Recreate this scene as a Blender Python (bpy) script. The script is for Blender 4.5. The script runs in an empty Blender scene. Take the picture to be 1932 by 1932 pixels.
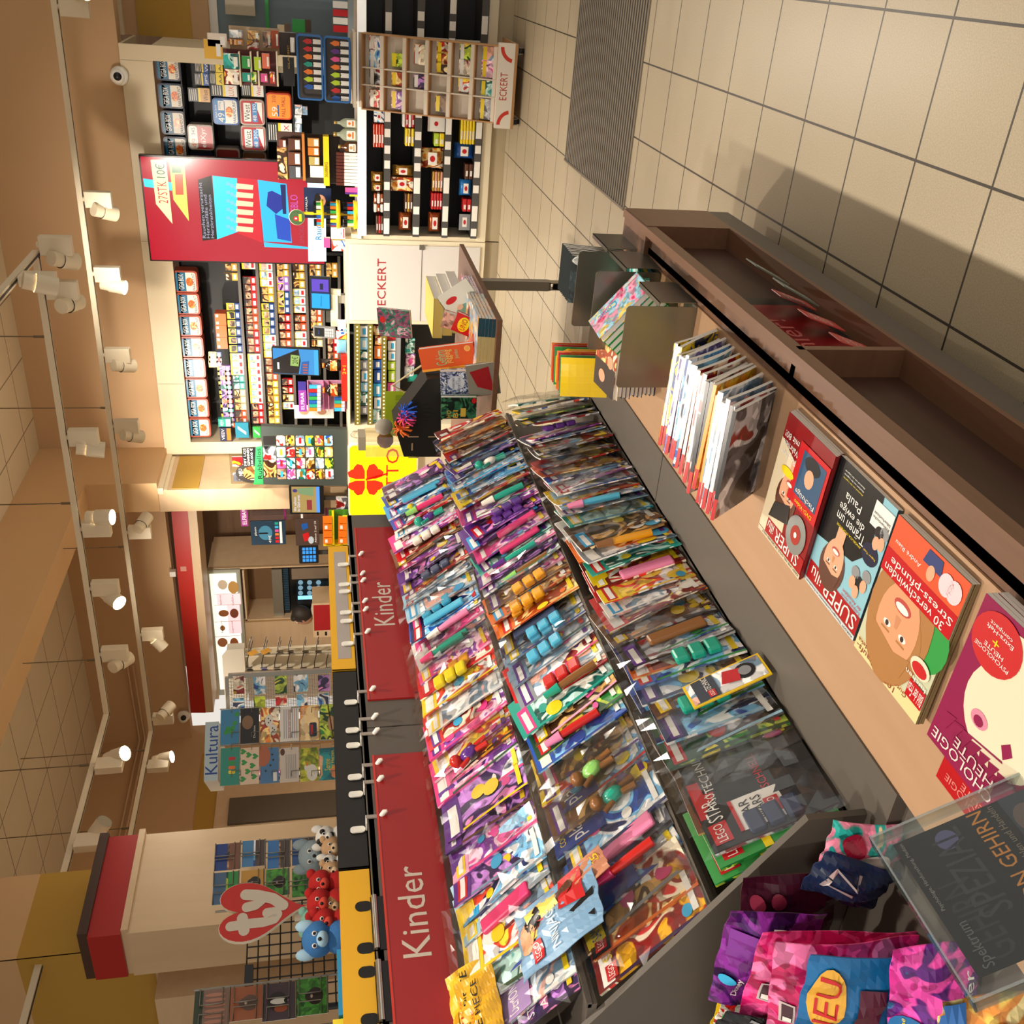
import bpy, bmesh, math, random
from mathutils import Vector, Matrix
random.seed(7)
R_=math.radians
SC=bpy.context.scene
COL=SC.collection
# ---------------------------------------------------------------- camera (measured from the floor tiles)
FPX=1825.0; CZ=1.4816
PI_,RO_,YA_=.193,.026,-.529
def _axes():
    cp,sp,cr,sr,cy,sy=math.cos(PI_),math.sin(PI_),math.cos(RO_),math.sin(RO_),math.cos(YA_),math.sin(YA_)
    fw=Vector((sy*cp,cy*cp,-sp)); rt=Vector((cy,-sy,0)); dn=fw.cross(rt)
    return cr*rt+sr*dn, -sr*rt+cr*dn, fw
RT,DN,FW=_axes()
CAMP=Vector((0,0,CZ))
def ray(x,y): return RT*((966-y)/FPX)+DN*((x-966)/FPX)+FW
def onX(x,y,X): d=ray(x,y); return CAMP+d*(X/d.x)
def onY(x,y,Y): d=ray(x,y); return CAMP+d*(Y/d.y)
def onZ(x,y,Z): d=ray(x,y); return CAMP+d*((Z-CZ)/d.z)
def rY(Y,x0,y0,x1,y1):
    "photo box -> (Xleft,Xright,zbottom,ztop) on the vertical plane at Y"
    mx,my=(x0+x1)/2,(y0+y1)/2
    return onY(mx,y1,Y).x,onY(mx,y0,Y).x,onY(x1,my,Y).z,onY(x0,my,Y).z
def zf(ox,oy,s): return lambda x,y:(ox+x*s/1932,oy+y*s/1932)
cd=bpy.data.cameras.new('camera'); cam=bpy.data.objects.new('camera',cd); COL.objects.link(cam)
cd.sensor_width=36; cd.sensor_fit='HORIZONTAL'; cd.lens=36*FPX/1932; cd.clip_start=.02; cd.clip_end=100
# the photograph was taken with the phone turned: the image's right is the room's "down"
cam.matrix_world=Matrix(((DN.x,RT.x,-FW.x,0),(DN.y,RT.y,-FW.y,0),(DN.z,RT.z,-FW.z,CZ),(0,0,0,1)))
SC.camera=cam
vs=SC.view_settings; SC.display_settings.display_device='sRGB'
vs.view_transform='Standard'; vs.look='None'; vs.gamma=1; vs.exposure=0.45; vs.use_curve_mapping=False
# ---------------------------------------------------------------- materials
def lin(h):
    h=h.lstrip('#'); o=[]
    for i in (0,2,4):
        v=int(h[i:i+2],16)/255; o.append(v/12.92 if v<=.04045 else ((v+.055)/1.055)**2.4)
    return (o[0],o[1],o[2],1)
MC={}
def newmat(name):
    m=bpy.data.materials.new(name); m.use_nodes=True
    nt=m.node_tree; b=nt.nodes['Principled BSDF']; return m,nt,b
def M(h,rough=.5,metal=0,emit=0,var=0,spec=.5,scale=40,bump=0):
    k=(h,rough,metal,emit,var,spec,scale,bump)
    if k in MC: return MC[k]
    m,nt,b=newmat('m_'+h.lstrip('#')); c=lin(h)
    b.inputs['Base Color'].default_value=c; b.inputs['Roughness'].default_value=rough; b.inputs['Metallic'].default_value=metal
    b.inputs['Specular IOR Level'].default_value=spec
    if emit: b.inputs['Emission Color'].default_value=c; b.inputs['Emission Strength'].default_value=emit
    if var or bump:
        tc=nt.nodes.new('ShaderNodeTexCoord'); n=nt.nodes.new('ShaderNodeTexNoise'); n.inputs['Scale'].default_value=scale; n.inputs['Detail'].default_value=4
        nt.links.new(tc.outputs['Object'],n.inputs['Vector'])
        if var:
            mx=nt.nodes.new('ShaderNodeMix'); mx.data_type='RGBA'
            mx.inputs['A'].default_value=tuple(max(0,x*(1-var)) for x in c[:3])+(1,); mx.inputs['B'].default_value=tuple(min(1,x*(1+var)) for x in c[:3])+(1,)
            nt.links.new(n.outputs['Fac'],mx.inputs['Factor']); nt.links.new(mx.outputs['Result'],b.inputs['Base Color'])
        if bump:
            bp=nt.nodes.new('ShaderNodeBump'); bp.inputs['Strength'].default_value=bump; bp.inputs['Distance'].default_value=.004
            nt.links.new(n.outputs['Fac'],bp.inputs['Height']); nt.links.new(bp.outputs['Normal'],b.inputs['Normal'])
    MC[k]=m; return m
def wood(h1,h2,axis='Y',rough=.45,scale=6,stretch=14):
    k=('wood',h1,h2,axis,rough,scale)
    if k in MC: return MC[k]
    m,nt,b=newmat('wood_'+h1[1:]); tc=nt.nodes.new('ShaderNodeTexCoord'); mp=nt.nodes.new('ShaderNodeMapping')
    s={'X':(1,stretch,stretch),'Y':(stretch,1,stretch),'Z':(stretch,stretch,1)}[axis]; mp.inputs['Scale'].default_value=s
    n=nt.nodes.new('ShaderNodeTexNoise'); n.inputs['Scale'].default_value=scale; n.inputs['Detail'].default_value=6; n.inputs['Roughness'].default_value=.65
    n2=nt.nodes.new('ShaderNodeTexNoise'); n2.inputs['Scale'].default_value=scale*.35; n2.inputs['Detail'].default_value=2
    ad=nt.nodes.new('ShaderNodeMath'); ad.operation='ADD'
    cr=nt.nodes.new('ShaderNodeValToRGB'); cr.color_ramp.elements[0].color=lin(h1); cr.color_ramp.elements[1].color=lin(h2)
    cr.color_ramp.elements[0].position=.75; cr.color_ramp.elements[1].position=1.25
    cr.color_ramp.elements[1].position=1.0; cr.color_ramp.elements[0].position=.35
    mu=nt.nodes.new('ShaderNodeMath'); mu.operation='MULTIPLY'; mu.inputs[1].default_value=.62
    L=nt.links.new
    L(tc.outputs['Object'],mp.inputs['Vector']); L(mp.outputs['Vector'],n.inputs['Vector']); L(mp.outputs['Vector'],n2.inputs['Vector'])
    L(n.outputs['Fac'],ad.inputs[0]); L(n2.outputs['Fac'],ad.inputs[1]); L(ad.outputs[0],mu.inputs[0]); L(mu.outputs[0],cr.inputs['Fac']); L(cr.outputs['Color'],b.inputs['Base Color'])
    b.inputs['Roughness'].default_value=rough; MC[k]=m; return m
def grid_mat(name,h,hline,px,py,ox,oy,lw,rough,var=.06,speck=0,spec=.5):
    "square tiles or panels with joints, from object coordinates"
    m,nt,b=newmat(name); L=nt.links.new; N=nt.nodes.new
    tc=N('ShaderNodeTexCoord'); sp=N('ShaderNodeSeparateXYZ'); L(tc.outputs['Object'],sp.inputs[0])
    def line(sock,p,o):
        a=N('ShaderNodeMath'); a.operation='SUBTRACT'; L(sock,a.inputs[0]); a.inputs[1].default_value=o-p/2
        w=N('ShaderNodeMath'); w.operation='FLOORED_MODULO'; L(a.outputs[0],w.inputs[0]); w.inputs[1].default_value=p
        s=N('ShaderNodeMath'); s.operation='SUBTRACT'; L(w.outputs[0],s.inputs[0]); s.inputs[1].default_value=p/2
        ab=N('ShaderNodeMath'); ab.operation='ABSOLUTE'; L(s.outputs[0],ab.inputs[0])
        lt=N('ShaderNodeMath'); lt.operation='LESS_THAN'; L(ab.outputs[0],lt.inputs[0]); lt.inputs[1].default_value=lw/2
        return lt.outputs[0]
    mx=N('ShaderNodeMath'); mx.operation='MAXIMUM'; L(line(sp.outputs[0],px,ox),mx.inputs[0]); L(line(sp.outputs[1],py,oy),mx.inputs[1])
    n=N('ShaderNodeTexNoise'); n.inputs['Scale'].default_value=3; n.inputs['Detail'].default_value=5; L(tc.outputs['Object'],n.inputs['Vector'])
    c=lin(h); ma=N('ShaderNodeMix'); ma.data_type='RGBA'
    ma.inputs['A'].default_value=tuple(x*(1-var) for x in c[:3])+(1,); ma.inputs['B'].default_value=tuple(min(1,x*(1+var)) for x in c[:3])+(1,)
    L(n.outputs['Fac'],ma.inputs['Factor']); src=ma.outputs['Result']
    if speck:
        n2=N('ShaderNodeTexNoise'); n2.inputs['Scale'].default_value=260; n2.inputs['Detail'].default_value=2; L(tc.outputs['Object'],n2.inputs['Vector'])
        r=N('ShaderNodeMapRange'); r.inputs['From Min'].default_value=.35; r.inputs['From Max'].default_value=.65; r.inputs['To Min'].default_value=1-speck; r.inputs['To Max'].default_value=1+speck*.5
        L(n2.outputs['Fac'],r.inputs['Value']); ms=N('ShaderNodeMix'); ms.data_type='RGBA'; ms.blend_type='MULTIPLY'; ms.inputs['Factor'].default_value=1
        L(src,ms.inputs['A']); L(r.outputs[0],ms.inputs['B']); src=ms.outputs['Result']
    mb=N('ShaderNodeMix'); mb.data_type='RGBA'; L(mx.outputs[0],mb.inputs['Factor']); L(src,mb.inputs['A']); mb.inputs['B'].default_value=lin(hline)
    L(mb.outputs['Result'],b.inputs['Base Color']); b.inputs['Roughness'].default_value=rough; b.inputs['Specular IOR Level'].default_value=spec
    bp=N('ShaderNodeBump'); bp.inputs['Strength'].default_value=.4; bp.inputs['Distance'].default_value=-.003; L(mx.outputs[0],bp.inputs['Height']); L(bp.outputs['Normal'],b.inputs['Normal'])
    return m
def art(cs,scale=9,rough=.28,detail=1.5,emit=0):
    "printed picture: patches of the given colours, different on every object"
    k=('art',tuple(cs),scale,rough,detail,emit)
    if k in MC: return MC[k]
    m,nt,b=newmat('print'); L=nt.links.new; N=nt.nodes.new
    tc=N('ShaderNodeTexCoord'); oi=N('ShaderNodeObjectInfo'); ad=N('ShaderNodeVectorMath'); ad.operation='ADD'
    mu=N('ShaderNodeVectorMath'); mu.operation='SCALE'; mu.inputs[0].default_value=(37,91,53); L(oi.outputs['Random'],mu.inputs['Scale'])
    L(tc.outputs['Object'],ad.inputs[0]); L(mu.outputs[0],ad.inputs[1])
    n=N('ShaderNodeTexNoise'); n.inputs['Scale'].default_value=scale; n.inputs['Detail'].default_value=detail; n.inputs['Distortion'].default_value=1.2; L(ad.outputs[0],n.inputs['Vector'])
    cr=N('ShaderNodeValToRGB'); cr.color_ramp.interpolation='LINEAR'; e=cr.color_ramp.elements
    k_=len(cs); lo,hi=.33,.67
    while len(e)<2*k_-2: e.new(.5)
    pos=[]
    for i in range(k_-1):
        p=lo+(hi-lo)*(i+.5)/(k_-1); pos+= [(p-.012,cs[i]),(p+.012,cs[i+1])]
    for i,(p,c) in enumerate(pos): e[i].position=p; e[i].color=lin(c)
    L(n.outputs['Fac'],cr.inputs['Fac'])
    v=N('ShaderNodeTexVoronoi'); v.inputs['Scale'].default_value=scale*5; L(ad.outputs[0],v.inputs['Vector'])
    hsv=N('ShaderNodeHueSaturation'); r=N('ShaderNodeMapRange'); r.inputs['To Min'].default_value=.55; r.inputs['To Max'].default_value=1.45
    sx=N('ShaderNodeSeparateColor'); L(v.outputs['Color'],sx.inputs[0]); L(sx.outputs[0],r.inputs['Value']); L(r.outputs[0],hsv.inputs['Value']); L(cr.outputs['Color'],hsv.inputs['Color'])
    L(hsv.outputs['Color'],b.inputs['Base Color']); b.inputs['Roughness'].default_value=rough
    if emit: L(hsv.outputs['Color'],b.inputs['Emission Color']); b.inputs['Emission Strength'].default_value=emit
    MC[k]=m; return m
def film(tint='#ffffff',fac=.06,rough=.08):
    "thin clear plastic"
    k=('film',tint,fac,rough)
    if k in MC: return MC[k]
    m=bpy.data.materials.new('clear_plastic'); m.use_nodes=True; nt=m.node_tree; N=nt.nodes.new; L=nt.links.new
    for n in list(nt.nodes): nt.nodes.remove(n)
    o=N('ShaderNodeOutputMaterial'); t=N('ShaderNodeBsdfTransparent'); t.inputs[0].default_value=lin(tint); g=N('ShaderNodeBsdfGlossy'); g.inputs['Roughness'].default_value=rough
    fr=N('ShaderNodeLayerWeight'); fr.inputs['Blend'].default_value=.35; mr=N('ShaderNodeMath'); mr.operation='MULTIPLY_ADD'; L(fr.outputs['Fresnel'],mr.inputs[0]); mr.inputs[1].default_value=.3; mr.inputs[2].default_value=fac
    mr.use_clamp=True; mx=N('ShaderNodeMixShader'); L(mr.outputs[0],mx.inputs[0]); L(t.outputs[0],mx.inputs[1]); L(g.outputs[0],mx.inputs[2]); L(mx.outputs[0],o.inputs['Surface'])
    MC[k]=m; return m
# ---------------------------------------------------------------- mesh builder
TXT={}
def glyphs(s):
    if s in TXT: return TXT[s]
    cu=bpy.data.curves.new('t','FONT'); cu.body=s; cu.resolution_u=2; cu.fill_mode='FRONT'
    ob=bpy.data.objects.new('t',cu); me=ob.to_mesh()
    vs_=[(v.co.x,v.co.y) for v in me.vertices]; fs=[tuple(p.vertices) for p in me.polygons]
    ob.to_mesh_clear(); bpy.data.objects.remove(ob); bpy.data.curves.remove(cu)
    if not vs_: vs_=[(0,0)]
    x0=min(v[0] for v in vs_); x1=max(v[0] for v in vs_); y0=min(v[1] for v in vs_); y1=max(v[1] for v in vs_)
    w=(x1-x0) or 1; h=(y1-y0) or 1
    TXT[s]=([((v[0]-x0)/w,(v[1]-y0)/h) for v in vs_],fs,w/h); return TXT[s]
class MB:
    def __init__(s,M_=None): s.v=[];s.f=[];s.fm=[];s.mats=[];s.sm=[];s.M=M_ or Matrix();s.fn=None
    def mi(s,m):
        if m not in s.mats: s.mats.append(m)
        return s.mats.index(m)
    def add(s,vs_,fs,m,smooth=False):
        o=len(s.v)
        for p in vs_:
            p=Vector(p)
            if s.fn: p=Vector(s.fn(p))
            s.v.append(s.M@p)
        i=s.mi(m)
        for f in fs: s.f.append([o+a for a in f]); s.fm.append(i); s.sm.append(smooth)
        return s
    def box(s,x0,x1,y0,y1,z0,z1,m,bev=0):
        if bev:
            bm=bmesh.new(); bmesh.ops.create_cube(bm,size=1)
            for v in bm.verts: v.co=Vector((x0+(v.co.x+.5)*(x1-x0),y0+(v.co.y+.5)*(y1-y0),z0+(v.co.z+.5)*(z1-z0)))
            bmesh.ops.bevel(bm,geom=bm.edges[:],offset=bev,segments=2,affect='EDGES',profile=.5)
            bm.verts.index_update(); s.add([v.co[:] for v in bm.verts],[[v.index for v in f.verts] for f in bm.faces],m); bm.free(); return s
        return s.add([(x0,y0,z0),(x1,y0,z0),(x1,y1,z0),(x0,y1,z0),(x0,y0,z1),(x1,y0,z1),(x1,y1,z1),(x0,y1,z1)],
              [(0,3,2,1),(4,5,6,7),(0,1,5,4),(1,2,6,5),(2,3,7,6),(3,0,4,7)],m)
    def quad(s,a,b,c,d,m): return s.add([a,b,c,d],[(0,1,2,3)],m)
    def tube(s,pts,r,m,n=8,smooth=True,caps=True):
        pts=[Vector(p) for p in pts]; rings=[]; vs_=[]; fs=[]
        rr=r if isinstance(r,(list,tuple)) else [r]*len(pts)
        for i,p in enumerate(pts):
            d=(pts[min(i+1,len(pts)-1)]-pts[max(i-1,0)]).normalized()
            a=d.orthogonal().normalized() if i==0 else (pa-d*pa.dot(d)).normalized()
            pa=a; b=d.cross(a)
            for k in range(n):
                t=2*math.pi*k/n; vs_.append(p+(a*math.cos(t)+b*math.sin(t))*rr[i])
        for i in range(len(pts)-1):
            for k in range(n): fs.append((i*n+k,i*n+(k+1)%n,(i+1)*n+(k+1)%n,(i+1)*n+k))
        s.add(vs_,fs,m,smooth)
        if caps:
            s.add(vs_[:n],[list(range(n))[::-1]],m); s.add(vs_[-n:],[list(range(n))],m)
        return s
    def lathe(s,prof,m,c=(0,0,0),n=20,smooth=True):
        vs_=[];fs=[]
        for r,z in prof:
            for k in range(n): t=2*math.pi*k/n; vs_.append((c[0]+r*math.cos(t),c[1]+r*math.sin(t),c[2]+z))
        for i in range(len(prof)-1):
            for k in range(n): fs.append((i*n+k,i*n+(k+1)%n,(i+1)*n+(k+1)%n,(i+1)*n+k))
        return s.add(vs_,fs,m,smooth)
    def ball(s,c,r,m,n=12,sq=(1,1,1)):
        vs_=[];fs=[];h=n//2+1
        for i in range(h+1):
            a=math.pi*i/h
            for k in range(n): t=2*math.pi*k/n; vs_.append((c[0]+r*sq[0]*math.sin(a)*math.cos(t),c[1]+r*sq[1]*math.sin(a)*math.sin(t),c[2]+r*sq[2]*math.cos(a)))
        for i in range(h):
            for k in range(n): fs.append((i*n+k,(i+1)*n+k,(i+1)*n+(k+1)%n,i*n+(k+1)%n))
        return s.add(vs_,fs,m,True)
    def prism(s,pts,z0,z1,m,mside=None):
        "closed 2-D outline (x,y) between z0 and z1"
        n=len(pts); s.add([(p[0],p[1],z1) for p in pts],[list(range(n))],m)
        s.add([(p[0],p[1],z0) for p in pts],[list(range(n))[::-1]],mside or m)
        return s.add([(p[0],p[1],z0) for p in pts]+[(p[0],p[1],z1) for p in pts],[(i,(i+1)%n,n+(i+1)%n,n+i) for i in range(n)],mside or m)
    # flat graphics in the local x-y plane at height z
    def rect(s,x0,y0,x1,y1,z,m,n=1):
        vs_=[];fs=[]
        for j in range(n+1):
            for i in range(n+1): vs_.append((x0+(x1-x0)*i/n,y0+(y1-y0)*j/n,z))
        for j in range(n):
            for i in range(n): a=j*(n+1)+i; fs.append((a,a+1,a+n+2,a+n+1))
        return s.add(vs_,fs,m)
    def rrect(s,x0,y0,x1,y1,r,z,m,k=4):
        if s.fn: return s.rect(x0,y0,x1,y1,z,m,4)
        return s.poly(rr_pts(x0,y0,x1,y1,r,k),z,m)
    def poly(s,pts,z,m): return s.add([(p[0],p[1],z) for p in pts],[list(range(len(pts)))],m)
    def ell(s,cx,cy,rx,ry,z,m,n=18,rot=0):
        c,q=math.cos(rot),math.sin(rot)
        if s.fn and max(rx,ry)>.012:
            V=[(cx,cy,z)];K=4
            for k in range(1,K+1): V+=[(cx+rx*k/K*math.cos(2*math.pi*i/n),cy+ry*k/K*math.sin(2*math.pi*i/n),z) for i in range(n)]
            F=[(0,1+i,1+(i+1)%n) for i in range(n)]
            for k in range(K-1): F+=[(1+k*n+i,1+(k+1)*n+i,1+(k+1)*n+(i+1)%n,1+k*n+(i+1)%n) for i in range(n)]
            return s.add(V,F,m)
        return s.poly([(cx+rx*math.cos(2*math.pi*i/n)*c-ry*math.sin(2*math.pi*i/n)*q,cy+rx*math.cos(2*math.pi*i/n)*q+ry*math.sin(2*math.pi*i/n)*c) for i in range(n)],z,m)
    def text(s,t,x0,y0,x1,y1,z,m,rot=0,keep=False):
        "text stretched into the box (keep: keep the proportions, centred)"
        g,fs,asp=glyphs(t); w,h=x1-x0,y1-y0
        if keep:
            if w/h>asp: nw=h*asp; x0+=(w-nw)/2; w=nw
            else: nh=w/asp; y0+=(h-nh)/2; h=nh
        cx,cy=x0+w/2,y0+h/2; c,q=math.cos(rot),math.sin(rot); vs_=[]
        for a,b in g:
            dx,dy=(a-.5)*w,(b-.5)*h; vs_.append((cx+dx*c-dy*q,cy+dx*q+dy*c,z))
        return s.add(vs_,fs,m)
    def mesh(s,name):
        me=bpy.data.meshes.new(name); me.from_pydata([v[:] for v in s.v],[],s.f)
        for m in s.mats: me.materials.append(m)
        me.polygons.foreach_set('material_index',s.fm); me.polygons.foreach_set('use_smooth',s.sm); me.update(); return me
    def build(s,name,parent=None,**kw):
        o=bpy.data.objects.new(name,s.mesh(name)); COL.objects.link(o)
        if parent: o.parent=parent
        return props(o,**kw)
def rr_pts(x0,y0,x1,y1,r,k=4):
    o=[]
    for cx,cy,a in ((x1-r,y0+r,-90),(x1-r,y1-r,0),(x0+r,y1-r,90),(x0+r,y0+r,180)):
        for i in range(k+1): t=R_(a+90*i/k); o.append((cx+r*math.cos(t),cy+r*math.sin(t)))
    return o
def props(o,label=None,cat=None,group=None,kind=None):
    if label: o['label']=label
    if cat: o['category']=cat
    if group: o['group']=group
    if kind: o['kind']=kind
    return o
def empty(name,loc=(0,0,0),rz=0,**kw):
    o=bpy.data.objects.new(name,None); COL.objects.link(o); o.location=loc; o.rotation_euler=(0,0,rz); o.empty_display_size=.05; return props(o,**kw)
def place(o,Mx): o.matrix_world=Mx; return o
def frame(org,xd,yd):
    "matrix whose x/y axes span a plane through org"
    x=Vector(xd).normalized(); y=Vector(yd); y=(y-x*y.dot(x)).normalized(); z=x.cross(y)
    return Matrix(((x.x,y.x,z.x,org[0]),(x.y,y.y,z.y,org[1]),(x.z,y.z,z.z,org[2]),(0,0,0,1)))
FACE_CAM=lambda x,y,z: frame((x,y,z),(1,0,0),(0,0,1))      # plane facing -Y, x to the right, y up
FACE_AISLE=lambda x,y,z: frame((x,y,z),(0,1,0),(0,0,1))    # plane facing +X
def dup(o,parent=None):
    c=o.copy(); COL.objects.link(c); c.parent=parent
    for ch in list(o.children): dup(ch,c)
    return c
WHITE=M('#efece4',.4); CREAM=M('#e6d8b8',.45); BLACK=M('#0b0b0c',.4); DKGREY=M('#4a453f',.5,var=.04); METAL=M('#8f8a80',.35,.9); CHROME=M('#c9c6c0',.2,1)
RACK=M('#5b544c',.45,var=.04); RED=M('#a81c1c',.35); YEL=M('#f2c21c',.35)
ORD=['first','second','third','fourth','fifth','sixth','seventh','eighth','ninth','tenth','eleventh','twelfth','thirteenth','fourteenth','fifteenth','sixteenth','seventeenth','eighteenth','nineteenth','twentieth']
def nth(i):
    if i<20: return ORD[i]
    n=i+1; return '%d%s'%(n,'th' if 10<=n%100<=20 else {1:'st',2:'nd',3:'rd'}.get(n%10,'th'))
# ---------------------------------------------------------------- room
TAN=M('#c4a078',.8,var=.03,scale=2); TANL=M('#cfaa7c',.8,var=.03,scale=2); OCH=M('#b8903a',.75,var=.03,scale=2); PALE=wood('#cdb08a','#d8be9a','Z',.5,3,6)
WBR=wood('#6b4a36','#7d5a44','Y',.4); WBRX=wood('#6b4a36','#7d5a44','X',.4); WBRD=wood('#3a241a','#4a3024','Y',.45); DECK=wood('#b08c6c','#bc9878','Y',.4,3,8)
WDK=wood('#5a3f28','#7a5a3a','X',.5,5,10); WPAL=wood('#cdb08a','#dcc09c','X',.45,3,8)
T=.32; OXT=-.0435; OYT=4.877
fl=MB().rect(-10,-2.5,4,14.5,0,grid_mat('floor_tile','#b5a78d','#3a342c',T,T,OXT,OYT,.007,.38,.05,.14)).build('floor',kind='structure')
CG=grid_mat('ceiling_panel','#d8cbb2','#7d705c',.6,.6,.1,.25,.012,.7,.04)
ce=MB(); ce.add([(-10,-2.5,4.15),(4,-2.5,4.15),(4,9.9,4.15),(-10,9.9,4.15)],[(3,2,1,0)],CG); ce.build('ceiling',kind='structure')
# bulkhead above the tobacco cabinet and the bakery
MB().box(-4.43,3,9.02,9.2,3.0,4.16,TAN).build('wall_back_upper',kind='structure')
b=MB(); b.box(-8.6,-4.73,9.2,9.35,3.1,4.16,TAN); b.build('wall_bakery_upper',kind='structure')
MB().box(-4.73,-4.43,8.27,9.2,2.98,4.16,TANL).build('pillar',kind='structure')
b=MB(); b.box(-4.75,-4.52,8.3,9.5,0,2.98,WPAL); b.box(-4.519,-4.515,8.32,8.99,2.62,2.86,OCH); b.box(-4.519,-4.515,8.30,8.99,2.90,2.985,CREAM); b.build('pillar_lower',kind='structure')
MB().box(-4.55,-4.49,8.28,9.0,2.93,3.0,CREAM).build('trim_pillar',kind='structure')
MB().box(-4.73,-4.43,-2.5,8.27,3.6,4.16,TANL).build('beam_ceiling',kind='structure')
MB().box(-8.6,-8.4,-2.5,9.4,0,4.16,TAN).build('wall_left',kind='structure')
MB().box(-10,4,13.0,13.2,0,4.2,WDK).build('wall_bakery_back',kind='structure')
# right of the cabinet
b=MB(); b.box(-.82,1.6,9.8,9.95,2.35,4.16,TAN); b.box(-.82,1.6,9.79,9.8,2.50,2.95,OCH); b.build('wall_right_back',kind='structure')
MB().box(-.82,1.6,9.74,9.8,3.06,3.14,CREAM).build('trim_wall_rail',kind='structure')
GLS=M('#8fa3ad',.15,spec=.6); 
b=MB(); b.box(-.82,1.6,9.9,9.95,.9,2.35,M('#71838c',.35,var=.08,scale=2)); b.box(-.82,1.6,9.86,9.9,2.28,2.35,WHITE); b.box(.3,.34,9.86,9.9,.9,2.3,WHITE); b.build('window_shop',kind='structure')
MB().box(-.82,1.6,9.8,9.95,0,.9,M('#c9c4b8',.5)).build('wall_right_lower',kind='structure')
# left wall colour bands, niche panels
b=MB()
p=onX(375,1480,-8.4); q=onX(412,1480,-8.4); b.box(-8.4,-8.39,5.0,8.9,q.z,p.z,OCH); b.box(-8.4,-8.37,3.0,8.9,q.z-3,q.z,WPAL); b.build('trim_left_band',kind='structure')
def rX(X,x0,y0,x1,y1):
    mx,my=(x0+x1)/2,(y0+y1)/2
    return onX(mx,y1,X).y,onX(mx,y0,X).y,onX(x1,my,X).z,onX(x0,my,X).z
y0,y1,z0,z1=rX(-8.36,432,1500,640,1548); MB().box(-8.37,-8.34,y0,y1,z0,z1,M('#5c5245',.6)).build('wall_panel',label='dark grey panel on the wall behind the card spinner',cat='panel')
# wall block with the ochre band, far left
b=MB(); b.box(-6.5,-4.95,3.75,4.32,0,4.16,WPAL)
zA=onX(33,1803,-4.95).z; zB=onY(297,1860,3.75).z
b.box(-4.95,-4.946,3.746,4.32,zB,zA,OCH); b.box(-6.5,-4.946,3.746,3.75,zB,zA,OCH); b.box(-4.95,-4.946,3.746,4.32,zA,4.16,TANL); b.box(-6.5,-4.946,3.746,3.75,zA,4.16,TANL)
b.build('wall_block',kind='structure')
e=empty('wall_cabinet',(-4.75,3.9,0),label='tall pale wood cabinet with a red band and dark brown top',cat='cabinet')
L=lambda e: MB(e.matrix_basis.inverted())
b=L(e); b.box(-4.95,-4.6,3.57,4.24,0,2.555,PALE); b.build('body',e)
b=L(e); b.box(-4.95,-4.598,3.568,4.242,2.585,2.75,RED); b.build('red_band',e)
b=L(e); b.box(-4.95,-4.58,3.58,4.26,2.75,2.80,WBRD); b.build('top_board',e)
b=L(e); b.box(-4.95,-4.585,3.585,4.27,2.55,2.585,WPAL); b.build('trim_strip',e)
MB().box(-6.6,-5.15,3.55,3.74,0,onY(300,1905,3.6).z,WPAL).build('wall_ledge',kind='structure')
# entrance mat, flush in the floor
MT=newmat('ribbed_mat'); m,nt,bs=MT; tc=nt.nodes.new('ShaderNodeTexCoord'); w=nt.nodes.new('ShaderNodeTexWave'); w.bands_direction='Y'; w.inputs['Scale'].default_value=8.2; w.inputs['Distortion'].default_value=0.15
cr=nt.nodes.new('ShaderNodeValToRGB'); cr.color_ramp.elements[0].color=lin('#2b2722'); cr.color_ramp.elements[1].color=lin('#857a6a'); cr.color_ramp.elements[0].position=.3; cr.color_ramp.elements[1].position=.62
nt.links.new(tc.outputs['Object'],w.inputs['Vector']); nt.links.new(w.outputs['Fac'],cr.inputs['Fac']); nt.links.new(cr.outputs['Color'],bs.inputs['Base Color']); bs.inputs['Roughness'].default_value=.8
bp=nt.nodes.new('ShaderNodeBump'); bp.inputs['Distance'].default_value=.008; nt.links.new(w.outputs['Fac'],bp.inputs['Height']); nt.links.new(bp.outputs['Normal'],bs.inputs['Normal'])
e=empty('entrance_mat',(-.1,5.28,0),label='ribbed dark grey entrance mat set into the tiled floor',cat='mat')
L(e).box(-1.013,2.5,4.64,5.92,0,.006,m).build('ribbed_surface',e)
L(e).box(-1.025,-1.013,4.64,5.92,0,.009,METAL).build('metal_edge',e)
# conduits on the bakery bulkhead
e=empty('ceiling_pipes',(-7.5,9.2,3.4),label='pair of thin tan pipes running along the upper back wall',cat='pipe')
p=[onY(240,1255,9.16),onY(261,1385,9.16)]
for dz in (0,.06):
    a=Vector(p[0])+Vector((0,0,-dz)); c=Vector(p[1])+Vector((0,0,-dz)); c.x=-8.36; d=Vector((-8.36,4.5,c.z))
    L(e).tube([a,c,d],.014,TAN,6).build('pipe',e)
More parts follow.
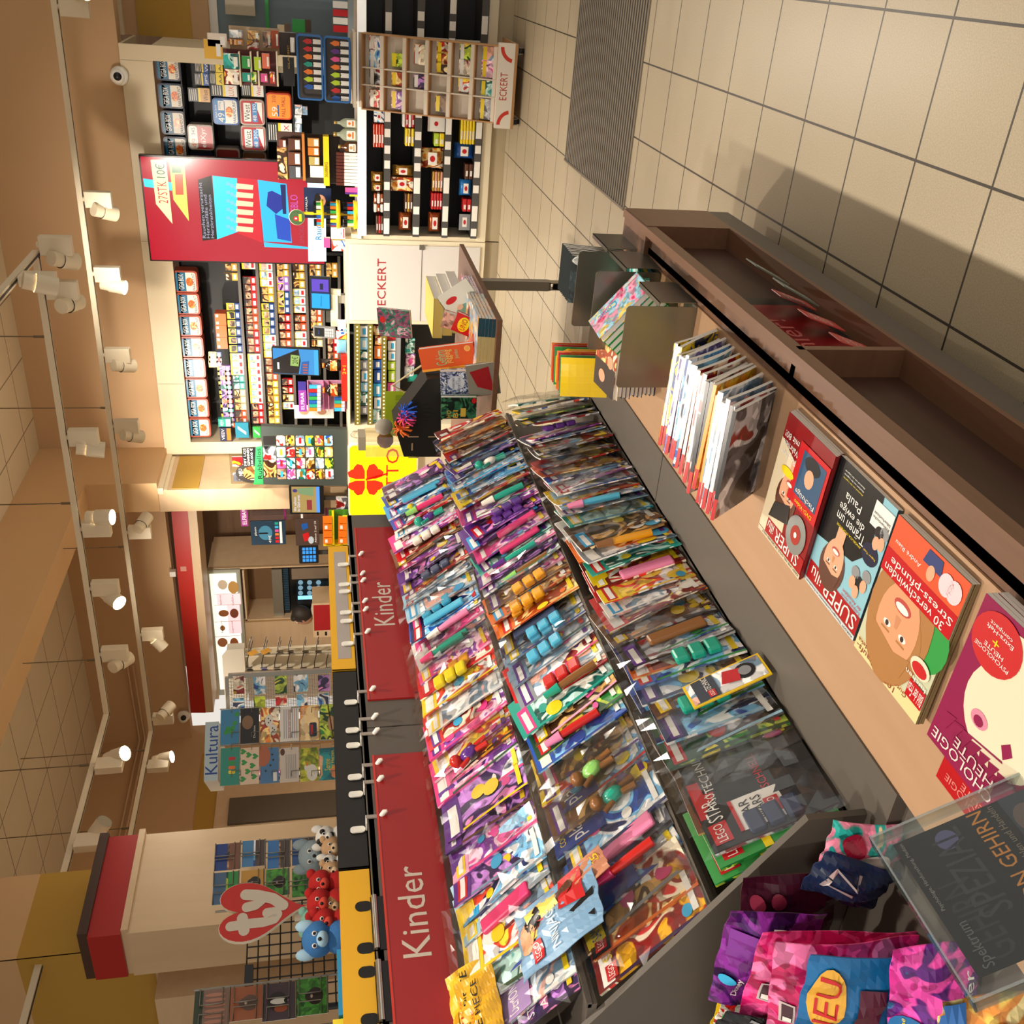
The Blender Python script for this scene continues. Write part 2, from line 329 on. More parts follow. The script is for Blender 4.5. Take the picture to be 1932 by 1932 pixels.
# ---------------------------------------------------------------- ceiling tracks and spotlights
TW=M('#d9cbb0',.45); SLOT=M('#2a2520',.6); WIRE=M('#6b5a40',.5)
def track(label,pts,wires):
    e=empty('lighting_track',pts[0],label=label,cat='track')
    b=L(e); s=L(e)
    for a,c in zip(pts,pts[1:]):
        a,c=Vector(a),Vector(c); d=(c-a).normalized(); n=Vector((-d.y,d.x,0))*.02
        for (k,z0,z1,mm,hw) in ((b,0,.036,TW,1),(s,-.002,.0,SLOT,.35)):
            q=n*hw; k.add([a-q+Vector((0,0,z0)),a+q+Vector((0,0,z0)),c+q+Vector((0,0,z0)),c-q+Vector((0,0,z0)),a-q+Vector((0,0,z1)),a+q+Vector((0,0,z1)),c+q+Vector((0,0,z1)),c-q+Vector((0,0,z1))],
              [(0,1,2,3),(7,6,5,4),(0,4,5,1),(1,5,6,2),(2,6,7,3),(3,7,4,0)],mm)
    b.build('rail',e); s.build('slot',e)
    for w in wires:
        k=L(e); k.tube([(w[0],w[1],w[2]+.036),(w[0],w[1],4.15)],.004,WIRE,5); k.tube([(w[0],w[1],w[2]+.036),(w[0],w[1],w[2]+.10)],.009,WIRE,6); k.build('suspension_wire',e)
    return e
ZT=3.07
track('long white lighting track in front of the tobacco cabinet, nearer the wall',[(1.5,7.5,ZT),(-6.42,7.15,ZT),(-6.42,2,ZT)],[(onY(*zf(0,600,350)(1150,935),7.4).x,7.4,ZT),(onY(*zf(0,900,350)(1340,725),7.3).x,7.3,ZT),(-6.42,6.9,ZT),(-6.42,6.0,ZT)])
track('white lighting track bending above the postcard stands, nearer the camera',[(-1.70,6.03,ZT),(-5.06,5.85,ZT),(-5.0,2.2,ZT)],[(onY(*zf(0,600,350)(500,195),6).x,6,ZT),(onY(*zf(0,900,350)(780,272),5.95).x,5.95,ZT),(onY(*zf(0,1200,350)(1030,245),5.9).x,5.9,ZT),(-5.03,5.3,ZT)])
track('short white lighting track running over the magazine rack',[(-1.70,6.05,ZT),(-1.70,-1.5,ZT)],[(-1.7,4.2,ZT)])
LENS=M('#fff6e6',.3,emit=26); 
def spot(x,y,side,aim,lit,label,energy=60,size=1.0,flip=1,rot=0,trackp=None,axis='X'):
    "driver box hanging from the track and a tilting drum lamp beside it; (x,y) photo position of the box on the track"
    e=empty('track_spotlight',(x,y,ZT),label=label,cat='spotlight',group='track spotlights')
    ex,ey=(.055,.03) if axis=='X' else (.03,.055)
    b=MB(); b.box(-ex,ex,-ey,ey,-.19,-.012,TW,.004); b.build('driver_box',e)
    b=MB(); b.tube([(0,0,-.012),(0,0,.004)],.018,TW,8); b.build('track_adapter',e)
    d=Vector(aim).normalized(); off=Vector((side*.085,0,-.13)) if axis=='X' else Vector((0,side*.085,-.13))
    b=MB(); b.tube([(0,0,-.12),off],.012,TW,8); b.build('bracket',e)
    h=off-d*.07; k=off+d*.07
    b=MB(); b.tube([off-d*.085,off-d*.025],.045,TW,18); b.tube([off-d*.025,off+d*.085],.052,TW,20,caps=False); 
    b.build('lamp_drum',e)
    b=MB(); a=d.orthogonal().normalized(); c=d.cross(a); cc=off+d*.083
    b.add([cc+(a*math.cos(2*math.pi*i/20)+c*math.sin(2*math.pi*i/20))*.049 for i in range(20)],[list(range(20))],LENS if lit else M('#8a8478',.3)); b.build('lens',e,label='glowing lens' if lit else None)
    if energy:
        ld=bpy.data.lights.new('spot','SPOT'); ld.energy=energy; ld.color=(1,.90,.77); ld.spot_size=R_(95); ld.spot_blend=.7; ld.shadow_soft_size=.045
        lo=bpy.data.objects.new('lamp_light',ld); COL.objects.link(lo); lo.parent=e
        z=-d; xx=z.orthogonal().normalized(); yy=z.cross(xx); o=off+d*.10
        lo.matrix_basis=Matrix(((xx.x,yy.x,z.x,o.x),(xx.y,yy.y,z.y,o.y),(xx.z,yy.z,z.z,o.z),(0,0,0,1)))
    return e
def onT2(x,y): X=onY(x,y,7.45).x; return X,7.5+(X-1.5)*(.35/7.92)
def onT1(x,y): X=onY(x,y,5.95).x; return X,6.03+(X+1.7)*(.18/3.36)
T2L=[(118,12,1,1,'lit white spotlight at the photo edge above the right end of the tobacco cabinet',(.2,-.75,-.8)),
 (168,370,0,-1,'white spotlight above the right half of the red screen',(-.3,.6,-.7)),
 (185,508,1,-1,'lit white spotlight above the left edge of the red screen',(-.1,-.25,-1)),
 (207,657,0,-1,'white spotlight above the second box from the left group of blue tobacco tubs',(-.25,.6,-.7)),
 (223,787,0,-1,'white spotlight above the left end of the tobacco cabinet',(-.4,.6,-.7)),
 (245,980,0,1,'round backed white spotlight left of the pillar on the rear track',(.2,.9,-.35)),
 (268,1165,1,-1,'lit white spotlight on the rear track in front of the red bakery band',(-.8,-.3,-.7)),
 (288,1317,0,1,'white spotlight on the rear track beside the dome camera',(.1,.85,-.5))]
for x,y,lit,sd,lab,aim in T2L:
    X,Yy=onT2(x,y); spot(X,Yy,sd,aim,lit,lab,95)
p=onX(284,1446,-6.42); spot(-6.42,p.y,1,(.3,-.1,-1),1,'lit white spotlight after the bend of the rear track',90,axis='Y')
T1L=[(95,470,0,-1,'white spotlight at the track corner behind another lamp',(-.3,.7,-.6)),
 (95,553,0,-1,'white spotlight left of the track corner, drum turned to the cabinet',(-.1,.95,-.4)),
 (136,827,1,-1,'lit white spotlight on the front track above the pillar edge',(-.2,.15,-1)),
 (162,995,1,1,'lit white spotlight on the front track just past the ceiling beam',(.1,-.2,-1)),
 (182,1103,1,-1,'lit white spotlight facing the camera on the front track',(-.1,-.75,-.75)),
 (198,1222,0,-1,'white spotlight on the front track next to the last lamp before the bend',(-.15,.8,-.5))]
for x,y,lit,sd,lab,aim in T1L:
    X,Yy=onT1(x,y); spot(X,Yy,sd,aim,lit,lab,95)
p=onX(190,1445,-5.02); spot(-5.02,p.y,1,(.55,-.3,-.85),1,'lit white spotlight on the front track above the red and white heart sign',90,axis='Y')
p=onX(156,1590,-5.0); spot(-5.0,p.y,1,(.8,.2,-.6),0,'white spotlight half hidden behind the brown top of the tall cabinet',90,axis='Y')
spot(-1.70,5.55,-1,(-.3,.3,-.9),1,'lit white spotlight at the near side of the track corner',60,axis='Y')
spot(-1.70,4.3,-1,(.15,-.2,-1),1,'lit white spotlight cut by the top edge of the photo',75,axis='Y')
for y in (2.9,1.7,.6,-.5): spot(-1.70,y,-1,(.12,.1,-1),1,'lit white spotlight over the magazine rack',75,axis='Y')
# dome cameras
def dome(c,n,label):
    e=empty('dome_camera',c,label=label,cat='security camera')
    n=Vector(n).normalized(); x=n.orthogonal().normalized(); y=n.cross(x); Mx=Matrix(((x.x,y.x,n.x,0),(x.y,y.y,n.y,0),(x.z,y.z,n.z,0),(0,0,0,1)))
    b=MB(Mx); b.lathe([(0,0),(.075,0),(.07,.03),(.055,.05)],WHITE); b.build('base',e)
    b=MB(); b.ball((n*.05)[:],.058,WHITE,16); b.build('housing',e)
    f=(Vector((0,0,CZ))-Vector(c)).normalized(); x=f.orthogonal().normalized(); y=f.cross(x); o=n*.05+f*.045
    b=MB(Matrix(((x.x,y.x,f.x,o.x),(x.y,y.y,f.y,o.y),(x.z,y.z,f.z,o.z),(0,0,0,1)))); b.lathe([(.032,0),(.03,.016),(0,.018)],BLACK); b.build('lens',e)
dome(onY(226,143,8.98),(0,-1,.2),'white dome camera with black lens on the cream tobacco cabinet')
dome(onY(347,1349,9.15),(0,-1,0),'white dome camera on the wall beside the red bakery band')
# world: dim warm interior fill from the open shop behind the camera
w=bpy.data.worlds.new('world'); SC.world=w; w.use_nodes=True; bg=w.node_tree.nodes['Background']; bg.inputs[0].default_value=(1,.93,.84,1); bg.inputs[1].default_value=.62
# ---------------------------------------------------------------- magazine rack
rk=empty('magazine_rack',(-1.4,2,0),label='long grey and brown magazine rack with stepped tiers and red signs',cat='rack')
Y0,Y1=-.6,3.22; YT=3.72
b=L(rk); b.box(-2.6,-.775,Y0,3.13,0,.09,M('#3a2a20',.6)); b.build('kick_plate',rk)
b=L(rk); b.box(-2.6,-.70,Y0,3.2,.09,.165,RACK); b.build('base_panel',rk)
b=L(rk); b.box(-.78,-.697,Y0,2.96,.165,.18,WBR); b.build('lower_board',rk)
b=L(rk); b.box(-.785,-.765,Y0,2.96,.18,.44,WBRD); b.build('niche_back',rk)
b=L(rk); b.box(-.80,-.698,2.96,3.2,.165,.455,WBR); b.build('end_panel',rk)
for y in (1.875,.62,-.5): b=L(rk); b.box(-.77,-.700,y,y+.022,.18,.44,WBRX); b.build('partition',rk)
b=L(rk); b.box(-.725,-.70,Y0,3.2,.425,.462,WBR); b.box(-.80,-.725,Y0,3.2,.425,.44,WBR); b.build('front_board',rk)
b=L(rk); b.box(-1.29,-.80,.62,3.22,.40,.445,DECK); b.build('deck',rk)
b=L(rk); b.box(-1.46,-1.29,1.13,2.525,.40,.45,RACK); b.box(-1.46,-1.29,2.53,3.34,.40,.45,RACK); b.build('deck_strip',rk)
TIER=[(-1.45,.45),(-1.69,.70),(-1.93,.95),(-2.17,1.18)]
for (xa,za),(xb,zb) in zip(TIER,TIER[1:]):
    b=L(rk); b.box(xb-.06,xa,1.2,YT,za-.02,za,RACK); b.build('tier_board',rk)
    b=L(rk); b.box(xb-.07,xb-.055,1.2,YT,za,zb-.001,RACK); b.build('tier_riser',rk)
for (xa,za) in TIER[1:3]:
    b=L(rk); b.box(xa-.012,xa+.006,1.2,YT,za-.008,za+.004,RACK); b.build('tier_lip',rk)
for ya,yb in ((1.0,2.362),(2.367,YT)):
    b=L(rk); b.box(-2.20,-2.17,ya,yb,1.13,1.375,RACK); b.box(-2.62,-2.17,ya,yb,1.36,1.378,RACK); b.build('header_panel',rk)
b=L(rk); b.box(-2.62,-2.60,1,YT,0,1.36,RACK); b.build('back_panel',rk)
# sloping divider at the near end of the children's tiers
b=L(rk); P=[(-1.40,.40),(-1.40,.575),(-2.2,1.09),(-2.2,.4)]; vs_=[(x,1.185,z) for x,z in P]+[(x,1.2,z) for x,z in P]
b.add(vs_,[(0,1,2,3),(7,6,5,4),(0,4,5,1),(1,5,6,2),(2,6,7,3),(3,7,4,0)],RACK); b.build('divider_panel',rk)
b=L(rk); b.box(-2.6,-.8,Y0,1.18,.38,.42,RACK); b.build('bin_floor',rk)
# red header signs
def kinder(ya,yb,tx0,tx1,z0,z1,label):
    e=empty('header_sign',(-2.165,(ya+yb)/2,1.27),label=label,cat='sign')
    b=L(e); b.box(-2.17,-2.163,ya,yb,1.182,1.352,M('#9c1a1a',.32)); b.build('red_plate',e)
    b=L(e); b.M=b.M@FACE_AISLE(-2.1625,0,0); b.text('Kinder',tx0,z0,tx1,z1,0,M('#cdbfb0',.45)); b.build('lettering',e)
    b=L(e); b.M=b.M@FACE_AISLE(-2.162,0,0)
    b.rect(ya,1.346,yb,1.352,0,M('#c9301c',.3)); 
    for yy in (ya+.02,yb-.02): b.ell(yy,1.19,.004,.004,.0005,BLACK,8)
    b.build('edge_strip',e)
def kz(y0,y1): return onX(760,y0,-2.1625).y,onX(760,y1,-2.1625).y
a=onX(752,1778,-2.1625); c=onX(790,1632,-2.1625); z0=onX(813,1710,-2.1625).z; z1=onX(752,1710,-2.1625).z
kinder(1.11,2.233,onX(790,1805,-2.1625).y,c.y,z0+.012,z1,'red Kinder sign on the near half of the magazine rack')
kinder(2.492,3.60,onX(720,1180,-2.1625).y,onX(720,1098,-2.1625).y,onX(741,1140,-2.1625).z,onX(703,1140,-2.1625).z,'red Kinder sign on the far half of the magazine rack')
# ---------------------------------------------------------------- helpers for goods on a vertical plane facing the camera side
def FB(e,Y): b=L(e) if e else MB(); b.M=b.M@FACE_CAM(0,Y,0); return b     # local x=X, y=Z, z=towards the customer
def prect(b,Y,x0,y0,x1,y1,z,m,r=0):
    a,c,d,e=rY(Y,x0,y0,x1,y1)
    return b.rrect(a,d,c,e,r,z,m) if r else b.rect(a,d,c,e,z,m)
def ppoly(b,Y,pts,z,m): return b.poly([(lambda p:(p.x,p.z))(onY(x,y,Y)) for x,y in pts],z,m)
def ptext(b,Y,t,x0,y0,x1,y1,z,m,keep=False,rot=0):
    a,c,d,e=rY(Y,x0,y0,x1,y1); return b.text(t,a,d,c,e,z,m,rot,keep)
ART=[art(p,s) for p,s in [(['#f4d23a','#e0402a','#ffffff','#2a62b8'],9),(['#d8282a','#f6e9d0','#8a1418','#f2b21c'],8),(['#1f4fa8','#7fc4ee','#ffffff','#12275c'],9),(['#e8549a','#ffd0e4','#8c3fa8','#ffffff'],9),
 (['#2f8f3c','#c8e04a','#0f4a24','#f4e04a'],9),(['#6b3a8c','#c98ae0','#2c1650','#f08ac8'],9),(['#7a4a26','#d8a860','#3a2010','#f0d8a8'],8),(['#101014','#54545c','#c8c8cc','#8a1a1a'],8),
 (['#2aa8a0','#c8f0e8','#116058','#f4f4e8'],8),(['#f08a24','#ffd98a','#a83c10','#fff4d8'],8),(['#39302c','#8a6a50','#c89878','#1a1412'],10),(['#c8d4dc','#ffffff','#7a98b0','#e8b0a0'],8)]]
SKIN=M('#d9a078',.4); PRW=M('#f2efe8',.3); PBK=M('#16161a',.3); PRD=M('#c41f24',.3); PYE=M('#f6d81e',.3); PBL=M('#1d56a8',.3); PGN=M('#2f9a46',.3); PPK=M('#e8549c',.3); PPU=M('#5d2a86',.3); POR=M('#ee7a22',.3); PCY=M('#39a9d8',.3); PTE=M('#1f9a88',.3); PGR=M('#8d8f92',.35); PBR=M('#5a3420',.35); PGD=M('#c9962e',.25,.6); PLG=M('#b8d62e',.35)
# ---------------------------------------------------------------- tobacco cabinet
CY=9.0
cab=empty('tobacco_cabinet',(-2.66,9.3,0),label='wide cream tobacco cabinet with a black interior along the back wall',cat='cabinet')
CRM=M('#dccbaa',.5); INS=M('#0d0c0d',.5)
b=L(cab); b.box(-4.5,-.82,9.0,9.02,2.745,2.995,CRM); b.box(-4.5,-.82,9.02,9.78,2.97,2.995,CRM); b.build('top_fascia',cab)
b=L(cab); b.box(-4.5,-4.37,9.0,9.6,0,2.745,CRM); b.build('side_stile',cab)
b=L(cab); b.box(-.935,-.82,9.0,9.78,0,2.745,CRM); b.build('side_stile',cab)
b=L(cab); b.box(-4.37,-.935,9.4,9.42,0,2.745,INS); b.build('back_panel',cab)
b=L(cab); b.box(-2.50,-2.47,9.05,9.4,0,2.745,INS); b.build('divider',cab)
b=L(cab)
for X in (-3.75,-2.4,-.94): b.box(X-.001,X+.001,8.998,9.0,2.75,2.99,M('#8d7c5c',.6))
b.build('fascia_joint',cab)
def tub(Y,px,frame_m,draw,label,group=None,dep=.14,par=None):
    a,c,d,e=rY(Y,*px); w,h=c-a,e-d; o=empty('tobacco_tub',((a+c)/2,Y+.01,d),label=label,cat='tobacco tub',group=group)
    b=MB(FACE_CAM(0,0,0)); b.prism(rr_pts(-w/2,0,w/2,h,.03),-dep,-.008,frame_m); b.prism(rr_pts(-w/2+.006,.006,w/2-.006,h-.006,.026),-.008,0,frame_m); b.build('tub_body',o)
    k=MB(FACE_CAM(0,0,0)); draw(k,w,h); k.build('printed_lid',o); return o
SUNM=art(['#f0a03a','#e8682a','#f6d07a'],20)
def giga(k,w,h):
    k.rrect(-w/2+.014,.016,w/2-.014,h-.016,.02,.001,M('#efe6d6',.35)); k.rect(-w/2+.014,h*.5,w/2-.014,h-.036,.0016,M('#14688e',.35)); k.rrect(-w/2+.014,h-.06,w/2-.014,h-.016,.018,.0016,M('#14688e',.35))
    k.text('GIGA BOX',-w/2+.03,h*.58,w/2-.03,h*.80,.0022,PRW); k.ell(0,h*.34,w*.2,h*.15,.0022,SUNM); k.text('PARAMOUNT',-w/2+.022,h*.10,w/2-.022,h*.23,.003,M('#22405e',.4))
BLT=M('#1b2a4a',.35); RDT=M('#b0492f',.35)
for i,pxs in enumerate([(293,106,340,153),(298,158,346,205),(303,210,350,255),(309,259,354,305)]):
    tub(9.04,pxs,BLT,giga,'navy rimmed blue and white tobacco tub, %s from the right end of the top row'%nth(i),'tobacco tubs in the top row')
tx=[onY(352+i*3.35,511+i*39.6,9.04).x for i in range(9)]
z0=rY(9.04,329,511,374,551); z7=rY(9.04,354,790,396,826)
xs=[z0[1]+(z7[0]-z0[1])*i/8 for i in range(9)]
for i in range(8):
    zb=(z0[2]+z7[2])/2; zt=(z0[3]+z7[3])/2; o=empty('tobacco_tub',((xs[i]+xs[i+1])/2,9.05,zb),label='red rimmed blue and white tobacco tub, %s to the left of the red screen'%nth(i),cat='tobacco tub',group='tobacco tubs in the top row')
    w=abs(xs[i+1]-xs[i])-.008; h=zt-zb
    k=MB(FACE_CAM(0,0,0)); k.prism(rr_pts(-w/2,0,w/2,h,.03),-.14,-.004,RDT); k.build('tub_body',o); k=MB(FACE_CAM(0,0,0)); giga(k,w,h); k.build('printed_lid',o)
# other tubs in the right bay
def west(t2):
    def f(k,w,h):
        k.rrect(-w/2+.012,.012,w/2-.012,h-.012,.022,.001,M('#b3161c',.3)); k.poly([(-w/2+.02,.02),(w/2-.02,.02),(w/2-.02,h*.38),(0,h*.24)],.0015,PRW); k.rrect(-w*.36,h*.55,w*.36,h*.84,.008,.0018,PRW); k.text('West',-w*.3,h*.59,w*.3,h*.81,.0024,PBK)
        k.rect(-w*.36,h*.29,w*.36,h*.5,.002,M('#3f8fd0',.3)); k.text(t2,-w*.33,h*.33,w*.33,h*.47,.0026,PRW)
    return f
def blue49(k,w,h):
    k.rrect(-w/2+.012,.012,w/2-.012,h-.012,.022,.001,PRW); k.rrect(-w/2+.012,h*.52,w/2-.012,h-.012,.02,.0015,M('#1a7ac4',.3)); k.text('49',-w*.4,h*.55,-w*.05,h*.8,.0022,PRW); k.rect(.01,h*.55,w*.4,h*.78,.002,PRW); k.text('230g',.02,h*.66,w*.36,h*.76,.0024,M('#1a7ac4',.3))
    k.text('GIGA BOX',-w*.25,h*.84,w*.25,h*.9,.0022,PRW); k.ell(0,h*.36,w*.2,h*.14,.002,SUNM); k.text('PARAMOUNT',-w*.42,h*.1,w*.42,h*.22,.0024,M('#22405e',.4))
def pall(k,w,h):
    k.rrect(-w/2+.012,.012,w/2-.012,h-.012,.022,.001,M('#f59a2e',.3)); k.text('59',-w*.38,h*.55,-w*.02,h*.78,.002,PRW); k.rect(-w*.38,h*.5,w*.05,h*.56,.0018,PBL); k.text('310',.03,h*.6,w*.4,h*.76,.002,PRD); k.text('PALL MALL',-w*.38,h*.25,w*.38,h*.4,.002,PRD)
def elix(k,w,h):
    k.rrect(-w/2+.012,.012,w/2-.012,h-.012,.022,.001,M('#b3161c',.3)); k.rrect(-w/2+.012,h*.62,w/2-.012,h-.012,.02,.0015,PRW); k.text('49',-w*.4,h*.66,-w*.05,h*.86,.002,POR); k.text('345',.02,h*.7,w*.38,h*.84,.002,PBK); k.text('eliXyr',-w*.38,h*.25,w*.38,h*.5,.002,PRW)
def plain(m): return lambda k,w,h: k.rrect(-w/2+.014,.014,w/2-.014,h-.014,.02,.001,m)
GRT=M('#b9a99a',.35)
tub(9.04,(401,186,450,236),M('#0f5cae',.3),blue49,'bright blue tobacco tub with a big 49 price in the right bay')
tub(9.04,(452,188,499,237),GRT,west('48 190'),'upper of the two red and white tobacco tubs in the right bay')
tub(9.04,(454,238,502,286),GRT,west('68 300'),'red and white tobacco tub nearer the red screen in the right bay')
tub(9.04,(502,176,550,226),M('#e0481c',.3),pall,'bright orange tobacco tub at the bottom of the right bay')
tub(9.04,(354,236,403,284),GRT,elix,'red tobacco tub with a white top band beside the top row')
tub(9.1,(406,280,453,310),GRT,plain(M('#8a2a26',.3)),'grey and red tub half hidden by the red screen')
tub(9.1,(456,286,503,315),GRT,plain(M('#8a5a3a',.3)),'brown tub half hidden by the red screen')
tub(9.1,(358,285,403,312),M('#1b2440',.3),plain(M('#1b2440',.3)),'dark navy tub half hidden behind the red screen frame')
# pouches and small packs in the right bay
def goods(Y,px,dep,mats,name,cat,label,group=None,kind='box',draw=None,sit=None):
    a,c,d,e=rY(Y,*px); w,h=abs(c-a),e-d; cx=(a+c)/2
    b=MB(FACE_CAM(0,0,0))
    if kind=='box':
        b.box(-w/2,w/2,0,h,-dep,0,mats[-1]); b.rect(-w/2,0,w/2,h,.0006,mats[0])
    else:
        n=8; vs_=[];fs=[]
        for sgn in (1,-1):
            o=len(vs_)
            for j in range(n+1):
                for i in range(n+1):
                    u,v=i/n*2-1,j/n*2-1; t=(max(0,(1-u*u)*(1-v**4)))**.55; s=1-.06*(1-abs(v))*0; wob=.04*math.sin(9*v+i)*(abs(u)>.95)
                    vs_.append((u*w/2*(1-.05*math.cos(v*1.5))+wob*w*.3,(v+1)/2*h,sgn*t*dep/2-dep/2))
            fr=[]
            for j in range(n):
                for i in range(n): q=o+j*(n+1)+i; f=(q,q+1,q+n+2,q+n+1); fs.append(f if sgn>0 else f[::-1])
        b.add(vs_,fs,mats[0],True)
    if draw: draw(b,w,h)
    o=b.build(name); o.location=(cx,Y,d if sit is None else sit); return props(o,label,cat,group)
FOILS=M('#caa24a',.22,.8)
def pouch_draw(brand,m1,m2,mt):
    def f(b,w,h):
        for i in range(4): b.rect(-w*.4,h*(.9-i*.09),w*.4,h*(.93-i*.09),.001,PRW)
        b.rect(-w/2,h*.45,w/2,h*.55,.001,PYE); b.rect(-w/2,0,w/2,h*.45,.001,m1); b.text(brand,-w*.4,h*.12,w*.4,h*.32,.002,mt)
    return f
for px,br,m1,mt,lab in [((355,166,397,192),'West',M('#e0a85a',.3),PBK,'gold tobacco pouch with black warning lines on the top right shelf'),((367,113,396,137),'VW',PBL,PRW,'blue and black tobacco pouch at the right edge of the cabinet'),((367,138,396,161),'JPS',PBL,PRW,'blue and black tobacco pouch next to the leaning pouch'),
   ((395,113,420,136),'AA',PYE,PBK,'yellow and black tobacco pouch in the stack by the right stile'),((395,137,422,160),'AA',PYE,PBK,'second yellow and black pouch in the stack by the right stile'),((398,160,447,182),'LUX',PRW,POR,'tall black and white pouch with an orange sun'),
   ((455,160,497,182),'West',PRW,PRD,'tall pouch with red lettering beside the card display'),((504,232,551,268),'FOX',PRW,PRD,'black and white pouch with a red animal below the orange tub')]:
    goods(9.06,px,.05,[PBK,PBK],'tobacco_pouch','tobacco pouch',lab,'tobacco pouches in the right bay',draw=pouch_draw(br,m1,None,mt))
for i,px in enumerate([(556,198,570,216),(556,217,569,233),(556,234,569,251),(571,201,580,217)]):
    goods(9.06,px,.03,[ART[11],PRW],'cigarette_pack','cigarette pack','small white pack, %s from the right under the orange tub'%nth(i),'white packs under the orange tub')
b=L(cab)
for x in (347,399,450.5,501,552):
    z=onY(x,230,9.04).z; b.box(-2.47,-.94,9.05,9.4,z-.012,z-.002,INS)
b.build('shelf_right_bay',cab,)
# ---- left bay: rows of cigarette packs
zL=zf(300,480,400)
rows=[(640,755),(800,915),(950,1065),(1092,1205),(1235,1345),(1370,1490),(1525,1635)]
def rowz(r): a=onY(*zL(r[0]+0,800),9.05).z; c=onY(*zL(r[1],800),9.05).z; return c,a
PK=[]
PKC=[(M('#1f3f78',.3),ART[10]),(M('#b3161c',.3),ART[10]),(M('#d8a23a',.3),ART[6]),(PRW,ART[11]),(M('#c4461c',.3),ART[10]),(M('#c9b48a',.3),ART[6]),(M('#8a5fb0',.3),ART[5]),(M('#2f8f88',.3),ART[8])]
PKN=['navy','red','gold','white','orange','beige','violet','teal']
def packmesh(i,w,h):
    lo,pic=PKC[i]; b=MB(FACE_CAM(0,0,0)); b.box(-w/2,w/2,0,h,-.022,0,lo); b.rect(-w/2,h*.42,w/2,h,.0005,PYE if i%3==0 else PBK); b.rect(-w/2+.004,h*.45,w/2-.004,h*.86,.001,pic); b.rect(-w*.3,h*.1,w*.3,h*.3,.001,PRW if i!=3 else PRD); return b.mesh('cigarette_pack')
PH=.118
PKM=[packmesh(i,.068,PH) for i in range(8)]
def pack(i,X,Z,label,group,Y=9.06,tilt=0):
    o=bpy.data.objects.new('cigarette_pack',PKM[i]); COL.objects.link(o); o.location=(X,Y,Z); o.rotation_euler=(tilt,0,0); return props(o,label,'cigarette pack',group)
rowseg=[[(75,250,[2]),(440,900,[0]),(905,1550,[3,7,5,4])],[(75,130,[3]),(205,480,[1]),(485,900,[4,1]),(910,1550,[3,3,1])],[(80,440,[3,2]),(445,1550,[0,3,4,2,2])],[(80,200,[2]),(200,335,[6]),(340,540,[0]),(545,850,[1,4]),(1130,1420,[1,5,3])],[(80,540,[2,3]),(550,850,[4,3])],[(80,200,[2]),(500,680,[4,2]),(700,850,[5])],[(80,210,[2]),(760,960,[1,4])]]
pitch=.0765; bsh=L(cab)
for ri,(r,segs) in enumerate(zip(rows,rowseg)):
    zb,zt=rowz(r); bsh.box(-4.35,-2.5,9.05,9.4,zb-.03,zb-.004,INS); bsh.box(-4.35,-2.5,9.035,9.05,zb-.028,zb-.002,M('#57524c',.4))
    n=0
    for ya,yb,cs in segs:
        xr=onY(zL(r[0],ya)[0],zL(0,ya)[1],9.05).x; xl=onY(zL(r[0],yb)[0],zL(0,yb)[1],9.05).x; k=max(1,round((xr-xl)/pitch))
        for j in range(k):
            ci=cs[min(len(cs)-1,int(j*len(cs)/k))]; n+=1
            pack(ci,xr-(j+.5)*(xr-xl)/k,zb,'%s cigarette pack, %s from the right in shelf row %s of the left bay'%(PKN[ci],nth(n-1),ORD[ri]),'cigarette packs in the left bay')
# top loose rows: orange cartons and slim violet packs
bsh.build('shelf_left_bay',cab)
for i,(ya,yb) in enumerate([(540,645),(648,755),(757,860)]):
    goods(9.08,(zL(510+i*8,0)[0],zL(0,ya)[1],zL(612+i*6,0)[0],zL(0,yb)[1]),.12,[M('#e8641e',.35),M('#b8480f',.35)],'tobacco_carton','carton','bright orange carton, %s from the right on the top shelf of the left bay'%ORD[i],'orange cartons',draw=lambda b,w,h:(b.rect(w*.2,h*.7,w*.42,h*.92,.001,PRW),b.rect(-w*.42,h*.7,-w*.2,h*.92,.001,PRW)))
z8a=onY(*zL(650,1250),9.06).z
for i in range(13):
    y=1025+i*42; p=zL(560+i*3.5,y); a,c,d,e=rY(9.06,p[0],p[1],zL(648+i*3.5,0)[0],zL(0,y+39)[1]); ci=[6,6,4,6,7][i%5]
    pack(ci,(a+c)/2,d,'%s slim pack, %s from the right in the raised row above the first shelf'%(PKN[ci],nth(i)),'slim packs in the raised row')
for i in range(3):
    y=900+i*40; a,c,d,e=rY(9.06,zL(478,0)[0],zL(0,y)[1],zL(570,0)[0],zL(0,y+37)[1]); pack([0,3,6][i],(a+c)/2,d,'%s pack, %s of three standing above the slim row'%(PKN[[0,3,6][i]],ORD[i]),'three packs above the slim row')
# two vape packs at the left end
for i,(px,m,t) in enumerate([((zL(540,0)[0],zL(0,1500)[1],zL(655,0)[0],zL(0,1570)[1]),PTE,'VEEV'),((zL(555,0)[0],zL(0,1580)[1],zL(660,0)[0],zL(0,1700)[1]),M('#232a4a',.3),'VEEV')]):
    goods(9.0,px,.05,[m,m],'vape_box','box',['teal vape box at the left end of the slim pack row','navy and orange vape box at the left end of the slim pack row'][i],draw=lambda b,w,h:(b.text(t,-w*.4,h*.6,w*.4,h*.85,.001,PRW),b.rect(-w*.45,h*.05,w*.45,h*.4,.001,POR if i else PRW)))
for i,(px,m) in enumerate([((444,798,469,826),M('#1f7f98',.3)),((477,806,492,826),PGN)]):
    goods(8.98,px,.03,[m,m],'price_card','card',['teal price card left of the tobacco shelves','green price card left of the tobacco shelves'][i],draw=lambda b,w,h:b.poly([(-w*.3,h*.2),(-w*.1,h*.2),(w*.3,h*.8),(w*.1,h*.8)],.001,PRW))
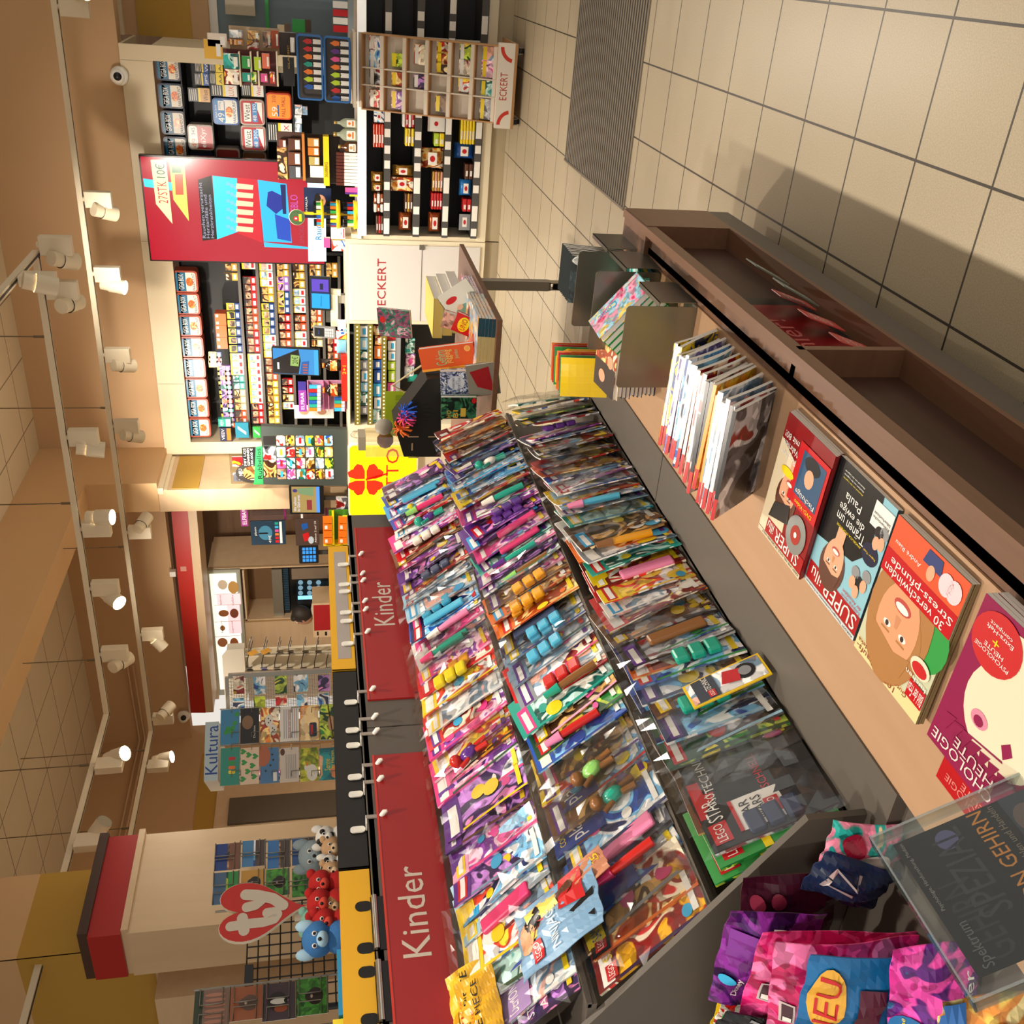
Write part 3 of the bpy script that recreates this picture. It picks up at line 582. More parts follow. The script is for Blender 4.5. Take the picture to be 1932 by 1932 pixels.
# ---------------------------------------------------------------- big red advertising screen
TY=8.7
tv=empty('advertising_screen',(-2.04,8.72,1.41),label='tall red advertising screen for cigarettes above the counter',cat='screen')
def EM(h,s=1.0):
    k=('em',h,s)
    if k not in MC:
        m,nt,bs=newmat('screen'); bs.inputs['Base Color'].default_value=(.01,.01,.01,1); bs.inputs['Emission Color'].default_value=lin(h); bs.inputs['Emission Strength'].default_value=s; bs.inputs['Roughness'].default_value=.2; MC[k]=m
    return MC[k]
xl=onY(285,490,TY).x; xr=onY(265,295,TY).x; zt=onY(275,392,TY).z; zb=onY(612,495,TY).z
b=L(tv); b.box(xl-.012,xr+.012,TY+.002,TY+.06,zb-.012,zt+.012,M('#15110f',.3)); b.build('casing',tv)
b=L(tv); b.tube([((xl+xr)/2,TY+.07,0),((xl+xr)/2,TY+.07,1.6)],.03,BLACK); b.build('stand_post',tv)
b=FB(tv,TY); b.rect(xl,zb,xr,zt,.001,EM('#c8102e',.75))
Z4=zf(200,0,500)
def zp(pts): return [Z4(*p) for p in pts]
ppoly(b,TY,zp([(270,1300),(480,1330),(480,1390),(280,1360)]),.0015,EM('#35d8f0',.95))
ppoly(b,TY,zp([(325,1165),(437,1165),(485,1632),(365,1487)]),.002,EM('#e4f7a8',1.1))
ppoly(b,TY,zp([(458,1168),(570,1172),(605,1612),(492,1455)]),.002,EM('#d8e860',1.0)); ppoly(b,TY,zp([(478,1185),(548,1185),(550,1260),(482,1260)]),.0026,EM('#3a8a4a',.5)); ppoly(b,TY,zp([(500,1270),(560,1270),(566,1420),(508,1420)]),.0026,EM('#ee5a30',.9))
ptext(b,TY,'27STK',*Z4(378,1322),*Z4(447,1482),.003,EM('#d4143a',.9)); ptext(b,TY,'10€',*Z4(362,1195),*Z4(430,1295),.003,EM('#0d5a44',.5))
ppoly(b,TY,zp([(670,1310),(770,1278),(815,1740),(705,1755)]),.002,EM('#0c0608',.2))
for i,t in enumerate(['Rauchen verursacht','Herzanfälle und','Herzkrankheiten']): ptext(b,TY,t,*Z4(690+i*32,1330 if i==0 else 1420),*Z4(714+i*32,1735),.003,EM('#c8c0d8',.7))
ppoly(b,TY,zp([(775,1280),(955,1300),(960,1690),(810,1745)]),.0022,EM('#38d4f4',1.0)); ppoly(b,TY,zp([(930,1290),(1120,1310),(1140,1770),(960,1700)]),.002,EM('#e0182c',.85))
for i in range(6):
    for r in range(3): 
        x=890+r*28; y=1340+i*62+r*14; p=onY(*Z4(x,y),TY); b.ell(p.x,p.z,.016,.017,.003+r*.0006,EM('#7fd0f8',.9),10)
for i in range(6): y=1335+i*62; ppoly(b,TY,zp([(950,y),(1075,y+14),(1070,y+48),(948,y+40)]),.0045,EM('#f2e2b0',.95))
ppoly(b,TY,zp([(1105,1310),(1315,1340),(1355,1770),(1150,1760)]),.0024,EM('#28b8f0',1.0)); ppoly(b,TY,zp([(1180,1400),(1210,1390),(1290,1430),(1290,1520),(1240,1560),(1170,1500)]),.003,EM('#1030a8',.7)); ppoly(b,TY,zp([(1230,1560),(1340,1600),(1350,1760),(1250,1740)]),.003,EM('#1450c8',.8)); ppoly(b,TY,zp([(1270,1345),(1310,1345),(1315,1560),(1290,1560)]),.0031,EM('#081a70',.6))
ppoly(b,TY,zp([(1150,1765),(1470,1800),(1475,1815),(1155,1800)]),.0025,EM('#3ac0f0',1.0))
ptext(b,TY,'PUEBLO',*Z4(1345,1420),*Z4(1400,1600),.003,EM('#d860c8',.8)); ptext(b,TY,'SMOKE',*Z4(1410,1640),*Z4(1445,1770),.003,EM('#b04058',.8))
ppoly(b,TY,zp([(1468,1330),(1600,1330),(1606,1905),(1475,1905)]),.0035,EM('#c8f4fc',1.35)); ptext(b,TY,'Rauchen',*Z4(1525,1560),*Z4(1570,1745),.0045,EM('#1a8ad8',.6))
b.build('lit_picture',tv)
# ---------------------------------------------------------------- counters along the back
KY=7.86
CTW=M('#e4d8bc',.45); CTL=M('#efe9dc',.4)
cn=empty('counter_cabinet',(-2.38,8.15,0),label='cream counter cabinet with a white front panel lettered in red',cat='counter')
b=L(cn); b.box(-2.735,-2.035,7.86,8.5,.12,1.25,CTW); b.build('body',cn)
b=L(cn); b.box(-2.70,-2.07,7.845,7.86,.16,1.215,M('#d3cfcb',.4)); b.build('front_panel',cn)
b=L(cn); b.box(-2.70,-2.07,7.843,7.846,.635,.64,M('#6a645c',.5)); b.box(-2.10,-2.06,7.835,7.846,.62,.66,METAL); b.build('panel_joint',cn)
Z6=zf(600,400,400)
b=FB(cn,7.843); ptext(b,7.843,'ECKERT',*Z6(540,425),*Z6(618,850),0,M('#a0282c',.4)); b.build('lettering',cn)
b=L(cn); b.box(-2.73,-2.04,7.9,8.4,0,.12,M('#a89a80',.6)); b.build('plinth',cn)
# confectionery shelf unit
cf=empty('sweets_shelf',(-1.2,8.1,0),label='counter shelf of sweets with four black and white price rails',cat='shelf')
XL,XR=-2.03,-.25
b=L(cf); b.box(XL,XR,8.2,8.22,.12,1.12,INS); b.build('back_panel',cf)
b=L(cf); b.box(XL-.004,XL+.03,7.88,8.4,.12,1.2,CTW); b.build('side_panel',cf)
b=L(cf); b.box(XL,XR,7.86,8.45,1.125,1.15,CTL); b.build('worktop',cf)
b=L(cf); b.box(XL+.03,XR,7.845,7.86,1.085,1.15,M('#f2efe8',.35,emit=.35)); b.build('top_rail',cf,label='white lit top rail')
b=L(cf); b.box(XL,XR,7.87,8.4,.12,.19,CTW); b.box(XL,XR,7.9,8.4,0,.12,M('#b3a486',.6)); b.build('plinth',cf)
rz=[]
for x0,x1 in ((724,736),(780,793),(836,848),(892,904)):
    zt=onY(x0,350,7.86).z; zb_=onY(x1,350,7.86).z; rz.append(zt)
    b=L(cf); b.box(XL+.03,XR,7.86,8.2,zt-.012,zt-.002,M('#2a2724',.5)); b.build('shelf_board',cf)
    b=L(cf); b.box(XL+.03,XR,7.848,7.858,zb_,zt,M('#4d4b4a',.4)); X=XL+.05; random.seed(int(x0))
    while X<XR-.1:
        w=random.choice((.06,.06,.12)); b.box(X,X+w,7.846,7.8485,zb_+.004,zt-.002,PRW); X+=w+random.choice((.05,.06,.1))
    b.build('price_rail',cf)
Z2=zf(600,0,400)
def g2(z,box): return (*z(box[0],box[1]),*z(box[2],box[3]))
FG=M('#d8a44a',.2,.7); FR=M('#d63a1e',.25,.2); FB_=M('#a8542a',.22,.6)
SW=[]
def sweets(row,z,y0,y1,x0,kind,mats,label,n=1):
    "goods standing on shelf row, photo zoom rows x0 = upper edge"
    zt=rz[row]; a=onY(z(x0,0)[0],z(0,y1)[1],7.9); c=onY(z(x0,0)[0],z(0,y0)[1],7.9); w=c.x-a.x; h=a.z-zt
    for i in range(n):
        if kind=='bar':
            hh=h/n*.9; b=MB(); e=hh*.3; b.box(-w/2,w/2,-.0,.12,0,hh,mats[i%len(mats)],min(.006,hh*.3)); b.rect; o=b.build('sweet_bar'); o.location=(a.x+w/2,7.885,zt+i*h/n); props(o,label if n==1 else label+', %s from the bottom'%ORD[i],'sweets bar','sweets on the counter shelf')
            k=MB(FACE_CAM(0,0,0)); k.rect(-w*.3,hh*.25,w*.05,hh*.75,.001,PRW); k.build('label',o)
        else:
            px=(z(x0,0)[0],z(0,y0)[1],724,z(0,y1)[1]); b=None
            o=goods(7.9,(z(x0,0)[0],z(0,y0)[1],onp_x(zt,(z(0,y0)[1]+z(0,y1)[1])/2),z(0,y1)[1]),.07,mats,'sweet_'+kind,'sweets '+kind,label,'sweets on the counter shelf','bag' if kind=='bag' else 'box',draw=(lambda b,w,h:(b.rect(-w*.3,h*.3,w*.3,h*.7,.012 if kind=='bag' else .001,PRW),b.ell(0,h*.5,w*.15,h*.12,.013 if kind=='bag' else .002,PRD))),sit=zt)
def onp_x(z,y,Y=7.9):
    "photo x of height z on plane Y at photo row y"
    lo,hi=500,1000
    for _ in range(40):
        m=(lo+hi)/2
        if onY(m,y,Y).z>z: lo=m
        else: hi=m
    return lo
S=sweets
S(0,Z2,1010,1115,510,'box',[ART[2],PRW],'blue and white sweets box on the top shelf beside the book trolley')
S(0,Z2,1125,1340,500,'bar',[FR],'bright red foil bar in the stack on the top shelf',4)
S(0,Z2,1570,1665,485,'bag',[FG],'gold foil bag on the top shelf, right of its twin'); S(0,Z2,1668,1750,490,'bag',[FG],'gold foil bag on the top shelf, left of its twin')
S(0,Z2,1760,1850,505,'bar',[FB_,PRW],'brown wrapped bar on the top shelf',3); S(0,Z2,1855,1930,505,'bar',[PRW,FB_],'white wrapped bar on the top shelf',3); S(0,Z6,30,190,525,'bar',[PBR,PRD],'brown and red bar at the left end of the top shelf',3)
S(1,Z2,1030,1155,765,'bar',[PRD,PRW],'red and white bar beside the book trolley',4); S(1,Z2,1165,1330,790,'bar',[PYE,FG],'yellow bar on the second shelf',3)
S(1,Z2,1510,1610,680,'bag',[FG],'large golden bag with a tied top on the second shelf'); S(1,Z2,1615,1740,665,'box',[ART[9],FG],'golden sweets box on the second shelf'); S(1,Z2,1760,1930,785,'bar',[PBR,FG],'dark and gold bar on the second shelf',3); S(1,Z6,10,175,735,'bag',[FB_],'bronze foil bag at the left end of the second shelf')
S(2,Z2,1055,1200,1000,'box',[PRW,PRD],'white and red bar box on the third shelf'); S(2,Z2,1210,1330,1050,'bar',[PYE,PLG],'yellow and green bar on the third shelf',2); S(2,Z2,1350,1540,940,'bag',[ART[9]],'big yellow biscuit bag on the third shelf'); S(2,Z2,1560,1740,1035,'bar',[M('#e0a088',.25,.4),FG],'pink and gold bar on the third shelf',4); S(2,Z2,1755,1905,1025,'bar',[PRD],'glossy red bar on the third shelf',4); S(2,Z6,10,190,1005,'bag',[FB_],'copper coloured bag at the left end of the third shelf')
S(3,Z2,1085,1310,1290,'bar',[PYE],'yellow bar on the bottom shelf beside the book trolley',5); S(3,Z2,1305,1450,1245,'bag',[PBL],'blue bag with a white label on the bottom shelf'); S(3,Z2,1490,1630,1330,'bar',[PBR],'brown bar on the bottom shelf',2); S(3,Z2,1640,1790,1290,'bag',[M('#2a7ac4',.25)],'light blue bag on the bottom shelf'); S(3,Z2,1810,1925,1310,'bar',[PRD],'red bar on the bottom shelf',2); S(3,Z6,20,165,1285,'box',[PGR,PBK],'grey pack at the left end of the bottom shelf')
# lit vape shelf left of the panel
ls=empty('lit_shelf',(-3.2,8.1,0),label='cream shelf unit with three rows of tiny warm strip lights',cat='shelf')
LX,RX=-3.66,-2.74
b=L(ls); b.box(LX,RX,8.15,8.17,.1,1.2,INS); b.build('back_panel',ls)
b=L(ls); b.box(LX-.06,LX,7.86,8.4,.1,1.24,CTW); b.build('side_panel',ls)
b=L(ls); b.box(LX-.06,RX,7.87,8.45,1.225,1.245,CTW); b.build('worktop',ls)
Z5=zf(560,560,300); lz=[]
for i,(x0,x1) in enumerate(((669,679.5),(694,703),(720,729),(746,755))):
    zt=onY(x0,700,7.86).z; zb_=onY(x1,700,7.86).z; lz.append(zt)
    b=L(ls); b.box(LX,RX,7.87,8.15,zt-.012,zt,PGR); b.build('shelf_board',ls)
    b=L(ls); b.box(LX,RX,7.852,7.87,zb_,zt,M('#7d7433',.3) if i<3 else PGR); b.box(LX,RX,7.850,7.872,zt,zt+.004,CHROME)
    b.build('light_rail' if i<3 else 'price_rail',ls)
    if i<3:
        b=FB(ls,7.8505); n=26
        for k in range(n): b.ell(LX+.02+(RX-LX-.04)*k/(n-1),(zb_+zt)/2,.006,.006,0,M('#ffe9a8',.3,emit=4),8)
        b.build('strip_light',ls)
random.seed(5)
for r,(h,cs) in enumerate([(.085,[PRW,PCY,PRW,ART[11]]),(.10,[PRW,M('#8ecbe6',.3),ART[8],PGR]),(.12,[ART[9],POR,PBL,PCY,PRW,ART[8]]),(.12,[PRD,PRW,PLG,PPK,ART[0],PYE])]):
    X=RX-.03; k=0; zz=(lz[r] if r==0 else lz[r]) - (0 if r==0 else 0)
    base=lz[r]
    while X>LX+.08:
        w=random.uniform(.07,.12); m=cs[k%len(cs)] if r<2 else cs[min(len(cs)-1,int((RX-X)/(RX-LX)*len(cs)))]
        if r>0 or k<0:
            b=MB(FACE_CAM(0,0,0)); hh=min(h,(lz[r-1]-.04-base) if r else h)*random.uniform(.7,1); b.box(-w/2,w/2,0,hh,-.05,0,m); b.rect(-w*.3,hh*.2,w*.3,hh*.6,.001,PRW if m is not PRW else PCY); o=b.build('vape_pack'); o.location=(X-w/2,7.9,base+.0005)
            props(o,'small %s pack, %s from the right on lit shelf row %s'%(['blue','pale','bright','mixed colour'][r],nth(k),ORD[r]),'vape pack','packs on the lit shelf')
        X-=w+.012; k+=1
b=L(ls); b.box(LX,RX,7.9,8.15,.1,.16,INS); b.build('bottom_board',ls)
# pouches hanging in the dark lower part
for i,(x,y,w,m) in enumerate([(1320,510,190,ART[8]),(1325,700,150,ART[3]),(1310,850,150,ART[11]),(1350,950,90,PTE)]):
    px=(*Z5(x,y),*Z5(x+115,y+w)); goods(7.93,px,.03,[m,m],'snack_pouch','pouch',['mint green','pink brown','pale blue','dark teal'][i]+' pouch in the dark lower part of the lit shelf','pouches in the lit shelf','bag')
# left desk part and the yellow lottery sign
dk=empty('lottery_counter',(-4.2,8.15,0),label='cream end of the counter carrying the yellow lottery sign',cat='counter')
b=L(dk); b.box(-4.65,-3.73,7.90,8.5,.1,1.24,CTW); b.build('body',dk); b=L(dk); b.box(-4.65,-3.73,7.95,8.4,0,.1,M('#a89a80',.6)); b.build('plinth',dk)
b=FB(dk,7.897); p=onY(672,819,7.897); b.M=b.M; pts=[(p.x+.05*math.cos(t/12*6.283)*.7,p.z+.05*math.sin(t/12*6.283)) for t in range(13)]; b2=L(dk); b2.tube([(q[0],7.89,q[1]) for q in pts],.003,CHROME,5); b2.build('cable_loop',dk)
sg=empty('lottery_sign',(-4.22,7.85,.9),label='bright yellow LOTTO sign with a red clover on the counter front',cat='sign')
SY=7.84; a_,c_,d_,e_=rY(SY,657,838,760,975); d_=.62
b=FB(sg,SY); b.prism(rr_pts(a_,d_,c_,e_,.05),-.05,-.002,M('#f4ecd8',.35)); b.build('frame',sg)
b=FB(sg,SY); b.rrect(a_+.012,d_+.012,c_-.012,e_-.012,.045,0,M('#f3ea0a',.3,emit=.45)); b.build('yellow_face',sg)
CLR=M('#e0301a',.3,emit=.25)
b=FB(sg,SY)
cx=onY(690,905,SY); 
for ang in (0,90,180,270):
    t=R_(ang+45); ux,uz=math.cos(t),math.sin(t); px_,pz_=-uz,ux; r=.135
    pts=[(0.012,0),(.5*r,.42*r),(.95*r,.62*r),(1.25*r,.45*r),(1.22*r,.12*r),(1.15*r,0),(1.22*r,-.12*r),(1.25*r,-.45*r),(.95*r,-.62*r),(.5*r,-.42*r)]
    b.poly([(cx.x+ux*q[0]+px_*q[1],cx.z+uz*q[0]+pz_*q[1]) for q in pts],.001,CLR)
b.poly([(cx.x-.01,cx.z),(cx.x+.01,cx.z),(cx.x+.07,cx.z-.2),(cx.x+.05,cx.z-.2)],.001,CLR)
b.build('clover',sg)
b=FB(sg,SY); ptext(b,SY,'LOTTO',728,846,752,968,.001,CLR); b.build('lettering',sg)
# ---------------------------------------------------------------- magazines
PAPER=M('#e9e4da',.6)
def sheet(b,w,h,t,front,edge,n=6,fn=None):
    "magazine block: bent front and back, page edges"
    f=fn or (lambda u,v:0)
    V=[];F=[];m=n+1
    for s in (1,0):
        for j in range(m):
            for i in range(m): V.append((w*i/n,h*j/n,t*s))
    A=lambda i,j:j*m+i; B=lambda i,j:m*m+j*m+i
    b.fn=lambda p:(p[0],p[1],p[2]+f(p[0]/w,p[1]/h))
    b.add(V,[(A(i,j),A(i+1,j),A(i+1,j+1),A(i,j+1)) for j in range(n) for i in range(n)],front)
    o=len(b.v)-len(V)
    def more(fs,mm):
        i_=b.mi(mm)
        for q in fs: b.f.append([o+a for a in q]); b.fm.append(i_); b.sm.append(False)
    more([(B(i,j+1),B(i+1,j+1),B(i+1,j),B(i,j)) for j in range(n) for i in range(n)],front)
    more([(B(i,0),B(i+1,0),A(i+1,0),A(i,0)) for i in range(n)]+[(A(i,n),A(i+1,n),B(i+1,n),B(i,n)) for i in range(n)]+[(A(n,j),B(n,j),B(n,j+1),A(n,j+1)) for j in range(n)],edge)
    more([(B(0,j),A(0,j),A(0,j+1),B(0,j+1)) for j in range(n)],front)
def bendf(rn,k=1):
    a,c,d=rn.uniform(-.006,.012)*k,rn.uniform(0,.012)*k,rn.uniform(-.004,.004)*k
    return lambda u,v:a*4*(u-.5)**2-c*v*v+d*math.sin(5*v+2*u)
def stand(X,Y,z,yaw,lean,roll=0):
    "frame of a magazine whose lower left corner is at X,Y,z: yaw turns the right edge inwards, lean tips the top back"
    a,t=R_(yaw),R_(lean); wd=Vector((-math.sin(a),math.cos(a),0)); n0=Vector((math.cos(a),math.sin(a),0)); up=Vector((0,0,1))*math.cos(t)-n0*math.sin(t)
    Mx=frame((X,Y,z),wd,up)
    if roll: Mx=Mx@Matrix.Rotation(R_(roll),4,'Z')
    return Mx
TOYM=[M('#e9a21c',.25),M('#4fb4d8',.2),M('#5b2c86',.2),M('#e23a78',.25),M('#1fa38a',.25),M('#c8241f',.25),M('#f2e9dc',.3),M('#8a5a2c',.3),M('#3f4a66',.25),M('#f08ab4',.25),M('#8fd06a',.25),M('#d9c21c',.25)]
WRAP=film('#ffffff',.07,.12)
def toy(par,rn,w,h,t,kind=None,m=None,x=None,y=None):
    k=kind or rn.choice(['blocks','tube','slab','figure']); m=m or rn.choice(TOYM); b=MB(); x=x if x is not None else rn.uniform(.02,.07); y=y if y is not None else rn.uniform(.05,.11)
    if k=='blocks':
        for i in range(3): b.box(x,x+.055,y+i*.042,y+i*.042+.038,t+.001,t+.022,m,.007)
    elif k=='tube': b.tube([(x+.012,y-.02,t+.012),(x+.018,y+.06,t+.013),(x+.022,y+.10,t+.012)],[.012,.012,.010],m,10); b.tube([(x+.022,y+.10,t+.012),(x+.026,y+.15,t+.012)],[.014,.009],rn.choice(TOYM),10)
    elif k=='slab': b.box(x,x+.045,y-.03,y+.13,t+.001,t+.016,m,.006)
    else:
        b.ball((x+.03,y+.09,t+.016),.020,m,10); b.ball((x+.03,y+.045,t+.014),.024,rn.choice(TOYM),10,(1,1.3,.6)); b.tube([(x+.01,y+.05,t+.012),(x-.005,y+.08,t+.012)],.007,m,6); b.tube([(x+.05,y+.05,t+.012),(x+.065,y+.03,t+.012)],.007,m,6); b.tube([(x+.02,y+.02,t+.012),(x+.015,y-.02,t+.012)],.009,m,6); b.tube([(x+.04,y+.02,t+.012),(x+.045,y-.02,t+.012)],.009,m,6)
    return b.build('toy',par)
def wrap(par,rn,w,h,t,ex=.02):
    b=MB(); n=9; V=[];F=[]
    for j in range(n+1):
        for i in range(n+1):
            u,v=i/n,j/n; V.append((-ex+u*(w+2*ex),-.005+v*(h+ex*1.6),t+.006+.022*math.sin(math.pi*min(1,max(0,u)))**.5*math.sin(math.pi*v)**.5+rn.uniform(-.004,.004)))
    for j in range(n):
        for i in range(n): q=j*(n+1)+i; F.append((q,q+1,q+n+2) if (i+j)%2 else (q,q+1,q+n+1)); F.append((q,q+n+2,q+n+1) if (i+j)%2 else (q+1,q+n+2,q+n+1))
    b.add(V,F,WRAP); return b.build('plastic_wrap',par)
def lego(b,x,y,s,z): b.rrect(x,y,x+s,y+s*.8,s*.08,z,PRD); b.text('LEGO',x+s*.08,y+s*.2,x+s*.92,y+s*.62,z+.0008,PRW)
def mag(name,w,h,t,front,Mx,label,group,draw=None,rn=None,edge=PAPER,bend=1,cat='magazine'):
    rn=rn or random; b=MB(); fn=bendf(rn,bend); sheet(b,w,h,t,front,edge,6,fn)
    if draw: draw(b,w,h,t+.0007)
    b.fn=None; o=b.build(name,None,label=label,cat=cat,group=group); o.matrix_basis=Mx; return o
def gen_draw(rn,title,accent,strip):
    def f(b,w,h,z):
        b.rect(0,h*.80,w,h,z,title,4); b.rect(.006,h*.84,w*.62,h*.95,z+.0007,accent,2); b.rect(.012,h*.865,w*.5,h*.92,z+.0014,PRW,2)
        b.rect(0,0,.010,h*.8,z,strip,3)
        for i in range(rn.randint(2,4)):
            x,y,r=rn.uniform(.02,w-.04),rn.uniform(.03,h*.72),rn.uniform(.012,.03); b.ell(x,y,r,r*rn.uniform(.6,1.2),z+.0012+i*.0004,rn.choice([accent,strip,PRW,PYE,PPK,PCY]),12)
        b.rect(w*.1,h*.05,w*.6,h*.10,z+.002,rn.choice([PYE,PRW,accent]),2)
    return f
COLS={'purple':(PPU,ART[5]),'dark purple':(M('#2e1648',.3),ART[5]),'pink':(M('#ea3f8c',.3),ART[3]),'pale pink':(M('#f4a8c8',.3),ART[3]),'red':(M('#c8161c',.3),ART[1]),'dark red':(M('#6e1216',.3),ART[1]),'orange':(M('#e8701c',.3),ART[9]),
 'yellow':(M('#f6d21c',.3),ART[0]),'green':(M('#2f9a4a',.3),ART[4]),'teal':(M('#1fa08e',.3),ART[8]),'cyan':(M('#2fa4dc',.3),ART[2]),'pale blue':(M('#a8d4ea',.3),ART[11]),'blue':(M('#1f54b4',.3),ART[2]),'navy':(M('#14245a',.3),ART[2]),
 'brown':(M('#6b4426',.3),ART[6]),'black':(M('#17161a',.3),ART[7]),'grey':(M('#8c949c',.3),ART[11]),'white':(PRW,ART[11]),'dark green':(M('#1c4a2c',.3),ART[4]),'magenta':(M('#a01e6e',.3),ART[3]),'silver blue':(M('#8fb0cc',.25,.3),ART[11]),'maroon':(M('#5a1a34',.3),ART[5])}
CN=list(COLS)
def titled(base,f): 
    def g(b,w,h,z): base(b,w,h,z); f(b,w,h,z+.004)
    return g
def bigtext(t,m,x0,y0,x1,y1,plate=None):
    def f(b,w,h,z):
        if plate: b.rect(x0*w-.004,y0*h-.004,x1*w+.004,y1*h+.004,z,plate,2)
        b.text(t,x0*w,y0*h,x1*w,y1*h,z+.001,m)
    return f
random.seed(11)
def row(tier,base,cols,ya,yb,lean0,lean1,yaw0,yaw1,rowname,power=1.0,hs=(.275,.30),special={}):
    rn=random.Random(tier*17+3); N=len(cols); tot={}
    ts=[((i/(N-1))**power) for i in range(N)]
    for i,cn_ in enumerate(cols):
        s=ts[i]; Y=ya+(yb-ya)*s; lean=lean0+(lean1-lean0)*s+rn.uniform(-3,3); yaw=yaw0+(yaw1-yaw0)*s+rn.uniform(-3,3)
        sp=special.get(i,{}); solid,pic=COLS[cn_]
        w=rn.uniform(.195,.215); h=rn.uniform(*hs); t=rn.choice([.004,.005,.007])
        acc,st=COLS[rn.choice(['yellow','red','pink','cyan','white','purple'])][0],COLS[rn.choice(CN)][0]
        dr=gen_draw(rn,solid,acc,solid if rn.random()<.6 else st)
        if 'draw' in sp: dr=titled(dr,sp['draw'])
        lab=sp.get('label') or '%s children\'s magazine, %s from the near end of the %s'%(cn_,nth(i),rowname)
        Mx=stand(base[0]+rn.uniform(-.02,.006),Y,base[1]+.001,yaw,lean,rn.uniform(-4,4))
        o=mag('magazine',w,h,t,sp.get('front',pic),Mx,lab,'children\'s magazines on the '+rowname,dr,rn,edge=rn.choice([PAPER,PAPER,solid]))
        q=rn.random(); tk=sp.get('toy')
        if tk or q<.14: toy(o,rn,w,h,t+.008,*( (tk[0],TOYM[tk[1]]) if tk else (None,None)))
        if sp.get('wrap') or q>.66: wrap(o,rn,w,h,t)
A=lambda s:[x.strip() for x in s.split(',')]
t3=A('dark purple,white,purple,teal,blue,yellow,yellow,pale blue,pale blue,cyan,purple,pink,pale pink,orange,purple,purple,navy,cyan,pink,pink,red,pink,yellow,pink,red,white,orange,yellow,orange,red,pale pink,pink,teal,white,pink,navy,blue,navy,pale blue,red,pale blue,silver blue,red,purple,purple,cyan,magenta,brown,red,pink,magenta,white,red,blue,cyan,cyan,maroon,blue,maroon,grey')
row(3,TIER[2],t3,1.24,3.72,46,26,5,16,'top tier',1.05,special={
 0:dict(label='dark purple sticker album in a glossy bag, nearest on the top tier',draw=lambda b,w,h,z:(b.text('KPOP',w*.05,h*.80,w*.5,h*.9,z,PRW),b.text('STICKERS',w*.05,h*.45,w*.6,h*.53,z,PRW),b.text('ALBUM',w*.05,h*.3,w*.6,h*.38,z,PRW)),wrap=1),
 1:dict(label='white and lilac pop band magazine with large white block letters',draw=lambda b,w,h,z:(b.rect(0,h*.45,w,h,z,M('#a88ac0',.3),3),b.text('KPOP',w*.05,h*.72,w*.7,h*.92,z+.001,PRW),b.text('DEMON HUNTERS',w*.05,h*.58,w*.9,h*.69,z+.001,PRW))),
 50:dict(label='maroon magazine with curly white title near the far end of the top tier',draw=bigtext('Simsala',PRW,.05,.76,.7,.92,M('#7a1228',.3))),
 31:dict(toy=('tube',4)),32:dict(toy=('tube',4)),28:dict(toy=('blocks',0)),27:dict(toy=('blocks',11)),36:dict(toy=('blocks',1)),35:dict(toy=('slab',1)),54:dict(toy=('slab',1)),55:dict(toy=('slab',1))})
t2=A('dark red,orange,brown,blue,black,navy,blue,brown,blue,yellow,brown,blue,dark green,brown,teal,red,grey,red,silver blue,silver blue,silver blue,navy,orange,orange,orange,brown,pale pink,grey,purple,pink,teal,pink,dark purple,purple,purple,magenta,pink,black,yellow,blue,cyan,cyan,grey,blue,purple,navy,red,brown,brown,orange,dark red')
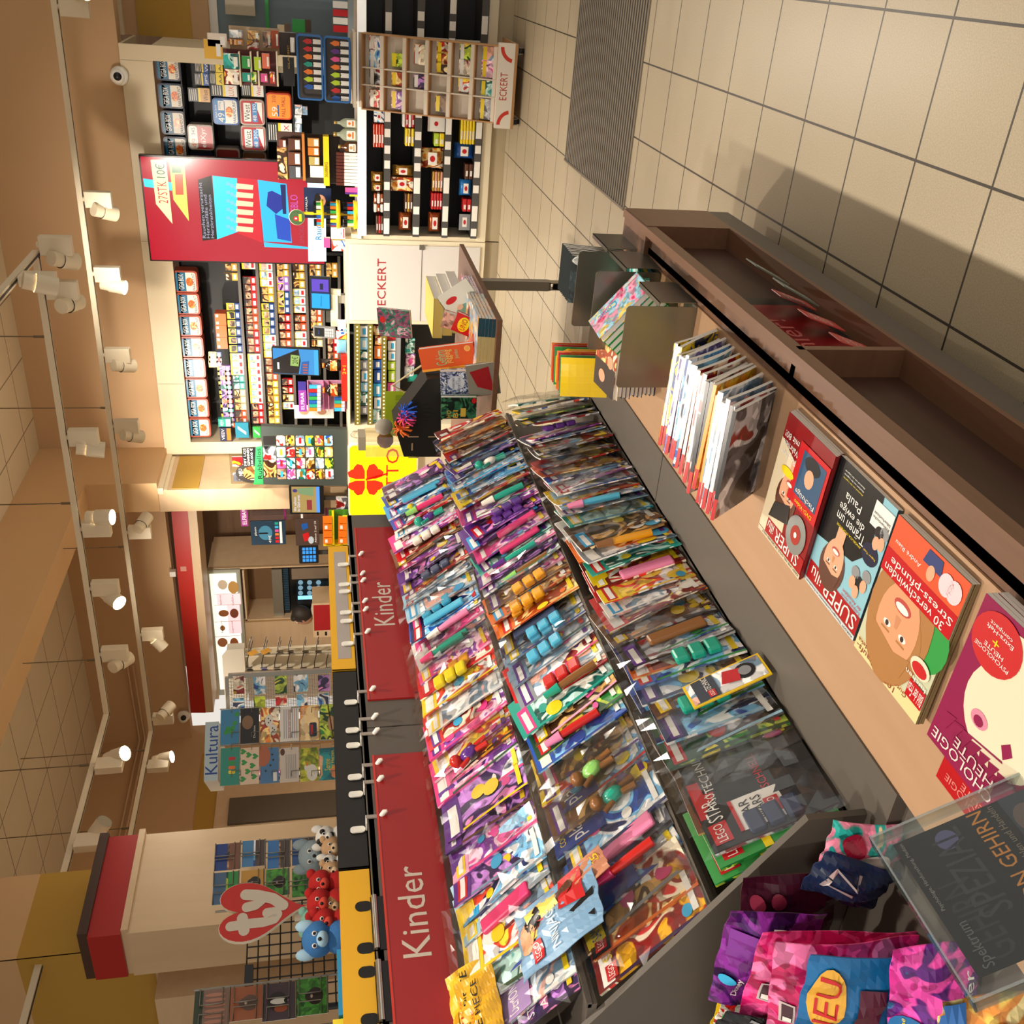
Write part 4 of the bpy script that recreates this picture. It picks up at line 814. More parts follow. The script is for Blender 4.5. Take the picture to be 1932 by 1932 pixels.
row(2,TIER[1],t2,1.22,3.72,45,22,5,18,'middle tier',.92,hs=(.285,.315),special={
 0:dict(label='dark red building brick ninja pouch at the near end of the middle tier',draw=lambda b,w,h,z:(lego(b,.01,h*.8,.04,z),b.text('SAMMEL',.06,h*.82,w*.8,h*.9,z,PYE)),wrap=1),
 1:dict(label='orange brown ninja pouch second on the middle tier',draw=lambda b,w,h,z:(b.rect(0,h*.82,w*.5,h,z,PBK,2),lego(b,.01,h*.85,.04,z+.001),b.text('NR. 25',.06,h*.87,w*.45,h*.94,z+.001,PYE)),wrap=1),
 2:dict(label='brown ninja pouch with a yellow collector badge under the dinosaur bag',draw=lambda b,w,h,z:(b.rect(0,h*.8,w*.6,h*.97,z,PYE,2),b.text('SAMMEL KARTE',.01,h*.83,w*.58,h*.92,z+.001,PBL)),wrap=1),
 3:dict(label='blue dinosaur magazine with green lettering in a bulging clear bag',draw=lambda b,w,h,z:(b.rect(.0,h*.42,w,h,z,M('#1c5cb0',.3),4),b.text('DINOSAURS',.02,h*.76,w*.9,h*.92,z+.001,M('#8ad03a',.3)),b.rect(.012,h*.9,.055,h*.97,z+.001,PRD,2),b.ell(.05,h*.36,.016,.016,z,PRD),b.ell(.1,h*.36,.016,.016,z,PBL),b.ell(.15,h*.36,.016,.016,z,PYE)),wrap=1),
 5:dict(wrap=1),6:dict(label='blue magazine with bold white toy lettering lying in the middle tier, nearer copy',front=ART[2],draw=lambda b,w,h,z:(b.rect(0,h*.5,w,h,z,M('#123a8c',.3),4),b.text('playmobil',.012,h*.66,w*.92,h*.84,z+.001,PRW),b.text('COMICS + SPIELE',.02,h*.88,w*.8,h*.94,z+.001,PYE)),toy=('figure',7),wrap=1),
 8:dict(label='blue magazine with bold white toy lettering in the middle tier, farther copy',draw=lambda b,w,h,z:(b.rect(0,h*.5,w,h,z,M('#123a8c',.3),4),b.text('playmobil',.012,h*.66,w*.92,h*.84,z+.001,PRW)),toy=('figure',7),wrap=1),
 14:dict(toy=('tube',7)),15:dict(toy=('blocks',5)),18:dict(toy=('blocks',1),wrap=1),19:dict(toy=('blocks',1),wrap=1),20:dict(toy=('blocks',1),wrap=1),21:dict(toy=('slab',8)),22:dict(toy=('blocks',0)),23:dict(toy=('blocks',0)),24:dict(toy=('blocks',0)),26:dict(toy=('tube',7)),28:dict(toy=('tube',4)),29:dict(toy=('slab',3)),31:dict(toy=('slab',3)),33:dict(toy=('blocks',2)),34:dict(toy=('blocks',2)),36:dict(toy=('tube',4)),
 38:dict(label='pale blue magazine with a yellow block title in the middle tier',draw=bigtext('TOGGO',PRD,.03,.82,.75,.95,PYE)),40:dict(toy=('slab',1)),41:dict(toy=('figure',4))})
MCD=lambda b,w,h,z:(b.rect(0,0,w,h,z,M('#3f9a4e',.3),4),b.text('MINECRAFT',w*.3,h*.82,w*.97,h*.93,z+.001,PGR),lego(b,.012,h*.78,.055,z+.001),b.rect(0,h*.55,w*.7,h*.62,z+.001,PYE,2),b.rect(w*.25,h*.1,w*.9,h*.5,z+.001,ART[7],3))
t1=A('green,green,black,dark red,brown,black,black,red,red,dark red,dark green,black,navy,navy,blue,brown,navy,blue,orange,black,blue,navy,black,brown,red,white,yellow,red,dark red,teal,grey,orange,brown,brown,white,teal,white,pale blue,yellow,white,pink,blue,orange,red,black,black,brown,navy,pink,black,grey,green,yellow,teal')
row(1,(-1.455,.455),t1,1.225,3.40,25,8,5,22,'front tier',1.25,hs=(.27,.295),special={
 0:dict(label='green building brick game magazine half behind the grey divider',draw=MCD),1:dict(label='green building brick game magazine, second from the grey divider',draw=MCD),
 2:dict(label='black space saga brick magazine with a white foil toy bag',draw=lambda b,w,h,z:(b.rect(0,0,w,h,z,PBK,4),lego(b,.012,h*.82,.05,z+.001),b.text('STAR WARS',w*.32,h*.82,w*.95,h*.94,z+.001,PRW),b.rect(.02,h*.35,.1,h*.72,z+.001,PRW,3),b.text('STAR',.03,h*.6,.09,h*.68,z+.002,PBK),b.text('WARS',.03,h*.5,.09,h*.58,z+.002,PBK),lego(b,.035,h*.38,.04,z+.002),b.rect(.02,h*.72,.1,h*.75,z+.002,PRD,2))),
 3:dict(label='dark red ninja brick magazine with a blue comics strip',draw=lambda b,w,h,z:(b.rect(0,h*.93,w,h,z,M('#1f78c8',.3),4),b.text('2 COOLE COMICS + 2 LEGO',.008,h*.945,w*.95,h*.985,z+.001,PYE),lego(b,.012,h*.8,.05,z+.001),b.text('NINJAGO',w*.32,h*.8,w*.95,h*.91,z+.001,PRW),b.rect(.03,h*.2,w*.8,h*.7,z+.001,ART[1],3))),
 4:dict(label='brown ninja brick magazine leaning behind the dark red one',draw=lambda b,w,h,z:(lego(b,.012,h*.85,.04,z),b.text('NINJAGO',w*.28,h*.86,w*.9,h*.95,z,PRW))),
 5:dict(label='black technic brick magazine with a red and cream corner',draw=lambda b,w,h,z:(b.rect(0,0,w,h,z,PBK,4),lego(b,.012,h*.78,.05,z+.001),b.text('TECHNIC',w*.3,h*.8,w*.9,h*.88,z+.001,PRW),b.rect(0,h*.9,w*.5,h,z+.001,PRD,2),b.text('SCHNELL',w*.1,h*.4,w*.6,h*.47,z+.001,PRD))),
 6:dict(label='dark magazine behind a yellow edged motorcycle bag on the front tier'),7:dict(label='red brick magazine, nearer of the red pair on the front tier',draw=lambda b,w,h,z:lego(b,.012,h*.82,.045,z)),8:dict(label='red brick magazine, farther of the red pair on the front tier',draw=lambda b,w,h,z:lego(b,.012,h*.82,.045,z))})
# yellow edged motorcycle bag in front of the front tier
bg=MB(); sheet(bg,.085,.20,.004,M('#f0c81c',.3),M('#f0c81c',.3),6,bendf(random.Random(4))); z=.0047
bg.rect(.005,.006,.08,.194,z,ART[11],4); bg.rect(.005,.125,.08,.18,z+.001,M('#3a3f4a',.3),3); bg.text('TECHNIC',.03,.14,.078,.155,z+.002,PRW); lego(bg,.008,.135,.022,z+.002); bg.ell(.045,.05,.026,.026,z+.001,PBK,16); bg.ell(.045,.05,.016,.016,z+.002,PGR,16); bg.poly([(.02,.07),(.06,.06),(.07,.10),(.03,.115)],z+.002,PRD)
bg.fn=None; o=bg.build('toy_bag',None,label='small yellow edged bag with a motorcycle picture on the front tier',cat='toy bag'); o.matrix_basis=stand(-1.40,1.615,.462,4,26)
# yellow adventure bags hung over the near end of the top tier, loose clear flap
def pouch(w,h,front,draw,Mx,label,name='pouch',cat='magazine pouch',group=None,t=.012,rn=random.Random(2),edge=None):
    b=MB(); fn0=bendf(rn,1.2); ph=rn.uniform(0,6)
    f=lambda u,v: fn0(u,v)+.006*math.sin(11*v+ph)*(u-.5)+.004*math.sin(17*u+9*v+ph)+t*math.sin(math.pi*min(1,max(0,u)))*math.sin(math.pi*min(1,max(0,v)))
    sheet(b,w,h,.002,front,edge or front,14,f); draw(b,w,h,.006); b.fn=None; o=b.build(name,None,label=label,cat=cat,group=group); o.matrix_basis=Mx; return o
YB=M('#e8b62c',.3)
def onep(b,w,h,z): b.text('ONE PIECE',.012,h*.42,w*.92,h*.58,z,PBK); b.text('NETFLIX',.03,h*.64,w*.6,h*.7,z,PRD); b.rect(.012,h*.76,w*.5,h*.9,z,M('#c8961c',.3),3)
pouch(.20,.11,YB,onep,stand(-2.10,1.25,1.125,0,30),'yellow adventure series pouch hanging over the red sign edge, upper one')
pouch(.20,.11,M('#d8a424',.3),onep,stand(-2.07,1.21,1.11,0,32),'yellow adventure series pouch tucked under its twin at the near end')
b=MB(); n=8; V=[(.19*i/n,.085*j/n,random.uniform(-.004,.004)) for j in range(n+1) for i in range(n+1)]; b.add(V,[(j*(n+1)+i,j*(n+1)+i+1,(j+1)*(n+1)+i+1,(j+1)*(n+1)+i) for j in range(n) for i in range(n)],film('#ffffff',.16,.1)); o=b.build('plastic_flap',None,label='crumpled clear plastic flap lying against the near red sign',cat='plastic film'); o.matrix_basis=stand(-2.10,1.43,1.13,0,20)
# ninja bag on top of the near middle tier
pouch(.17,.26,M('#7fa6c8',.3),lambda b,w,h,z:(lego(b,.015,h*.06+.16,.045,z),b.text('NINJAGO',.015,h*.42,w*.7,h*.56,z,PRW),b.rect(w*.5,h*.12,w*.98,h*.4,z,PRD,3),b.ell(w*.5,h*.85,.04,.03,z,SKIN),b.ell(w*.7,h*.75,.03,.03,z,PBK),b.poly([(.03,.02),(.1,.01),(.07,.08)],z,PBK)),stand(-1.80,1.30,.90,4,50,-6),'pale blue ninja pouch with a red brick logo on the near middle tier',t=.02)
pouch(.075,.25,M('#c98a6a',.3),lambda b,w,h,z:(b.rect(0,h*.6,w,h,z,M('#f0d868',.3),4),b.text('7',.02,h*.8,.04,h*.9,z+.001,PRD),b.ell(w*.5,h*.5,.02,.026,z,PBR),b.text('25',.03,h*.05,.055,h*.13,z,PYE)),stand(-1.77,1.42,.86,3,46,8),'narrow pouch with a yellow top and a peach figure beside the dinosaur bag',t=.012)
# ---------------------------------------------------------------- magazines lying on the brown deck
def face(b,cx,cy,r,z,hair,skin,longh=False,lip=M('#b8443c',.4)):
    if longh: b.ell(cx,cy-r*.25,r*1.25,r*1.75,z,hair,22)
    b.ell(cx,cy+r*.25,r*1.08,r*1.18,z+.0003,hair,20); b.rect(cx-r*.35,cy-r*1.7,cx+r*.35,cy-r*.7,z+.0004,skin,2); b.ell(cx,cy-r*.1,r*.82,r*1.08,z+.0006,skin,22)
    b.poly([(cx-r*.85,cy+r*.35),(cx-r*.2,cy+r*.55),(cx+r*.85,cy+r*.3),(cx+r*.7,cy+r*.95),(cx,cy+r*1.2),(cx-r*.7,cy+r*.95)],z+.0009,hair)
    for s in (-1,1):
        b.ell(cx+s*r*.34,cy+r*.08,r*.16,r*.085,z+.0009,PRW,12); b.ell(cx+s*r*.34,cy+r*.08,r*.07,r*.075,z+.0012,M('#3a2c24',.3),10); b.rect(cx+s*r*.34-r*.18,cy+r*.22,cx+s*r*.34+r*.18,cy+r*.27,z+.0009,hair)
    b.poly([(cx-r*.05,cy+r*.02),(cx+r*.06,cy+r*.02),(cx+r*.13,cy-r*.3),(cx-r*.10,cy-r*.3)],z+.0008,M('#c8875f',.4))
    b.ell(cx,cy-r*.58,r*.36,r*.17,z+.0009,lip,14); b.ell(cx,cy-r*.55,r*.28,r*.10,z+.0012,PRW,12)
SK2=M('#e0a582',.4); BLOND=M('#a8743c',.45); BRN=M('#5a3018',.45)
def lie(X,Y,z,tilt=2,twist=0): # lower left corner near the front board; title towards the back
    return frame((X,Y,z),(math.sin(R_(twist)),math.cos(R_(twist)),0),(-math.cos(R_(tilt)),0,math.sin(R_(tilt))))
def deckmag(w,h,t,front,Y,z,label,draw,X=-.815,group=None,tilt=2,twist=0,bend=.5,rn=random.Random(9)):
    return mag('magazine',w,h,t,front,lie(X,Y,z,tilt,twist),label,group,draw,rn,bend=bend)
ZD=.446
def traenen(b,w,h,z):
    b.rect(0,0,w,h,z,M('#8fc4d4',.25),6); b.rect(0,h*.965,w,h,z+.0006,M('#cfd8d8',.3),4); b.text('MARGOT Thüringens Landesmutter im Kreuzfeuer',.006,h*.97,w*.95,h*.992,z+.0012,PBK)
    b.rect(0,h*.82,w*.98,h*.962,z+.0006,M('#a81c20',.25),4); b.text('SUPER',w*.04,h*.835,w*.66,h*.945,z+.0014,PRW); b.text('illu',w*.70,h*.84,w*.9,h*.93,z+.0014,PRW)
    b.poly([(w*.36,h*.55),(w,h*.62),(w,0),(w*.22,0),(w*.18,h*.3),(w*.24,h*.46)],z+.0007,M('#14181a',.25))
    face(b,w*.62,h*.68,w*.20,z+.0012,BRN,SK2)
    b.text('Tränen um',w*.28,h*.33,w*.78,h*.40,z+.0016,PRW); b.text('die ewige',w*.34,h*.25,w*.78,h*.32,z+.0016,PRW); b.text('Paula',w*.46,h*.175,w*.74,h*.235,z+.0016,PRW); b.text('ANGELICA DOMRÖSE',w*.3,h*.41,w*.74,h*.43,z+.0016,PYE)
    for i in range(3): b.text('Abschied von der Legende',w*.5,h*(.10-.025*i),w*.86,h*(.115-.025*i),z+.0016,[PYE,PRW,PRW][i])
    b.rect(w*.0,h*.05,w*.3,h*.22,z+.0012,PRW,2); b.text('Romantische',.004,h*.15,w*.28,h*.17,z+.0018,PBK); b.text('Silberhochzeit',.004,h*.12,w*.28,h*.14,z+.0018,PBK)
    b.ell(w*.16,h*.40,w*.13,h*.075,z+.0012,M('#151a3a',.3)); b.text('Super-Test',w*.06,h*.39,w*.26,h*.41,z+.0018,PYE)
    for k,(x,y) in enumerate([(.06,.28),(.13,.30),(.1,.62),(.18,.7),(.26,.66)]): b.ell(w*x,h*y,.011,.014,z+.0016+k*.0002,SK2,12); b.ell(w*x,h*y-.022,.015,.013,z+.0014,PBK if k%2 else PGR,12)
    b.text('Leipzig nach',w*.03,h*.79,w*.36,h*.815,z+.0016,PRD); b.text('der Amokfahrt',w*.03,h*.76,w*.36,h*.785,z+.0016,PRD)
def superdvd(b,w,h,z):
    b.rect(0,0,w,h,z,M('#8a1a1c',.25),6); b.rect(0,h*.965,w,h,z+.0006,M('#d8ccb0',.3),4); b.text('KESSY: WIE VIEL GOLD SIE GESUND HÄLT',.006,h*.97,w*.9,h*.992,z+.0012,PBK); b.poly([(w,h*.96),(w*.5,h*.96),(w*.6,h*.3),(w,h*.2)],z+.0006,M('#e8d8b8',.3))
    b.rect(0,h*.84,w*.85,h*.962,z+.001,M('#a81c20',.25),4); b.text('SUPER',w*.1,h*.85,w*.64,h*.945,z+.0016,PRW); b.text('illu',w*.68,h*.85,w*.82,h*.93,z+.0016,PRW)
    face(b,w*.62,h*.55,w*.2,z+.001,BRN,SK2); b.poly([(w*.45,h*.74),(w*.85,h*.82),(w*.8,h*.68),(w*.5,h*.6)],z+.003,M('#2c2a28',.4))
    b.ell(w*.26,h*.74,w*.2,w*.2,z+.0022,M('#c8d4d8',.12,.7),24); b.ell(w*.26,h*.74,w*.10,w*.10,z+.0028,M('#a83228',.3),16); b.ell(w*.26,h*.74,w*.03,w*.03,z+.0034,PRW,12)
    b.rect(0,h*.1,w*.62,h*.56,z+.002,M('#c81e24',.25),4); b.rect(w*.05,h*.14,w*.52,h*.48,z+.0026,M('#3a5a7c',.25),4); b.ell(w*.3,h*.3,w*.09,h*.07,z+.0032,SK2,14); b.ell(w*.3,h*.2,w*.16,h*.06,z+.0031,PBK,14); b.text('Fischzüge',w*.08,h*.42,w*.48,h*.47,z+.0036,PRW); b.text('DVD-Video',w*.08,h*.51,w*.45,h*.54,z+.0028,PYE)
    b.text('Pocher',w*.62,h*.27,w*.95,h*.32,z+.0016,PRW); b.text('Wahrheit',w*.58,h*.2,w*.95,h*.25,z+.0016,PRW); b.text('mit 80!',w*.65,h*.13,w*.95,h*.18,z+.0016,PRW); b.ell(w*.72,h*.40,w*.14,h*.035,z+.0022,PYE,12)
def bild(b,w,h,z):
    b.rect(0,0,w,h,z,M('#c8ccae',.25),6); b.ell(w*.2,h*.5,w*.25,h*.2,z+.0003,PGN,18); b.rect(0,h*.9,w,h,z+.0004,M('#e0d49a',.3),4); b.text('100 Einkaufs-',w*.35,h*.945,w*.97,h*.985,z+.001,M('#8a3a2a',.3)); b.text('Gutscheine von Edeka',w*.2,h*.905,w*.97,h*.935,z+.001,M('#8a3a2a',.3))
    face(b,w*.58,h*.62,w*.34,z+.001,BLOND,M('#dc9a70',.4),True)
    b.rect(0,h*.22,w,h*.38,z+.0024,M('#c0101e',.25),4); b.text('30 verschwinden',w*.1,h*.315,w*.95,h*.37,z+.003,PRW); b.text('Stress-pfunde',w*.03,h*.24,w*.9,h*.305,z+.003,PRW)
    b.rect(0,0,w,h*.22,z+.002,M('#e4542a',.3),4); b.text('André Rieu',w*.55,h*.14,w*.92,h*.17,z+.003,PRW); b.ell(w*.42,h*.14,w*.05,h*.05,z+.0032,SK2,14); b.poly([(w*.3,h*.11),(w*.55,h*.11),(w*.52,h*.02),(w*.33,h*.02)],z+.003,M('#2a3a74',.3))
    for x in (.12,.22): b.ell(w*x,h*.12,w*.09,h*.07,z+.0036,M('#f0d0d8',.3),16)
    b.rect(0,h*.78,w*.22,h*.9,z+.0026,M('#c0101e',.25),2); b.text('Bild der Frau',w*.01,h*.8,w*.21,h*.88,z+.0032,PRW); b.ell(w*.16,h*.68,w*.13,h*.06,z+.0026,M('#e8dcc0',.3),18); b.ell(w*.16,h*.69,w*.1,h*.04,z+.0032,PRD,14); b.text('kuchen',w*.02,h*.75,w*.3,h*.78,z+.003,PRW)
def psych(b,w,h,z):
    V=M('#8e1f4e',.22); CRE=M('#e6dcc0',.25); b.rect(0,0,w,h,z,V,6); b.ell(w*.42,h*.50,w*.42,h*.30,z+.0006,CRE,26); b.poly([(w*.1,h*.3),(w*.5,h*.2),(w*.62,h*.05),(w*.2,0),(0,h*.1)],z+.0007,CRE)
    b.ell(w*.02,h*.45,w*.10,h*.12,z+.0008,M('#d88aa4',.25),16)
    for i in range(8): 
        x=w*(.1+.1*i); b.poly([(x,h*.74),(x+w*.06,h*.86),(x+w*.11,h*.76)],z+.001,V)
    b.ell(w*.62,h*.62,w*.09,h*.05,z+.0012,M('#d88aa4',.25),16); b.ell(w*.62,h*.63,w*.05,h*.03,z+.0018,V,12); b.poly([(w*.25,h*.62),(w*.31,h*.68),(w*.37,h*.62),(w*.31,h*.57)],z+.0014,V); b.poly([(w*.3,h*.7),(w*.85,h*.78),(w*.86,h*.775),(w*.31,h*.69)],z+.0012,V)
    b.text('PSYCHOLOGIE',w*.04,h*.90,w*.96,h*.965,z+.0012,M('#f0dcd8',.3)); b.text('HEUTE',w*.3,h*.825,w*.74,h*.885,z+.0016,M('#f0dcd8',.3))
    b.ell(w*.74,h*.19,w*.25,h*.17,z+.0016,PRD,24); b.text('PSYCHOLOGIE',w*.56,h*.25,w*.92,h*.275,z+.0022,PRW); b.text('HEUTE',w*.64,h*.215,w*.84,h*.24,z+.0022,PRW); b.text('+',w*.71,h*.165,w*.78,h*.205,z+.0022,PYE); b.text('Extra-Heft',w*.6,h*.12,w*.88,h*.145,z+.0022,PRW); b.text('compact',w*.63,h*.085,w*.86,h*.11,z+.0022,PRW)
    b.ell(w*.22,h*.16,w*.2,h*.13,z+.0014,V,22); b.text('Die innere',w*.05,h*.2,w*.38,h*.235,z+.002,PRW); b.text('Mutter',w*.08,h*.14,w*.36,h*.185,z+.002,PRW)
for i in range(4):
    deckmag(.22,.296,.006,M('#7a1416',.3),1.592-.004*i,ZD+.006*i,'television weekly with a compact disc on the cover, top of its pile' if i==3 else 'dark red weekly, %s from the bottom of the pile under the disc cover'%ORD[i],superdvd if i==3 else None,group='pile of disc weeklies',bend=.1)
for i in range(2):
    deckmag(.222,.296,.005,M('#2c3a40',.3),1.362+.002*i,ZD+.005*i,'blue and black weekly showing a short haired woman, on the brown deck' if i else 'copy under the blue and black weekly with the short haired woman',traenen if i else None,group='pile of blue weeklies',bend=.1)
for i in range(3):
    deckmag(.225,.296,.005,M('#7a6a4a',.3),1.125,ZD+.005*i,'women\'s weekly with a smiling long haired woman and a red banner' if i==2 else 'copy %s under the women\'s weekly with the red banner'%ORD[i],bild if i==2 else None,group='pile of women\'s weeklies',bend=.1)
for i in range(4):
    deckmag(.225,.286,.009,M('#a02048',.3),.835,.452+.0095*i,'crimson psychology magazine with a cream head drawing in clear film' if i==3 else 'copy %s under the crimson psychology magazine'%ORD[i],psych if i==3 else None,X=-.785,group='pile of psychology magazines',bend=.1)
o=deckmag(.19,.26,.004,M('#b3121c',.25),.86,ZD+.002,'bright red extra booklet sticking out from under the crimson psychology magazine',lambda b,w,h,z:(b.text('PSYCHOLOGIE',w*.1,h*.9,w*.9,h*.95,z,M('#e08a80',.3)),b.text('HEUTE',w*.3,h*.84,w*.7,h*.89,z,M('#e08a80',.3)),b.text('+ Extra-Heft compact',w*.1,h*.77,w*.9,h*.82,z,M('#e08a80',.3))),X=-.90,bend=.1)
# shingled thick magazines towards the far end
rn=random.Random(21)
grp=[('yellow and blue',art(['#f2d21c','#1f4a9c','#f2d21c','#12244a'],14),PRW,3),('white and violet',art(['#c8ccd8','#8a7ab8','#ffffff'],14),PRW,2),('white and blue',ART[2],PRW,3),('red and white',ART[1],PRW,3),('black and white',ART[7],PBK,2),('golden yellow',art(['#f0c020','#e89a1c','#f8dc60'],10),M('#e8a01c',.3),2),('pale grey',ART[11],PRW,3),('black',ART[7],PBK,2)]
Y=2.36; 
for gname,fr,sp,n in grp:
    for k in range(n):
        w=.21+rn.uniform(-.01,.012); h=.285+rn.uniform(-.02,.01); t=.009
        def dr(b,w,h,z,fr=fr,k=k): 
            b.rect(0,h*.8,w,h,z,[PRD,PRD,PYE,PBL][rn.randint(0,3)],4); b.text('GEO' if 'blue' in gname else 'STERN' if 'red' in gname else 'ZEIT',w*.08,h*.83,w*.6,h*.95,z+.001,PRW)
        b=MB(); fn=bendf(rn,.6); sheet(b,w,h,t,fr,PAPER,6,fn); b.rect(0,h*.8,w,h,t+.0007,PRD,3); b.rect(.01,h*.84,w*.6,h*.94,t+.0014,PRW,2); b.fn=None
        b.box(-.0012,0,0,h*.8,0,t,sp); b.box(-.0014,0,h*.8,h,0,t,PRD)
        o=b.build('magazine',None,label='%s magazine, %s from the far end of the overlapping row on the deck'%(gname,nth(int(round((2.36-Y)/.021)))),cat='magazine',group='overlapping magazines on the deck')
        a=R_(52+rn.uniform(-3,3)); o.matrix_basis=frame((-.815+rn.uniform(-.012,.008),Y-.155,ZD+.145),(0,math.cos(a),-math.sin(a)),(-1,0,rn.uniform(-.02,.03)))
        Y-=.021
# metal bookends and the books they hold
BE=M('#7d786c',.3,.75)
def bookend(Y,label,w=.24,h=.205,X=-.80):
    e=empty('bookend',(X,Y,ZD),label=label,cat='bookend',group='metal bookends on the deck')
    b=MB(); pts=rr_pts(-w,0,0,h,.012); b.M=FACE_CAM(0,0,0); b.prism(pts,-.0015,.0015,BE); b.build('front_plate',e)
    b=MB(); b.box(-.002,.012,.0,.19,.11-.0,.112,BE); b.box(.010,.012,0,.19,-.0,.112,BE); b.build('side_flange',e)
    b=MB(); b.box(-w,0,0,.10,0,.0015,BE); b.build('foot_plate',e)
bookend(2.47,'metal bookend nearest the overlapping magazines'); bookend(2.80,'metal bookend in the middle, behind the green comics',.25); bookend(3.02,'dark metal bookend farthest along the deck',.25)
def book(w,h,t,cover,spine,Mx,label,group=None,draw=None,name='book',cat='book',pages=PAPER):
    "x width from the spine, y height, z thickness"
    b=MB(); b.box(.002,w-.003,.002,h-.002,.0015,t-.0015,pages); b.box(0,w,0,h,t-.0015,t,cover); b.box(0,w,0,h,0,.0015,cover); b.box(0,.002,0,h,0,t,spine)
    if draw: draw(b,w,h,t+.0006)
    o=b.build(name,None,label=label,cat=cat,group=group); o.matrix_basis=Mx; return o
# comic paperbacks between the near and middle bookends: spines to the right, faces up
CMG=M('#28a04a',.3)
for i in range(6):
    n_=Vector((.64,0,.77)); og=Vector((-.86,2.755,.449))+n_*(.0195*i)
    book(.205,.145,.018,CMG if i<5 else art(['#e8427c','#f7a8c4','#9ad0e8','#f2d26a'],16),CMG,frame(og,(-.77,.03,.64),(0,-1,0)),['lowest green comic paperback between the bookends','second green comic paperback between the bookends','third green comic paperback between the bookends','fourth green comic paperback between the bookends','fifth green comic paperback, right under the pink one','pink comic paperback with busy drawings on top of the green ones'][i],'comic paperbacks between the bookends',(lambda b,w,h,z:(b.text('Comic',w*.5,h*.2,w*.85,h*.45,z,PCY),b.rect(w*.05,h*.05,w*.3,h*.14,z,PRW))) if i==5 else (lambda b,w,h,z:b.box(-.001,0,h*.1,h*.25,-.014,-.004,POR)))
for i in range(10):
    book(.15,.225,.0142,M('#23234a',.25) if i<9 else ART[9],M('#1c1c44',.25),frame((-1.04+.004*(i%3),2.93-.004*i,.4475+.0146*i),(-1,-.12,0),(.12,-1,0)),'dark violet paperback, %s from the bottom of the stack left of the bookend'%ORD[i] if i<9 else 'orange and black comic on top of the dark violet paperbacks','dark violet paperbacks',(lambda b,w,h,z:(b.rect(w*.4,0,w,h,z,PBK,3),b.ell(w*.7,h*.4,.02,.035,z+.001,SK2),b.ell(w*.3,h*.75,.02,.03,z+.001,SK2))) if i==9 else None)
for i in range(3):
    book(.14,.19,.014,[ART[2],ART[0],ART[8]][i],[PCY,PYE,PTE][i],frame((-.80,3.0-.01*i,.452+.0145*i),(-1,.1,0),(-.1,-1,0)),['blue','yellow','teal'][i]+' comic paperback between the middle and far bookends','comic paperbacks behind the middle bookend')
# upright pile of grey-black booklets at the far end
for i in range(9):
    mag('magazine',.16,.21,.010,M('#232b2c',.3) if i else art(['#3a4a4c','#20282a','#dfe4de'],12),frame((-.99,3.03+.0185*i,.452),(1,0,0),(0,.30,.95)),'dark grey booklet with white lettering at the near face of the far pile' if i==0 else 'dark booklet, %s behind the lettered one at the end of the rack'%nth(i),'dark booklets at the end of the rack',(lambda b,w,h,z:(b.text('Last Minute',w*.1,h*.78,w*.8,h*.9,z,PRW),b.text('Rätsel',w*.1,h*.62,w*.6,h*.74,z,PRW),b.ell(w*.6,h*.3,.04,.05,z,PRW))) if i==0 else None,bend=.3)
for i in range(8):
    mag('magazine',.14,.17,.010,[COLS['yellow'],COLS['green'],COLS['red'],COLS['orange']][i%4][0],frame((-1.36,3.14+.022*i,.455),(.95,.3,0),(-.08,.28,.95)),'%s puzzle booklet, %s in the bent pile left of the far bookend'%(['orange','green','red','yellow'][i%4],nth(i)),'bent puzzle booklets at the far end',None,bend=1.5)
# ---------------------------------------------------------------- newspaper holder cards in the niche
e=empty('newspaper_holder',(-.74,2.3,.18),label='black newspaper holder with a red poster in the rack niche',cat='holder')
b=L(e); b.box(-.762,-.756,2.0,2.42,.182,.40,BLACK); b.build('back_plate',e)
b=L(e); b.M=b.M@FACE_AISLE(-.7555,0,0); b.rect(1.99,.20,2.36,.385,.0,M('#7a1416',.3),2); b.text('hier!',2.02,.30,2.24,.36,.0006,M('#b8625a',.4)); b.build('red_poster',e)
for i,y in enumerate((1.93,2.10,2.26)):
    o=MB(FACE_AISLE(0,0,0)).prism(rr_pts(0,0,.075,.115,.01),0,.002,M('#c84a44',.35))
    for k,t in enumerate(('MOR','GEN','POST')): o.text(t,.014,.075-.024*k,.062,.092-.024*k,.0026,M('#f0dcd0',.35))
    o=o.build('newspaper_card',None,label='pink red newspaper card, %s from the near end of the niche'%ORD[i],cat='card',group='newspaper cards'); o.matrix_basis=Matrix.Translation((-.745+.006,y,.20))@Matrix.Rotation(R_(18),4,'Y')
for i,y in enumerate((2.22,2.40)):
    o=MB(FACE_AISLE(0,0,0)).prism(rr_pts(0,0,.08,.12,.006),0,.003,M('#6d7a70',.35)).rect(.01,.08,.03,.11,.0035,PRW).build('price_card_holder',None,label='grey green card holder clipped in the niche, %s one'%('nearer','farther')[i],cat='card holder'); o.matrix_basis=Matrix.Translation((-.715,y,.22))@Matrix.Rotation(R_(25),4,'Y')
